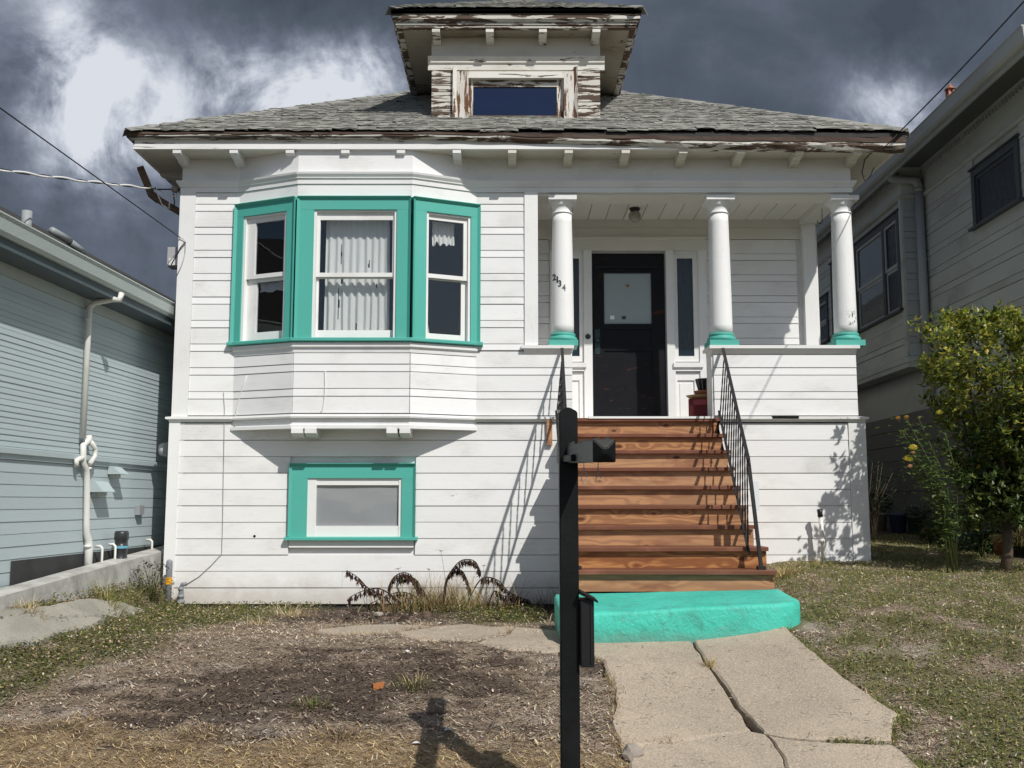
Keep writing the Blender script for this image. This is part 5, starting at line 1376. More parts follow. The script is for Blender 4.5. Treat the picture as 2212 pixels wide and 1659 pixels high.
zz = zbb - .036; h2 = (Lz(0, 1000)[1] - Lz(0, 1110)[1])/4
lowL = []
while zz > zLb - .1: lowL.append((zz-h2, zz)); zz -= h2
board_rows(hL, LP, 0, 13.5, lowL, 'left_paint', name='clapboard', split=0, gap=.003, t=.014)
# tarred strip low on the wall
a = Lz(20, 1212); b = Lz(20, 1262)
pts = [(20,1214),(190,1198),(365,1163)]
s0 = Lz(18, 1240)[0]; s1 = Lz(365, 1180)[0]
m = MB(); zt_ = Lz(20, 1212)[1]; m.box(s0, s1+1, -.022, -.015, Lz(20, 1262)[1]-.05, zt_-.0)
m.build('tar_strip', M['tar'], hL, LP.M)
# soffit, gutter, roof
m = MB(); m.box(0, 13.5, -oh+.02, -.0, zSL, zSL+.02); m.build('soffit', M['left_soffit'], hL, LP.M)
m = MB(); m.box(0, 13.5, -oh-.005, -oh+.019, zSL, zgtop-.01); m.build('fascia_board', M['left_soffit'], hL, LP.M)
m = MB(); m.prism([(-oh+.05, zgut-.012), (-oh-.03, zgut-.012), (-oh-.05, zgut+.02), (-oh-.06, zgtop-.03), (-oh-.075, zgtop-.012), (-oh-.07, zgtop), (-oh+.05, zgtop)], 0, 13.5); m.build('gutter', M['left_trim'], hL, LP.M)
m = MB(); pr = .55; m.add([(0,-oh-.04,zgtop+.01),(13.5,-oh-.04,zgtop+.01),(13.5,4,zgtop+.01+pr*(4+oh)),(0,4,zgtop+.01+pr*(4+oh)),(0,4,zgtop-.2),(13.5,4,zgtop-.2)], [(0,1,2,3),(3,2,5,4),(0,3,4),(1,5,2)]); m.build('roof', M['dark_roof'], hL, LP.M)
pv = GP.hit(57, 480)
def roofpipe(px, py0, py1, d, lab_):
    P = Lpan(-4.15+oh-d); s, z0 = P.hit(px, py1); _, z1 = P.hit(px, py0); return P, s, z0, z1
P, s, z0, z1 = roofpipe(57, 455, 488, .55, ''); m = MB(); m.lathe([(.045, z0-.2), (.045, z1), (.038, z1), (.038, z1-.03)], (s, 0, 0), 14); m.build('roof_vent_pipe', M['gal'], hL, P.M)
for a_, b_ in (((112,498),(150,520)), ((150,522),(180,545))):
    P = Lpan(-4.15+oh-.25); q0 = P.hit(*a_); q1 = P.hit(*b_); m = MB(); m.tube([(q0[0], 0, q0[1]), (q1[0], 0, q1[1])], .035, 10); m.build('roof_pipe', M['gal'], hL, P.M)
# downspout
DPn = Lpan(-4.15+.06)
s0, z0 = DPn.hit(193, 668); _, zd = DPn.hit(188, 948)
g0 = GP.hit(258, 640)
gw = GP.P(g0[0], -.02, g0[1]); w0 = DPn.P(s0, 0, z0)
m = MB(); m.tube([gw + Vector((0,0,.03)), gw + Vector((-.01,-.02,-.04)), gw.lerp(w0 + Vector((0,0,.05)), .25)+Vector((0,0,-.01)), gw.lerp(w0 + Vector((0,0,.05)), .85), w0 + Vector((0,0,.02)), w0 + Vector((0,0,-.06)), DPn.P(s0, 0, zd)], .028, 12)
dsp = m.build('downspout', M['pvc_white'], hL)
m = MB()
def dp(px, py, off=0.0): s, z = DPn.hit(px, py); return DPn.P(s, -off, z)
m.tube([dp(192,940), dp(192,950), dp(180,962), dp(180,1000), dp(186,1012), dp(188,1030), dp(187,1130), dp(187,1150), dp(191,1165), dp(192,1185), dp(188,1240)], [.027,.031,.03,.027,.028,.029,.029,.029,.034,.038,.042], 12)
m.tube([dp(192,955,.02), dp(201,968,.02), dp(201,985,.02), dp(190,1002,.02)], .024, 10)
m.tube([dp(184,990), dp(172,991), dp(165,995), dp(166,1008)], .024, 10); m.build('drain_pipe', M['pvc_white'], dsp)
for py in (690, 1012, 1180):
    p = dp(190, py); m = MB(); m.lathe([(.034, -.012), (.034, .012)], p, 12); m.build('pipe_clamp', M['pvc_white'], dsp)
# vent hoods
def hood(px0, px1, py0, py1, lab):
    P0 = LP; s0, z1 = P0.hit(px0, py0); s1, z0 = P0.hit(px1, py1)
    if s1 < s0: s0, s1 = s1, s0
    m = MB(); m.prism([(-.016, z1), (-.07, z1-.01), (-.15, z0), (-.15, z0-.006), (-.016, z0-.006)], s0, s1)
    o = m.build('dryer_vent', M['left_paint'], hL, LP.M)
    m = MB(); m.box(s0+.03, s1-.03, -.08, -.02, z0-.04, z0-.008); m.build('vent_flap', M['left_trim'], o, LP.M)
hood(230, 247, 1006, 1024, ''); hood(191, 217, 1038, 1062, '')
s_, z_ = LP.hit(293, 1102); m = MB(); m.box(s_-.06, s_+.06, -.07, -.016, z_-.05, z_+.05); m.build('outlet_cover', M['gal'], hL, LP.M)
# little pipes at the foot of the wall
def pipe_hook(px, py0, py1, lab, r=.013):
    P = Lpan(-4.15+.12); s, z0 = P.hit(px, py1); _, z1 = P.hit(px, py0); a = P.P(s, 0, z0-.2); b = P.P(s, 0, z1)
    m = MB(); m.tube([a, b + Vector((0,0,-.02)), b + Vector((-.02,0,0)), b + Vector((-.07,0,0))], r, 8); tag(m.build('overflow_pipe', M['pvc_white'], None), lab, 'pipe', 'white bent overflow pipes')
pipe_hook(220, 1180, 1206, 'thin white bent pipe at the foot of the pale blue wall, left of the standpipe')
pipe_hook(248, 1176, 1210, 'thin white bent pipe just left of the dark standpipe by the pale blue wall')
pipe_hook(328, 1166, 1186, 'thin white bent pipe farthest back by the pale blue wall')
P = Lpan(-4.15+.14); s, z0 = P.hit(260, 1215); _, z1 = P.hit(260, 1147); c = P.P(s, 0, z0)
sp_ = thing('standpipe', c, 'dark plastic cleanout pipe with a blue label against the pale blue wall', 'pipe')
m = MB(); h = z1-z0; m.lathe([(.075, -.2), (.075, .03), (.062, .05), (.062, h*.45), (.068, h*.47), (.068, h*.55), (.062, h*.57), (.062, h-.1), (.07, h-.09), (.07, h-.02), (.06, h), (.0, h)], c, 16); m.build('pipe_body', M['abs_black'], sp_)
m = MB(); m.lathe([(.0695, h*.45), (.0695, h*.53)], c, 16, 0, False); m.build('pipe_label', M['label_blue'], sp_)
# curb wall between the lots
cf = [(0, 1289), (90, 1264), (180, 1238), (270, 1213), (355, 1190), (500, 1150)]
CP = Lpan(-3.86); pts = [CP.hit(*p) for p in cf]
m = MB(); L0 = [(pts[0][0]-2.5, pts[0][1]-.10)] + pts; n = len(L0)
for (s0, z0), (s1, z1) in zip(L0, L0[1:]):
    vs = [(s0,0,z0-.5),(s1,0,z1-.5),(s1,.20,z1-.5),(s0,.20,z0-.5),(s0,0,z0),(s1,0,z1),(s1,.20,z1+.01),(s0,.20,z0+.01)]
    m.add(vs, [(0,3,2,1),(4,5,6,7),(0,1,5,4),(1,2,6,5),(2,3,7,6),(3,0,4,7)])
o = m.build('curb_wall', M['curb'], None, CP.M); tag(o, 'low sloping concrete curb along the pale blue house', 'curb')

# service gear on the left corner of the bungalow
def T(name, pts, r, mat, lab, cat, n=6, group=None):
    m = MB(); m.tube(pts, r, n); o = m.build(name, M[mat], None); tag(o, lab, cat, group); return o
def span(a, b, dip, n=24):
    return [a.lerp(b, i/n) - Vector((0,0,dip*4*(i/n)*(1-i/n))) for i in range(n+1)]
ins = at(378, 409, 10.83); a0 = at(-70, 356, 8.2)
cpts = span(a0, ins + Vector((-.22, 0, .01)), .015, 60); m = MB(); m1 = MB()
for mm, ph, rr in ((m, 0, .011), (m1, math.pi, .006)):
    mm.tube([p + Vector((0, math.cos(i*.55+ph), math.sin(i*.55+ph)))*.008 for i, p in enumerate(cpts)], rr, 6)
sv = m.build('service_cable', M['wire_white'], None); tag(sv, 'twisted white and black service cable coming in from the left to the roof corner', 'cable')
m1.build('dark_strand', M['wire_black'], sv)
T('overhead_wire', span(at(-60, 190, 7.5), at(389, 513, YW-.04), .0), .006, 'wire_black', 'thin black wire slanting down from the upper left to the corner board', 'wire')
T('overhead_wire', span(at(2260, -50, 7.2), at(1940, 288, 10.36), .02), .007, 'wire_black', 'thin black wire slanting from the upper right to the right roof corner', 'wire')
T('cable', [at(1938, 290, 10.34), at(1925, 305, 10.33), at(1905, 322, 10.42), at(1880, 332, 10.6), at(1868, 345, 10.76), at(1862, 372, 10.78), at(1868, 392, 10.77), at(1880, 380, 10.75), at(1888, 362, 10.75)], .006, 'wire_black', 'loose black cable looped under the right end of the eaves', 'cable')
ms = MB(); pA, pB, pC, pD = at(390, 459, 10.98), at(343, 432, 10.98), at(327, 418, 10.96), at(303, 362, 10.92)
ms.bar(pA, pB, .085, .07); ms.bar(pB, pC + Vector((0,0,-.01)), .088, .075); ms.bar(pC+Vector((.004,0,-.02)), pD, .088, .075)
mast = ms.build('broken_bracket', M['weathered_wood'], None); tag(mast, 'weathered bent timber bracket sticking out from the left corner under the eaves', 'bracket')
m = MB(); m.lathe([(.0+.042*math.sin(k*math.pi/10), -.042*math.cos(k*math.pi/10)) for k in range(1, 10)], ins, 16); io = m.build('insulator', M['ceramic'], None); tag(io, 'round brown ceramic insulator at the upper left corner of the bungalow', 'insulator')
m = MB(); m.tube([ins+Vector((-.2,0,0)), ins+Vector((-.03,0,0))], .008, 6); m.tube([ins+Vector((.03,0,0)), ins+Vector((.10,0,-.03))], .01, 6); m.build('insulator_pin', M['iron'], io)
for k, (q, mt, lab) in enumerate((([(325,404),(338,412),(345,430),(350,442),(362,450)], 'wire_white', 'white wire drooping over the bent timber bracket'),
               ([(325,403),(340,408),(355,418),(372,425),(382,424),(381,415)], 'wire_white', 'white wire looping from the cable to the ceramic insulator'),
               ([(365,452),(366,440),(372,428),(378,420)], 'wire_white', 'short white wire from the bracket up to the insulator'),
               ([(376,448),(377,435),(374,418)], 'wire_black', 'short black wire hanging below the insulator'))):
    T('loose_wire', [at(x, y, 10.86) for x, y in q], .0065, mt, lab, 'wire')
T('loose_wire', [at(389, 513, YW-.045), at(397, 517, YW-.045), at(401, 524, YW-.045), at(400, 545, YW-.045), at(396, 562, YW-.045), at(390, 578, YW-.045), at(381, 597, YW-.045)], .004, 'wire_grey', 'thin grey wire running down the left corner board', 'wire')
T('loose_wire', [at(401, 522, YW-.05), at(390, 535, YW-.05), at(382, 550, YW-.05), at(370, 572, YW+.0)], .006, 'wire_black', 'short black wire crossing the corner board to the meter box', 'wire')
a, b = at(367, 537, 10.95), at(383, 578, 10.95)
m = MB(); m.box(a.x, XL-.031, 10.88, 11.05, b.z, a.z); jb = m.build('junction_box', M['plate_grey'], None); tag(jb, 'grey junction box on the left side wall of the bungalow', 'box')
m = MB(); m.box(a.x+.02, XL-.04, 10.87, 10.879, b.z+.01, lerp(b.z, a.z, .4)); m.build('box_cover', M['wire_white'], jb)
c = at(356, 971, 11.05); c2 = at(366, 971, 11.05)
em = thing('electric_meter', (XL-.07, 11.05, c.z), 'round grey electricity meter with glass dome on the left side of the bungalow', 'meter')
Mz = Matrix.Translation((-3.775, 11.05, c.z)) @ Matrix.Rotation(R(-90), 4, 'Y')
m = MB(); m.lathe([(.085, 0), (.085, .06), (.078, .065)], (0,0,0), 24); m.build('meter_ring', M['pipe_grey'], em, Mz)
m = MB(); m.lathe([(.076, .06), (.074, .10), (.055, .13), (.02, .135)], (0,0,0), 24); m.build('meter_glass', M['plate_grey'], em, Mz)
m = MB(); m.box(-.1, .1, -.1, .1, -.2, .0); m.build('meter_base', M['plate_grey'], em, Mz)
# wires on the wall
T('wall_cable', [WP.P(*q) for q in [(Xp(x, y, YW-.03), -.03, Zp(y, YW-.03)) for x, y in ((483,846),(485,880),(484,960),(482,1060),(481,1130),(479,1196),(455,1222),(430,1245),(402,1263))]], .0035, 'wire_grey', 'thin grey cable stapled down the lower left wall to the gas pipe', 'cable')
T('wall_cable', [pl.P(*q) for q in [(pl.hit(x, y, -.03)[0], -.03, pl.hit(x, y, -.03)[1]) for x, y in ((533,811),(526,832),(517,860),(511,885),(508,905),(508,925))]], .005, 'wire_white', 'white cable hanging down the left face of the bay under its window', 'cable')
T('wall_cable', [pc.P(*q) for q in [(pc.hit(x, y, -.03)[0], -.03, pc.hit(x, y, -.03)[1]) for x, y in ((702,800),(702,830),(701,860),(697,885),(690,893))]], .004, 'wire_white', 'short white cable hanging on the middle face of the bay', 'cable')
# gas riser and bollard
gz = G(-3.5, 10.6)
gpp = thing('gas_riser', (Xp(392, 1300, 10.66), 10.66, gz), 'grey painted gas pipe and valve at the lower left corner of the bungalow', 'pipe')
def gq(x, y): return at(x, y, 10.66)
m = MB(); m.tube([gq(388,1318), gq(390,1300), gq(391,1285), gq(392,1268), gq(394,1262), gq(402,1262)], [.03,.03,.028,.022,.022,.024], 10); m.build('gas_pipe', M['pipe_grey'], gpp)
for yy, rr in ((1272,.03),(1288,.036),(1300,.042),(1306,.036)):
    m = MB(); m.lathe([(rr, -.016), (rr, .016)], gq(390.5, yy), 8); m.build('pipe_union', M['pipe_grey'], gpp)
YBo = 10.62; c = at(362, 1320, YBo); zt_ = Zp(1209, YBo); gb = G(c.x, YBo)
bo = thing('bollard', (c.x, YBo, gb), 'slim grey bollard with two yellow reflective bands at the house corner', 'bollard')
m = MB(); H_ = zt_ - gb; rb = 6.6/F*YBo; m.lathe([(rb, -.2), (rb, H_-.03), (rb*.95, H_-.015), (rb*.6, H_), (.004, H_+.003)], (c.x, YBo, gb), 18); m.build('bollard_tube', M['pipe_grey'], bo)
for p0, p1 in ((1262, 1247), (1325, 1312)):
    m = MB(); m.lathe([(rb+.0015, Zp(p0, YBo)-gb), (rb+.0015, Zp(p1, YBo)-gb)], (c.x, YBo, gb), 18, 0, False); m.build('reflective_band', M['band_yellow'], bo)
# white standpipe by the right wall
c = at(1777, 1200, 10.65); zt_ = Zp(1116, 10.65); gb = G(c.x, 10.65)
wp = thing('water_pipe', (c.x, 10.65, gb), 'upright white water pipe with black taped top by the lower right wall', 'pipe')
m = MB(); m.tube([(c.x+.01, 10.65, gb-.1), (c.x+.005, 10.65, lerp(gb, zt_, .5)), (c.x-.008, 10.65, zt_)], [.022,.024,.022], 10); m.lathe([(.03, -.01), (.03, .03)], (c.x, 10.65, lerp(gb, zt_, .45)), 10); m.build('pipe_body', M['pvc_white'], wp)
m = MB(); m.tube([(c.x-.008, 10.65, zt_), (c.x-.012, 10.65, zt_+.03), (c.x-.016, 10.64, zt_+.075)], [.03,.026,.03], 10); m.build('pipe_tape', M['plastic_black'], wp)

K = 1.15
# ------------------------------------------------------------------ right neighbour
MR = .021
def Rpan(X0, y0=10.52, y1=25): return Pan((X0 + MR*y1, y1), (X0 + MR*y0, y0))
RW, RBp = Rpan(5.59, 10.6), Rpan(5.29, 13.82, 20.12)
def Rs(pan, Y, y1=25): return (y1 - Y) * math.sqrt(1 + MR*MR)
hR = thing('neighbour_house_right', (6, 13, G(5, 13)), 'tall dull grey clapboard house in shade at the right edge with dentil eaves', 'house')
zRt = RW.hit(2019, 349)[1] + .06; zRb = G(5, 10) - .3
zbayb = Zp(793, 13.82) ; 
m = MB(); m.box(0, Rs(RW, 10.6), .006, .2, zRb, zRt+.05); m.box(Rs(RW, 10.6)-.02, Rs(RW, 10.6), .2, 6, zRb, zRt+.05); m.build('wall', M['right_paint'], hR, RW.M)
sB0 = (20.12-13.82)*math.sqrt(1+MR*MR)
m = MB(); m.box(0, sB0, .006, .27, zbayb+.02, zRt+.05); rb_ = m.build('bay', M['right_paint'], hR, RBp.M)
zfr = RW.hit(2024, 402)[1]
rr_ = []; z = zfr
while z > zbayb - .3:
    rr_ += [(z - WIDE*K, z), (z - PER*K, z - WIDE*K)]; z -= PER*K
sw = Rs(RW, 13.97)
# window in the near wall
wa, wb = RW.hit(2107, 435)[0], RW.hit(2211, 400)[0]; wz1, wz0 = RW.hit(2107, 368)[1], RW.hit(2109, 492)[1]
board_rows(hR, RW, sw-.02, Rs(RW, 10.6), rr_, 'right_paint', holes=[(wa-.0, wb+.0, wz0, wz1)], name='siding_board', split=.15)
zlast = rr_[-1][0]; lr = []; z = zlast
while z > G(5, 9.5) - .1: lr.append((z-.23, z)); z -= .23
board_rows(hR, RW, 5.0, Rs(RW, 10.6), lr, 'right_lower_shaded', name='siding_board', split=.25)
brow = [(max(a, zbayb+.16), b) for a, b in rr_ if b > zbayb+.19]
nbp = Pan((5.29+MR*13.82, 13.82), (5.59+MR*13.82, 13.82))
board_rows(rb_, nbp, -.0, nbp.L, brow, 'right_fade', split=0)
# bay window openings in its long face
def Ys(px, X0): return X0 / ((px-1106)/F - MR)
sA, sB = RBp.hit(1800, 560)[0], RBp.hit(1950, 560)[0]
def Rb(Y): return (20.12 - Y)*math.sqrt(1+MR*MR)
hz1, hz0 = RBp.hit(1954, 448)[1], RBp.hit(1950, 668)[1]
h2b = RBp.hit(1792, 660)[0]; h2a = h2b - 1.6; h2t, h2l = RBp.hit(1790, 636)[1], RBp.hit(1790, 735)[1]; sA = h2b + .25
board_rows(rb_, RBp, 0, sB0-.0, brow, 'right_paint', holes=[(sA, sB, hz0-.06, hz1), (h2a, h2b, h2l, h2t)], split=0)
m = MB(); m.box(sB0-.09, sB0+.0, -.035, 0, zbayb+.16, zfr); m.build('corner_board', M['right_paint'], rb_, RBp.M)
def rwin(parent, pan, a, b, z0, z1, bays, tw=.09, blinds=(), single=False):
    m = MB(); m.box(a, b, -.045, .0, z1-tw, z1); m.prism([(0, z1), (-.07, z1), (-.06, z1+.025), (0, z1+.03)], a-.03, b+.03)
    t = m.build('window', M['right_trim'], parent, pan.M)
    m = MB(); m.prism([(.0, z0-.035), (-.09, z0-.045), (-.09, z0-.012), (0, z0)], a-.05, b+.05); m.build('window_sill', M['right_trim'], t, pan.M)
    xs = [a] + bays + [b]
    for x in xs:
        c0, c1 = (x, x+tw) if x == a else ((x-tw, x) if x == b else (x-tw/2, x+tw/2))
        m = MB(); m.box(c0, c1, -.046, .0, z0, z1-tw); m.build('casing', M['right_trim'], t, pan.M)
    for i in range(len(xs)-1):
        c0 = xs[i] + (tw if i == 0 else tw/2); c1 = xs[i+1] - (tw if i == len(xs)-2 else tw/2); zm = lerp(z0, z1-tw, .48); s = .045
        m = MB()
        for (q0, q1, yy) in (((z0, z1-tw, -.01),) if single else ((z0, zm, -.006), (zm, z1-tw, -.022))):
            m.box(c0, c0+s, yy-.012, yy+.004, q0, q1); m.box(c1-s, c1, yy-.012, yy+.004, q0, q1); m.box(c0+s, c1-s, yy-.011, yy+.003, q0, q0+s); m.box(c0+s, c1-s, yy-.011, yy+.003, q1-s, q1)
        m.build('sash', M['right_trim'] if single else M['right_fade'], t, pan.M)
        m = MB(); m.box(c0+s, c1-s, -.012, -.009, z0+s, z1-tw-s); m.build('glass_pane', M['glass'] if i in blinds else M['glass_reed'], t, pan.M)
        if i in blinds:
            for k in range(int((z1-z0-tw-.12)/.03)):
                m = MB(); zz = z0 + .06 + k*.03; m.add([(c0+s, -.004, zz), (c1-s, -.004, zz), (c1-s, .004, zz+.024), (c0+s, .004, zz+.024)], [(0,1,2,3)]); m.build('blind_slat', M['slat'], t, pan.M)
    return t
rwin(rb_, RBp, sA, sB, hz0, hz1, [RBp.hit(1852, 560)[0], RBp.hit(1914, 560)[0]], blinds=(1,))
rwin(rb_, RBp, h2a, h2b, h2l, h2t, [])
rwin(hR, RW, wa, wb, wz0, wz1, [], .09, single=True)
m = MB(); zz = zbayb
BX = [(5.29+MR*20.12, 20.12), (5.29+MR*13.82, 13.82), (5.59+MR*13.82, 13.82)]
sweep(m, BX, [(0, zz), (.035, zz), (.035, zz+.06), (.05, zz+.07), (.05, zz+.13), (.03, zz+.155), (0, zz+.155)]); m.build('belt_moulding', M['right_paint'], rb_)
# frieze, moulding, dentils
R_run = [(5.29+MR*20.12, 20.12), (5.29+MR*13.82, 13.82), (5.59+MR*13.82, 13.82), (5.59+MR*10.6, 10.6)]
m = MB(); sweep(m, R_run, [(0, zfr), (.02, zfr), (.02, zRt), (0, zRt)]); m.build('frieze_board', M['right_paint'], hR)
m = MB(); sweep(m, R_run, [(0, zfr-.03), (.035, zfr-.03), (.06, zfr-.005), (.06, zfr+.012), (.02, zfr+.03), (0, zfr+.03)]); m.build('frieze_moulding', M['right_paint'], hR)
m = MB(); sweep(m, R_run, [(.02, zRt-.045), (.05, zRt-.045), (.05, zRt), (.02, zRt)]); m.build('bed_moulding', M['right_paint'], hR)
dm_ = MB(); dm_.box(0, .035, -.055, -.021, zRt-.105, zRt-.046); dme = dm_.mesh('dentil', M['right_fade'])
for k in range(36):
    Y = 10.7 + k*.085
    link('dentil', dme, hR, RW.M @ Matrix.Translation((Rs(RW, Y), 0, 0)))
for k in range(50):
    Y = 13.9 + k*.085
    link('dentil', dme, rb_, RBp.M @ Matrix.Translation((Rb(Y), 0, 0)))
# soffit, gutter
GR = Rpan(5.04, 9.6, 25); zh_ = GR.hit(1968, 286, -.07)[1]; zl_ = GR.hit(1938, 365, .03)[1]
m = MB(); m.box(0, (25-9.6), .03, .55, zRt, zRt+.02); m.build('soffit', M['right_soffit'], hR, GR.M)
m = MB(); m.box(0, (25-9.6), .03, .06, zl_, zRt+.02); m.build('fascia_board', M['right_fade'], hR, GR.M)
m = MB(); m.prism([(.029, zl_+.05), (-.02, zl_+.05), (-.05, zl_+.075), (-.06, zh_-.02), (-.075, zh_-.01), (-.07, zh_), (.029, zh_)], 0, 25-9.6); m.build('gutter', M['right_fade'], hR, GR.M)
m = MB(); m.add([(0,-.03,zh_+.01),(15.4,-.03,zh_+.01),(15.4,4,zh_+2.0),(0,4,zh_+2.0),(0,4,zh_-.3),(15.4,4,zh_-.3)], [(0,1,2,3),(0,3,4),(1,5,2),(3,2,5,4)]); m.build('roof', M['dark_roof'], hR, GR.M)
# chimney pot
cY = 16.5; c = at(2053, 205, cY); cpz = Zp(212, cY)
ch = m = MB(); m.box(c.x-.2, c.x+.2, cY-.2, cY+.2, cpz-1.2, cpz-.12); co_ = m.build('chimney', M['brick_chip'], hR)
m = MB(); w = 9/F*cY; m.lathe([(w, -.25), (w*.95, .0), (w*1.15, .02), (w*1.1, .05), (w*.9, .05)], (c.x, cY, cpz), 16)
for k in range(5):
    a = k*math.pi*2/5+.3; m.bar((c.x+w*.85*math.cos(a), cY+w*.85*math.sin(a), cpz+.04), (c.x+w*.85*math.cos(a), cY+w*.85*math.sin(a), cpz+.15), .035, .02)
m.lathe([(w*1.35, .15), (w*1.3, .165), (w*.5, .21), (w*.25, .25), (.01, .26)], (c.x, cY, cpz), 16); m.build('chimney_pot', M['copper'], co_)
# downspout
RDS = Rpan(5.59-.07, 10.6, 25)
cY = 13.72; xq = 5.59+MR*cY-.10
zt_ = Zp(398, cY)
m = MB(); gx = 5.04+MR*13.8; 
m.tube([(gx+.03, 13.80, zl_+.06), (gx+.05, 13.80, zt_+.16), (gx+.12, 13.79, zt_+.10), (xq-.10, 13.75, zt_+.07), (xq-.03, cY, zt_+.05), (xq, cY, zt_-.02), (xq, cY, zt_-.1)], .06, 12)
dsr = m.build('downspout', M['right_fade'], hR)
m = MB(); m.tube([(xq, cY, zt_-.1), (xq, cY, Zp(822, cY))], .06, 14); m.lathe([(.062, -.02), (.062, .04)], (xq, cY, zt_-.09), 14); m.build('pipe_length', M['right_fade'], dsr)
m = MB(); m.tube([(xq, cY, Zp(806, cY)), (xq, cY, Zp(850, cY))], .075, 14); m.build('pipe_length', M['right_fade'], dsr)
for py in (413, 560):
    z = Zp(py, cY); m = MB(); m.box(xq-.07, xq+.17, cY-.012, cY+.012, z-.01, z+.012); m.build('pipe_strap', M['right_fade'], dsr)
# ------------------------------------------------------------------ plants and litter
class Leafs:
    def __init__(s): s.v = []; s.f = []; s.c = []
    def tri(s, a, b, c, col):
        n = len(s.v); s.v += [a, b, c]; s.f.append((n, n+1, n+2)); s.c += [col]*3
    def quad(s, a, b, c, d, col):
        n = len(s.v); s.v += [a, b, c, d]; s.f.append((n, n+1, n+2, n+3)); s.c += [col]*4
    def blade(s, p, az, L, w, lean, col, seg=3, droop=1.0, tip=None):
        """a bending grass blade from p, azimuth az; lean = start angle from the vertical, bends further by droop"""
        dx, dy = math.cos(az), math.sin(az); sx, sy = -dy, dx; x = y = 0.0; pts = []; a = lean
        px_, pz_ = 0.0, 0.0
        for i in range(seg+1):
            pts.append((px_, pz_)); st = L/seg; px_ += math.sin(a)*st; pz_ += math.cos(a)*st; a += droop/seg
        n0 = len(s.v)
        for i, (h, z) in enumerate(pts):
            ww = w*(1-i/seg)**.7/2 if i < seg else .0002
            X = p[0]+dx*h; Y = p[1]+dy*h; Z = p[2]+z
            s.v += [(X-sx*ww, Y-sy*ww, Z), (X+sx*ww, Y+sy*ww, Z)]
            c = col if tip is None else tuple(lerp(a_, b_, i/seg) for a_, b_ in zip(col, tip)); s.c += [c, c]
        for i in range(seg): a = n0+2*i; s.f.append((a, a+1, a+3, a+2))
        return pts[-1]
    def leaf(s, p, d, u, L, w, col, fold=.25, curl=.0):
        """folded leaf: spine along d, width along u, two halves bent up"""
        p = Vector(p); n = d.cross(u)
        m = p + d*L*.5 + n*curl*L*.3; t = p + d*L - n*curl*L
        a = m + u*w*.5 + n*w*fold; b = m - u*w*.5 + n*w*fold
        q = len(s.v); s.v += [tuple(p), tuple(a), tuple(t), tuple(b), tuple(m)]; s.c += [col]*5
        s.f += [(q, q+4, q+1), (q+4, q+2, q+1), (q, q+3, q+4), (q+4, q+3, q+2)]
    def mesh(s, name, mat):
        me = bpy.data.meshes.new(name); me.from_pydata(s.v, [], s.f)
        ca = me.color_attributes.new('col', 'FLOAT_COLOR', 'POINT')
        arr = np.ones((len(s.v), 4), dtype=np.float32); arr[:, :3] = np.array(s.c, dtype=np.float32); ca.data.foreach_set('color', arr.ravel())
        me.materials.append(M[mat]); me.update(); return me
    def build(s, name, mat, parent=None, **k): return link(name, s.mesh(name, mat), parent, None, **k)
def jit(c, a=.25, r=None):
    r = r or rnd; k = 1 + r.uniform(-a, a); return tuple(max(0, x*k*(1+r.uniform(-.08, .08))) for x in c)
STRAW = [(.64,.52,.38), (.55,.44,.32), (.72,.62,.48), (.44,.34,.245), (.30,.22,.165), (.14,.095,.07), (.60,.54,.46)]
GOLD = [(.62,.47,.25), (.54,.40,.20), (.44,.31,.15), (.26,.18,.10), (.70,.57,.34)]
DARK = [(.065,.048,.04), (.10,.072,.06), (.14,.105,.085), (.19,.145,.115)]
GREEN = [(.19,.235,.05), (.26,.30,.065), (.13,.18,.05), (.36,.35,.11), (.24,.22,.09)]
def gz_(x, y): return G(x, y) + .016*fbm(x, y, 5.0, 3) + .012*fbm(x, y, 16.0, 2)

rs = random.Random(11)
litter = Leafs(); cover = Leafs(); lawn = Leafs()
N = 120000
for k in range(N):
    y = 5.3 + 5.5*rs.random()**1.2; x = rs.uniform(-.545, .545)*y
    if x < -3.85 and y > 7 or (.36 < x < 2.3 and 7.6 < y): continue
    if y > 10.7: continue
    if inpoly(x, y, PATHP) and rs.random() > .03: continue
    if on_slab(x, y) and rs.random() > .03: continue
    gr, dk, st = tone_masks(x, y)
    q0 = rs.random()**2; L = lerp(.010, .042, rs.random()) * (1.5 if st > .4 else 1); w = lerp(.0025, .011, q0) * (.6 if st > .4 else 1)
    r = rs.random()
    if r < st*.8: c = rs.choice(GOLD)
    elif r < dk*.72: c = rs.choice(DARK)
    else: c = rs.choice(STRAW)
    if gr > .35 and rs.random() < .75: continue
    z = gz_(x, y) + rs.uniform(.002, .022) + (.02 if on_slab(x, y) else 0); a = (rs.gauss(.15, .7) if rs.random() < .6 else rs.uniform(0, math.pi)); t = rs.uniform(-.5, .5)
    dx, dy, dz = math.cos(a)*L/2, math.sin(a)*L/2, t*L/2; sx, sy = -math.sin(a)*w/2, math.cos(a)*w/2
    litter.quad((x-dx-sx, y-dy-sy, z-dz), (x+dx-sx, y+dy-sy, z+dz+.002), (x+dx+sx, y+dy+sy, z+dz), (x-dx+sx, y-dy+sy, z-dz), jit(c, .25, rs))
tag(litter.build('dry_thatch', 'straw'), 'dry straw and dead grass bits matted over the front yard soil', 'dry grass', None, 'stuff')
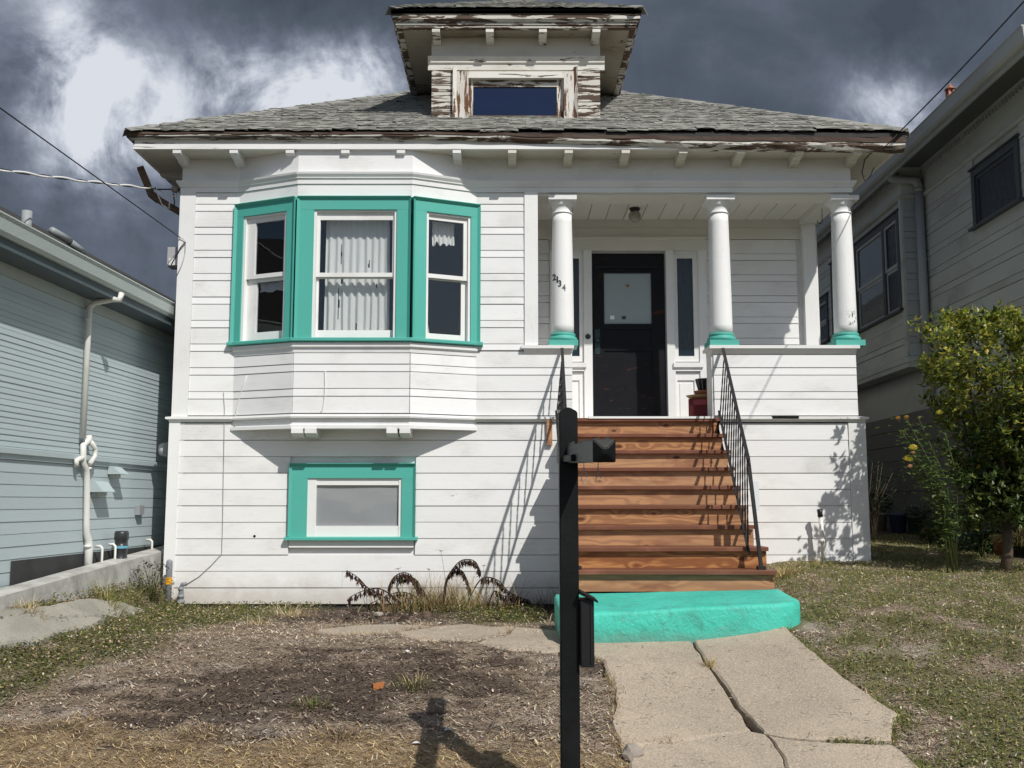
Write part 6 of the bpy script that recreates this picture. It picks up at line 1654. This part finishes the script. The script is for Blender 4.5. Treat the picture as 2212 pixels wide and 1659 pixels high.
for k in range(170000):
    y = 5.3 + 8.5*rs.random()**1.1; x = rs.uniform(-.545, .545)*y
    if abs(x) > 5.4 or (y > 10.7 and x < 3.9) or (.3 < x < 2.3 and y > 7.6) or x < -3.9: continue
    gr, dk, st = tone_masks(x, y)
    if y > 8.2 and x > 2.3: gr = max(gr, .75)
    if rs.random() > gr*1.1*(.7 if x < 1.2 else 1) or on_slab(x, y): continue
    z = gz_(x, y)
    if x > 1.3:
        c = rs.choice(GREEN) if rs.random() < .8 else rs.choice(STRAW[:4]+GOLD)
        if rs.random() < .55:
            lawn.blade((x, y, z-.003), rs.uniform(0, 6.28), rs.uniform(.025, .07), rs.uniform(.003, .006), rs.uniform(.3, 1.1), jit(c, .4, rs), 2, rs.uniform(.1, 1.0))
        else:
            a = rs.uniform(0, 6.28); d = Vector((math.cos(a), math.sin(a), rs.uniform(-.1, .6))).normalized(); u = Vector((-math.sin(a), math.cos(a), 0))
            lawn.leaf((x, y, z+rs.uniform(0, .03)), d, u, rs.uniform(.014, .032), rs.uniform(.010, .020), jit(c, .4, rs))
    else:
        for q in range(2):
            a = rs.uniform(0, 6.28); d = Vector((math.cos(a), math.sin(a), rs.uniform(-.1, .7))).normalized(); u = Vector((-math.sin(a), math.cos(a), 0))
            c = tuple(q_*.62 for q_ in rs.choice(GREEN[:3])) if rs.random() < .68 else rs.choice(STRAW[3:]+GOLD)
            hh = rs.uniform(.0, .05) * (1.6 if y > 8.5 else .8)
            cover.leaf((x+rs.uniform(-.02, .02), y+rs.uniform(-.02, .02), z+hh), d, u, rs.uniform(.016, .034), rs.uniform(.011, .020), jit(c, .4, rs))
# grass and straw creeping over the edges of the paving
for P_, rng, pal, n_ in ((SLABS[1], (1, 8), GREEN, 1500), (SLABS[3], (3, 6), GREEN, 700), (SLABS[0], (8, 14), GOLD+STRAW[2:5], 1100), (SLABS[2], (0, 2), GOLD+STRAW[2:5], 150), (SLABS[6], (0, 6), GOLD+STRAW[2:5], 500), (SLABS[4], (0, 8), GOLD+STRAW[2:5], 500), (DRIVE[1], (3, 8), GREEN[:3], 600)):
    for k in range(n_):
        i = rs.randint(rng[0], min(rng[1], len(P_))-1); a = Vector(P_[i]); b = Vector(P_[(i+1) % len(P_)]); t = rs.random()
        if fbm(lerp(a.x, b.x, t), lerp(a.y, b.y, t), 3.0, 3, 2.0) < -.15: continue
        p = a.lerp(b, t) + Vector((rs.gauss(0, .025), rs.gauss(0, .025)))
        lawn.blade((p.x, p.y, G(p.x, p.y)+.0), rs.uniform(0, 6.28), rs.uniform(.03, .085), rs.uniform(.0025, .005), rs.uniform(.5, 1.3), jit(rs.choice(pal), .3, rs), 3, rs.uniform(.1, .8))
tag(cover.build('ground_cover', 'leafy'), 'low dark green weeds spreading over the left side of the yard', 'weeds', None, 'stuff')
tag(lawn.build('lawn_grass', 'leafy'), 'short patchy green grass and clover covering the right side of the yard', 'grass', None, 'stuff')

def tuft(px, py, n, h, spread, pal, lab, cat='grass tuft', lean=(.1, .9), seed=1, w=(.003, .006), name='grass_tuft', off=0.0, droop=(.3, 1.4), group=None):
    r = random.Random(seed); p = ground_at(px, py); L = Leafs()
    for k in range(n):
        a = r.uniform(0, 6.28); q = spread*r.random()**.7; x = p.x + q*math.cos(a); y = p.y + q*math.sin(a)*.6
        L.blade((x, y, G(x, y)-.01+off), a + r.uniform(-.8, .8), h*r.uniform(.45, 1.1), r.uniform(*w), r.uniform(*lean), jit(r.choice(pal), .25, r), 4, r.uniform(*droop))
    o = L.build(name, 'straw' if pal is not GREEN else 'leafy'); tag(o, lab, cat, group); return p
YG = GREEN + GOLD[:2] + [(.22,.22,.07)]*3
tuft(232, 1303, 190, .27, .16, YG, 'spiky green and yellow grass tuft growing beside the left concrete curb', seed=3)
tuft(290, 1296, 60, .30, .12, YG, 'thin arching grass tuft between the curb and the house corner', seed=4, lean=(.3, 1.0))
tuft(62, 1322, 170, .16, .15, GOLD+STRAW[:3], 'straw coloured dead grass tuft at the far left by the curb', seed=5)
tuft(632, 1334, 260, .20, .20, GOLD+STRAW[:3], 'tangled golden dead grass clump at the foot of the wall left of the dark bed', seed=6, lean=(.2, 1.2))
tuft(560, 1352, 150, .15, .18, GOLD+STRAW[:3], 'flattened golden dead grass clump in front of the left wall', seed=7, lean=(.4, 1.3))
tuft(470, 1372, 90, .11, .20, GOLD+STRAW[:3], 'sparse pale dead grass among the weeds below the left wall', seed=8, lean=(.4, 1.3))
tuft(893, 1490, 200, .14, .13, DARK+GREEN[:2]+GOLD[:1], 'small dark green tuft right of the orange brick chip', seed=9)
tuft(672, 1530, 160, .10, .12, DARK+GREEN[:3]+GOLD[2:4], 'small olive tuft in the middle of the bare soil', seed=10)
tuft(450, 1590, 260, .11, .16, DARK+GOLD[:2], 'dark withered tuft in the straw near the bottom left', seed=11, lean=(.3, 1.2))
tuft(738, 1592, 220, .11, .15, DARK+GOLD[:3], 'dark withered tuft in the straw left of the post shadow', seed=12, lean=(.3, 1.2))
tuft(1100, 1600, 60, .09, .14, GOLD+DARK[2:], 'brown grass clump just left of the black post', seed=13, lean=(.3, 1.2))
tuft(1340, 1500, 120, .08, .16, GOLD+STRAW, 'dry grass fringe on the left edge of the paving', seed=14, lean=(.5, 1.4))
tuft(1345, 1560, 120, .08, .16, GOLD+STRAW, 'dry grass fringe at the broken lower corner of the paving', seed=15, lean=(.5, 1.4))
tuft(1536, 1446, 70, .12, .035, GOLD[:3]+GREEN[:1], 'dry grass sprouting from the gap between the two paving slabs', seed=16, lean=(.0, .7))
tuft(1692, 1246, 230, .22, .20, GOLD+[(.33,.33,.10)]*3, 'pale yellow dry grass tuft right of the bottom wooden step', seed=17, lean=(.2, 1.1))
tuft(1765, 1224, 110, .16, .20, GOLD+GREEN, 'yellow green grass tuft at the foot of the white water pipe', seed=18)
tuft(1830, 1210, 80, .14, .16, GOLD+GREEN, 'thin grass tuft at the lower right corner of the bungalow', seed=19)
tuft(1880, 1620, 90, .10, .18, GREEN, 'grey green weed creeping over the lower right paving slab', seed=20, lean=(.8, 1.5))
tuft(1185, 1352, 10, .26, .02, [(.55,.47,.3)], 'curled pale dry leaf standing left of the black post', seed=21, lean=(.1, .3), droop=(.8, 2.6), w=(.008, .012))
tuft(330, 1290, 60, .35, .14, DARK+GREEN[:2], 'dark leggy weed in the shade by the house corner', seed=22, lean=(.0, .6))
tuft(1400, 1374, 14, .20, .12, [(.3,.33,.1), (.4,.3,.14)], 'few thin grass stalks in front of the turquoise slab', seed=24, lean=(.0, .4), w=(.0025, .004))

# withered shrub against the wall
def W7(zx, zy, Y=10.35): return at(691.2 + zx*.2409, 1152 + zy*.2409, Y)
sh = thing('withered_shrub', W7(1000, 690, 10.3), 'withered shrub with arching stems and blackened drooping leaves against the white wall', 'shrub')
arcs = [[(1100,700),(1115,500),(1150,380),(1250,255),(1340,235),(1400,262),(1432,335)], [(1105,690),(1140,430),(1195,325),(1270,335),(1320,420),(1350,520)],
        [(760,660),(620,540),(650,410),(740,352),(820,372)], [(900,660),(840,560),(720,528),(600,560),(430,642)], [(640,640),(560,560),(430,490),(345,400),(240,333)],
        [(740,640),(560,505),(400,512),(260,577)], [(1300,680),(1400,470),(1480,395),(1600,425),(1690,520),(1850,598)], [(800,660),(690,480),(740,400),(830,398),(890,450),(915,545)],
        [(1500,680),(1560,520),(1640,560),(1760,570),(1880,600)], [(1000,690),(930,520),(880,480),(840,400)]]
for ai, a in enumerate(arcs):
    r = random.Random(ai); Y = 10.25 + .06*(ai % 4); P = [W7(x, y, Y + .03*i) for i, (x, y) in enumerate(a)]
    Q = []
    for i in range(len(P)-1):
        for k in range(4):
            t = k/4; p0 = P[max(i-1,0)]; p1 = P[i]; p2 = P[i+1]; p3 = P[min(i+2, len(P)-1)]
            Q.append(.5*((2*p1) + (p2-p0)*t + (2*p0-5*p1+4*p2-p3)*t*t + (3*p1-p0-3*p2+p3)*t*t*t))
    Q.append(P[-1]); m = MB(); m.tube(Q, [lerp(.009, .003, i/len(Q)) for i in range(len(Q))], 6); m.build('stem', M['dead_stem'], sh)
    L = Leafs(); n = len(Q)
    for i in range(int(n*.35), n):
        for k in range(6):
            p = Q[i] + Vector((r.uniform(-.01,.01), r.uniform(-.02,.02), 0)); a_ = r.uniform(0, 6.28)
            d = Vector((math.cos(a_)*.35, math.sin(a_)*.4, -1)).normalized(); u = Vector((math.sin(a_), -math.cos(a_), 0)).normalized()
            L.leaf(p, d, u, r.uniform(.05, .095), r.uniform(.016, .028), jit(r.choice([(.035,.022,.02), (.05,.03,.025), (.025,.02,.018), (.14,.085,.055), (.09,.05,.035)]), .3, r), .5, r.uniform(-.3, .4))
    L.build('withered_leaves', 'straw', sh)
r = random.Random(55); L = Leafs()
for k in range(420):
    x = W7(r.uniform(560, 1750), 690).x + r.gauss(0, .04); y = r.uniform(10.15, 10.5)
    L.blade((x, y, G(x, y)-.01), r.uniform(0, 6.28), r.uniform(.16, .52), r.uniform(.004, .009), r.uniform(.1, 1.1), jit(r.choice([(.10,.06,.04), (.16,.10,.06), (.06,.04,.03), (.26,.17,.09), (.34,.25,.14)]), .3, r), 6, r.uniform(.4, 2.6))
L.build('dry_stalks', 'straw', sh)
r = random.Random(5); L = Leafs(); cp = W7(1150, 700, 10.3)
for k in range(1000):
    x = r.gauss(W7(1090, 700).x, .30); y = r.uniform(10.15, 10.55)
    c = r.choice([(.36,.36,.13), (.50,.44,.22), (.26,.29,.09), (.60,.50,.30), (.40,.27,.13), (.20,.25,.08)])
    L.blade((x, y, G(x, y)-.01), r.uniform(0, 6.28), r.uniform(.15, .50), r.uniform(.005, .010), r.uniform(.0, .9), jit(c, .2, r), 5, r.uniform(.2, 1.5), jit((.42,.30,.17), .2, r))
tag(L.build('straw_clump', 'straw'), 'yellow green clump of long dry grass growing among the withered shrub', 'grass tuft')
for (a, b, lab) in (((1135,690,1085,160), 0, 'tall thin weed stalk with a brown seed head above the withered shrub'), ((985,650,975,325), 1, 'thin reddish weed stalk with a seed head left of the withered shrub top'),
                    ((1400,640,1470,292), 2, 'thin weed stalk with a red seed head right of the withered shrub'), ((740,640,700,320), 3, 'thin drooping weed stalk with brown seed heads over the left arching stems')):
    p0, p1 = W7(a[0], a[1], 10.4), W7(a[2], a[3], 10.45); m = MB(); mid = p0.lerp(p1, .5) + Vector((.02, 0, 0)); m.tube([p0, mid, p1], [.003, .0025, .0015], 5); w_ = m.build('weed_stalk', M['stem_green'], None); tag(w_, lab, 'weed')
    r = random.Random(b+40); L = Leafs()
    for k in range(26):
        a_ = r.uniform(0, 6.28); d = Vector((math.cos(a_), math.sin(a_)*.5, r.uniform(-.2, .5))).normalized(); L.leaf(p1, d, Vector((-d.y, d.x, 0)).normalized(), r.uniform(.015, .06 if k < 6 else .025), .005, jit((.16,.07,.04), .3, r))
    L.build('seed_head', 'straw', w_)
r = random.Random(77); tw = Leafs(); p = at(1178, 1290, 10.4)
for k in range(170):
    x = p.x + r.gauss(0, .11); y = r.uniform(10.2, 10.6); tw.blade((x, y, G(x, y)), r.uniform(0, 6.28), r.uniform(.1, .34), .004, r.uniform(0, .9), jit((.07,.05,.04), .3, r), 4, r.uniform(-.6, 1))
tag(tw.build('dead_twigs', 'straw'), 'tangle of dead brown twigs in the corner beside the steps', 'twigs')
# yellow flowers of the weeds by the steps
for i, (x, y) in enumerate(((1117,1322),(1136,1318),(1160,1306),(1088,1332),(1150,1330),(560,1345),(395,1370),(290,1368))):
    p = ground_at(x, y+8); h = .09 if i < 5 else .03; L = Leafs(); r = random.Random(i)
    L.blade((p.x, p.y, p.z), 0, h+.02, .004, .05, (.09,.13,.04), 2, .1)
    for k in range(9):
        a_ = k*.7; d = Vector((math.cos(a_), math.sin(a_), .4)).normalized(); L.leaf((p.x, p.y, p.z+h), d, Vector((-d.y, d.x, 0)).normalized(), .014, .009, jit((.75,.6,.05), .1, r))
    tag(L.build('yellow_flower', 'petal'), 'tiny yellow wildflower among the low weeds of the yard', 'flower', 'tiny yellow wildflowers in the yard')

# stones, chip, litter
def stone(p, s, mat, lab=None, cat=None, group=None, seed=0, flat=.6, name='stone'):
    bm = bmesh.new(); bmesh.ops.create_icosphere(bm, subdivisions=2, radius=1); r = random.Random(seed)
    for v in bm.verts:
        k = 1 + .28*noise.noise(v.co*1.4 + Vector((seed*3.1, 0, 0))) + .1*noise.noise(v.co*4 + Vector((seed, 0, 0)))
        v.co = Vector((v.co.x*k*s*r.uniform(.98, 1.02), v.co.y*k*s*.85, v.co.z*k*s*flat)) + Vector(p)
    me = bpy.data.meshes.new(name); bm.to_mesh(me); bm.free(); me.materials.append(M[mat]); o = link(name, me); tag(o, lab, cat, group); return o
r = random.Random(8)
for k in range(34):
    px = r.uniform(720, 1110); py = r.uniform(1322, 1350); p = ground_at(px, py)
    stone((p.x, p.y, p.z+.005), r.uniform(.018, .05), r.choice(['dark_earth', 'dark_earth', 'weathered_wood']), 'dark crumbly clod of earth in the bed below the white wall', 'clod', 'earth clods in the bed along the wall', k, .7, 'earth_clod')
p = ground_at(1367, 1640); stone((p.x, p.y, p.z+.03), .06, 'stone', 'pale broken lump of concrete at the lower left corner of the paving', 'stone', None, 90, .8)
p = ground_at(818, 1334); stone((p.x, p.y, p.z+.03), .045, 'stone', 'small pale stone lying in the dark bed under the withered shrub', 'stone', None, 91, .5)
p = ground_at(815, 1490); m = MB(); m.box(-.03, .035, -.02, .02, -.01, .028); m.v = [(a+(.012 if c > 0 and a > 0 else 0), b, c-(.01 if a < 0 else 0)) for a, b, c in m.v]
tag(m.build('brick_chip', M['brick_chip'], None, Matrix.Translation(p + Vector((0,0,.012))) @ Matrix.Rotation(.3, 4, 'Z')), 'small orange brick chip lying on the bare soil', 'brick')
for i, (x, y, s, lab) in enumerate(((968, 1580, .022, 'small white scrap of paper near the top of the post shadow'), (880, 1412, .02, 'small white scrap on the soil below the path'), (900, 1611, .03, 'crumpled pale plastic scrap inside the post shadow'), (950, 1350, .02, 'white scrap at the edge of the narrow path'))):
    p = ground_at(x, y); m = MB(); m.add([(-s, -s*.6, .0), (s, -s*.5, .008), (s*.8, s*.6, .004), (-s*.7, s*.5, .012), (0, 0, .016)], [(0,1,4),(1,2,4),(2,3,4),(3,0,4)])
    tag(m.build('paper_scrap', M['paper'], None, Matrix.Translation(p + Vector((0,0,.008))) @ Matrix.Rotation(i*1.3, 4, 'Z')), lab, 'litter')
r = random.Random(21); L = Leafs()
for k in range(110):
    px = r.uniform(1300, 1950); py = r.uniform(1375, 1650); p = ground_at(px, py)
    if not on_slab(p.x, p.y): continue
    a = r.uniform(0, 3.14); l = r.uniform(.006, .028); w = r.uniform(.0015, .003); dx, dy = math.cos(a)*l, math.sin(a)*l; z = p.z + .042
    L.quad((p.x-dx, p.y-dy, z), (p.x+dx, p.y+dy, z+.002), (p.x+dx-dy*w/l, p.y+dy+dx*w/l, z+.004), (p.x-dx-dy*w/l, p.y-dy+dx*w/l, z+.003), jit(r.choice(DARK+GOLD[1:4]), .3, r))
tag(L.build('twig_litter', 'straw'), 'scattered twigs and dry bits lying on the paving slabs', 'litter', None, 'stuff')

# ------------------------------------------------------------------ citrus tree on the right
def crown(L, r, center, f_rad, ntip, nleaf, size, colf, zr):
    cx, cy, cz = center; tips = []
    for k in range(ntip):
        z = r.uniform(*zr); a = r.uniform(0, 6.28); q = r.random()**.4; rx, ry = f_rad(z, a)
        tips.append(Vector((cx + math.cos(a)*rx*q, cy + math.sin(a)*ry*q, cz + z)))
    for t in tips:
        out = (t - Vector((cx, cy, cz - .3))).normalized(); ax = (out + Vector((r.uniform(-.5,.5), r.uniform(-.5,.5), r.uniform(0,.8)))).normalized()
        for k in range(nleaf):
            s = r.random(); p = t - ax*(s*.16); a = r.uniform(0, 6.28)
            side = ax.orthogonal().normalized(); side = Matrix.Rotation(a, 3, ax) @ side
            d = (side*.9 + ax*r.uniform(-.1, .9) + Vector((0, 0, -.15))).normalized(); u = d.cross(Vector((0, 0, 1)) + side*.3).normalized()
            L.leaf(p, d, u, r.uniform(*size), r.uniform(*size)*.5, colf(r, t, s), r.uniform(.1, .35), r.uniform(-.1, .35))
    return tips
r = random.Random(31)
cc = (4.98, 9.95, ZE + .72); gb = G(4.9, 9.9)
tree = thing('citrus_tree', (4.9, 9.9, gb), 'leafy citrus tree with glossy yellow green top beside the grey house', 'tree')
def rad(z, a):
    k = interp(z, [(-1.35,.5),(-.33,.56),(.13,.64),(.45,.84),(.7,.93),(1.0,.9),(1.24,.5)]); w = 1 + .16*math.sin(a*3+z*4) + .1*math.sin(a*5-z*7)
    return 1.05*k*w, .75*k*w
def colf(r, t, s):
    top = sstep(ZE+.3, ZE+1.3, t.z + r.uniform(-.5, .4))
    if r.random() < top*.75: c = r.choice([(.36,.37,.055), (.28,.31,.05), (.46,.42,.09), (.20,.25,.045)])
    else: c = r.choice([(.07,.11,.028), (.09,.14,.035), (.055,.09,.028), (.14,.18,.04)])
    return jit(c, .25, r)
L = Leafs(); tips = crown(L, r, cc, rad, 900, 16, (.06, .10), colf, (-1.0, 1.24)); L.build('crown', 'leaf_gloss', tree)
m = MB(); base = Vector((4.85, 9.95, gb-.05)); fork = base + Vector((.05, 0, .55)); m.tube([base, base.lerp(fork, .5)+Vector((.02,0,0)), fork], [.06,.05,.045], 9); m.build('trunk', M['bark'], tree)
for k in range(16):
    t = tips[k*31 % len(tips)]; m = MB(); mid = fork.lerp(t, .5) + Vector((r.uniform(-.1,.1), r.uniform(-.1,.1), .1)); m.tube([fork, mid, t], [.03, .016, .006], 6); m.build('branch', M['bark'], tree)
# rose bush
ros = thing('rose_bush', (4.12, 9.6, G(4.12, 9.6)), 'slender rose bush with yellow blooms in front of the grey house', 'shrub')
r = random.Random(12); b0 = Vector((4.32, 9.9, G(4.32, 9.9)))
YR = 9.65; fl = [(1973,972,.05,0),(1962,996,.055,0),(1940,906,.03,1),(1958,904,.03,1),(1950,935,.022,1),(1985,905,.018,1),(1972,980,.025,2),(1966,1010,.03,2),(2030,895,.04,0)]
L = Leafs()
for i, (x, y, s, ty) in enumerate(fl):
    p = at(x, y, YR + .05*(i % 3)); mid = b0.lerp(p, .55) + Vector((.12, 0, .08)); m = MB(); m.tube([b0 + Vector((r.uniform(-.08,.08), 0, 0)), mid, p], [.008, .005, .0025], 6); m.build('stem', M['stem_green'], ros)
    for k in range(95):
        t = r.uniform(.2, .97); q = (b0.lerp(mid, t*2) if t < .5 else mid.lerp(p, t*2-1)) + Vector((r.gauss(0, .055), r.gauss(0, .05), r.gauss(0, .04))); a = r.uniform(0, 6.28)
        d = Vector((math.cos(a), math.sin(a), r.uniform(-.5, .4))).normalized(); L.leaf(q, d, Vector((-d.y, d.x, 0)).normalized(), r.uniform(.045, .075), r.uniform(.03, .048), jit(r.choice([(.07,.12,.035), (.10,.16,.045), (.15,.20,.06)]), .3, r))
    F_ = Leafs()
    col = [(.78,.68,.12), (.55,.33,.08), (.75,.45,.25)][ty]
    for ring in range(3):
        for k in range(6):
            a = k*1.05 + ring*.5; tilt = [.25, .8, 1.5][ring]; d = Vector((math.cos(a), math.sin(a), tilt)).normalized(); F_.leaf(p, d, Vector((-d.y, d.x, 0)).normalized(), s*1.15, s*1.15, jit(col, .12, r), .4, -.25)
    F_.build('bloom', 'petal', ros)
L.build('leaves', 'leafy', ros)
def plant(px, py, h, w, n, lab, pal, size=(.03, .05), seed=0, name='potted_plant', base_h=0.0, cat='plant', Yover=None):
    p = ground_at(px, py); r = random.Random(seed); z0 = p.z + base_h; L = Leafs()
    o = thing(name, (p.x, p.y, z0), lab, cat)
    for k in range(7):
        a = k*.9; t = Vector((p.x + w*.5*math.cos(a), p.y + w*.4*math.sin(a), z0 + h*r.uniform(.6, .95))); m = MB(); m.tube([(p.x, p.y, z0), ((p.x+t.x)/2+.01, (p.y+t.y)/2, lerp(z0, t.z, .6)), t], [.007, .005, .003], 5); m.build('stem', M['stem_green'], o)
    for k in range(n):
        a = r.uniform(0, 6.28); zz = r.uniform(.12, 1); q = r.random()**.5*(.5+.5*math.sin(zz*3)); c = Vector((p.x + math.cos(a)*w*q, p.y + math.sin(a)*w*.8*q, z0 + h*zz))
        d = Vector((math.cos(a), math.sin(a), r.uniform(-.6, .6))).normalized(); L.leaf(c, d, Vector((-d.y, d.x, 0)).normalized(), r.uniform(*size), r.uniform(*size)*.8, jit(r.choice(pal), .3, r))
    L.build('leaves', 'leafy', o); return p
def flowerpot(px, py, h, rt, mat, lab, cat='pot', square=False):
    p = ground_at(px, py); n = 4 if square else 20; a0 = math.pi/4 if square else 0
    m = MB(); k = 1.3 if square else 1; m.lathe([(rt*.72*k, -.01), (rt*.95*k, h*.86), (rt*1.06*k, h*.87), (rt*1.06*k, h), (rt*.93*k, h), (rt*.9*k, h*.8)], (p.x, p.y, p.z), n, a0)
    if square: m.sm = [False]*len(m.sm)
    o = m.build('plant_pot', M[mat], None); tag(o, lab, cat)
    m = MB(); m.lathe([(rt*.88*k, h*.82), (.005, h*.85)], (p.x, p.y, p.z), n, a0, False); m.build('potting_soil', M['dark_earth'], o); return p
DG = [(.05,.10,.04), (.08,.13,.05), (.04,.08,.035)]
flowerpot(1898, 1146, .26, .14, 'ceramic', 'dull grey pot at the corner of the bungalow, leftmost of the row of pots')
plant(1898, 1146, .30, .20, 330, 'bushy dark green plant in the leftmost grey pot by the bungalow corner', DG, (.04, .06), 2, base_h=.22)
flowerpot(1941, 1152, .28, .13, 'plastic_blue', 'dark blue pot second from the left along the grey wall')
flowerpot(1981, 1154, .25, .13, 'plastic_green', 'dark green pot with silvery leaves, right of the dark blue pot')
plant(1981, 1154, .18, .14, 80, 'pale silvery leaved plant in the dark green pot', [(.22,.25,.22), (.3,.33,.3), (.1,.14,.09)], (.06, .10), 4, base_h=.22)
p = ground_at(2010, 1160); m = MB(); m.tube([(p.x-.12, p.y, p.z+.02), (p.x-.04, p.y-.02, p.z+.10), (p.x+.06, p.y-.02, p.z+.08), (p.x+.13, p.y-.04, p.z+.01)], [.05,.06,.05,.035], 8); tag(m.build('driftwood', M['weathered_wood'], None), 'curved piece of reddish driftwood lying between the pots', 'wood')
p = ground_at(2053, 1168); m = MB(); m.box(-.09, .09, -.06, .06, -.02, .13); m.box(-.05, .05, -.064, -.06, .03, .10); tag(m.build('concrete_block', M['curb'], None, Matrix.Translation(p) @ Matrix.Rotation(.2, 4, 'Z')), 'small grey concrete block between the driftwood and the blue planter', 'block')
flowerpot(2096, 1187, .22, .14, 'plastic_blue', 'dark blue square planter in front of the citrus tree', square=True)
plant(2096, 1187, .48, .20, 420, 'small leaved bush growing in the blue square planter', DG+[(.1,.12,.04)], (.022, .04), 6, base_h=.18)
plant(2035, 1170, .45, .22, 360, 'geranium with round leaves left of the blue square planter', DG+[(.12,.17,.07)], (.03, .05), 7, base_h=.05)
flowerpot(2136, 1193, .24, .10, 'plastic_black', 'black plastic pot between the blue planter and the clay pot')
flowerpot(2166, 1198, .22, .12, 'terracotta', 'brown clay pot under the citrus tree at the right edge')
def spiky(px, py, n, h, lab, seed, pal):
    r = random.Random(seed); p = ground_at(px, py); L = Leafs()
    for k in range(n): L.blade((p.x + r.gauss(0, .03), p.y + r.gauss(0, .03), p.z + .15), r.uniform(0, 6.28), h*r.uniform(.6, 1.1), r.uniform(.010, .018), r.uniform(.1, .9), jit(r.choice(pal), .3, r), 5, r.uniform(.6, 2.0))
    tag(L.build('spider_plant', 'leafy'), lab, 'plant')
spiky(2172, 1190, 70, .45, 'spiky arching spider plant over the clay pot at the right edge', 5, [(.08,.11,.04), (.14,.16,.06), (.05,.07,.03)])
spiky(2205, 1210, 60, .5, 'brownish strappy plant at the far right edge of the yard', 6, [(.12,.09,.04), (.10,.11,.04), (.2,.15,.07)])
p = at(2180, 1062, 9.9); m = MB(); m.lathe([(.07*math.sin(k*math.pi/8)+.001, -.07*math.cos(k*math.pi/8)) for k in range(9)], (p.x, 9.4, p.z), 14); tag(m.build('gazing_ball', M['silver'], None), 'shiny silvery ball ornament among the plants at the right edge', 'ornament')
p = at(1880, 1020, 12.3); r = random.Random(9); L = Leafs(); bsh = thing('twiggy_shrub', (p.x, 12.4, G(p.x, 12.4)), 'thin twiggy shrub in deep shade behind the right corner of the bungalow', 'shrub')
for k in range(9):
    t = Vector((p.x + r.uniform(-.05, .30), 12.4 + r.uniform(-.2, .2), G(p.x, 12.4) + r.uniform(.6, 1.15))); m = MB(); m.tube([(p.x+.05, 12.4, G(p.x, 12.4)), ((p.x+t.x)/2, 12.4, G(p.x, 12.4)+.5), t], [.008, .006, .003], 5); m.build('stem', M['bark'], bsh)
    for q in range(26):
        c = t + Vector((r.gauss(0, .07), r.gauss(0, .07), r.uniform(-.3, .06))); a = r.uniform(0, 6.28); d = Vector((math.cos(a), math.sin(a), r.uniform(-.3, .3))).normalized(); L.leaf(c, d, Vector((-d.y, d.x, 0)).normalized(), .05, .03, jit((.04,.06,.03), .3, r))
L.build('leaves', 'leafy', bsh)
for k, (x, y, h, w, lab) in enumerate(((2075, 1192, .35, .18, 'low leafy weed between the blue planter and the citrus trunk'), (2120, 1205, .40, .22, 'bushy green plant at the foot of the citrus tree'), (2200, 1200, .55, .28, 'tall leafy plant at the far right edge under the citrus tree'), (2010, 1176, .30, .2, 'low dark leafy plant in front of the driftwood'))):
    plant(x, y, h, w, 300, lab, DG + [(.12,.16,.05)], (.03, .05), 30+k, 'leafy_plant')
# weeds in the shaded gap by the left curb
plant(325, 1300, .4, .22, 260, 'dark bushy weed in the shaded strip left of the bollard', [(.03,.045,.02), (.05,.055,.03), (.09,.07,.04)], (.02, .04), 14, 'bushy_weed')
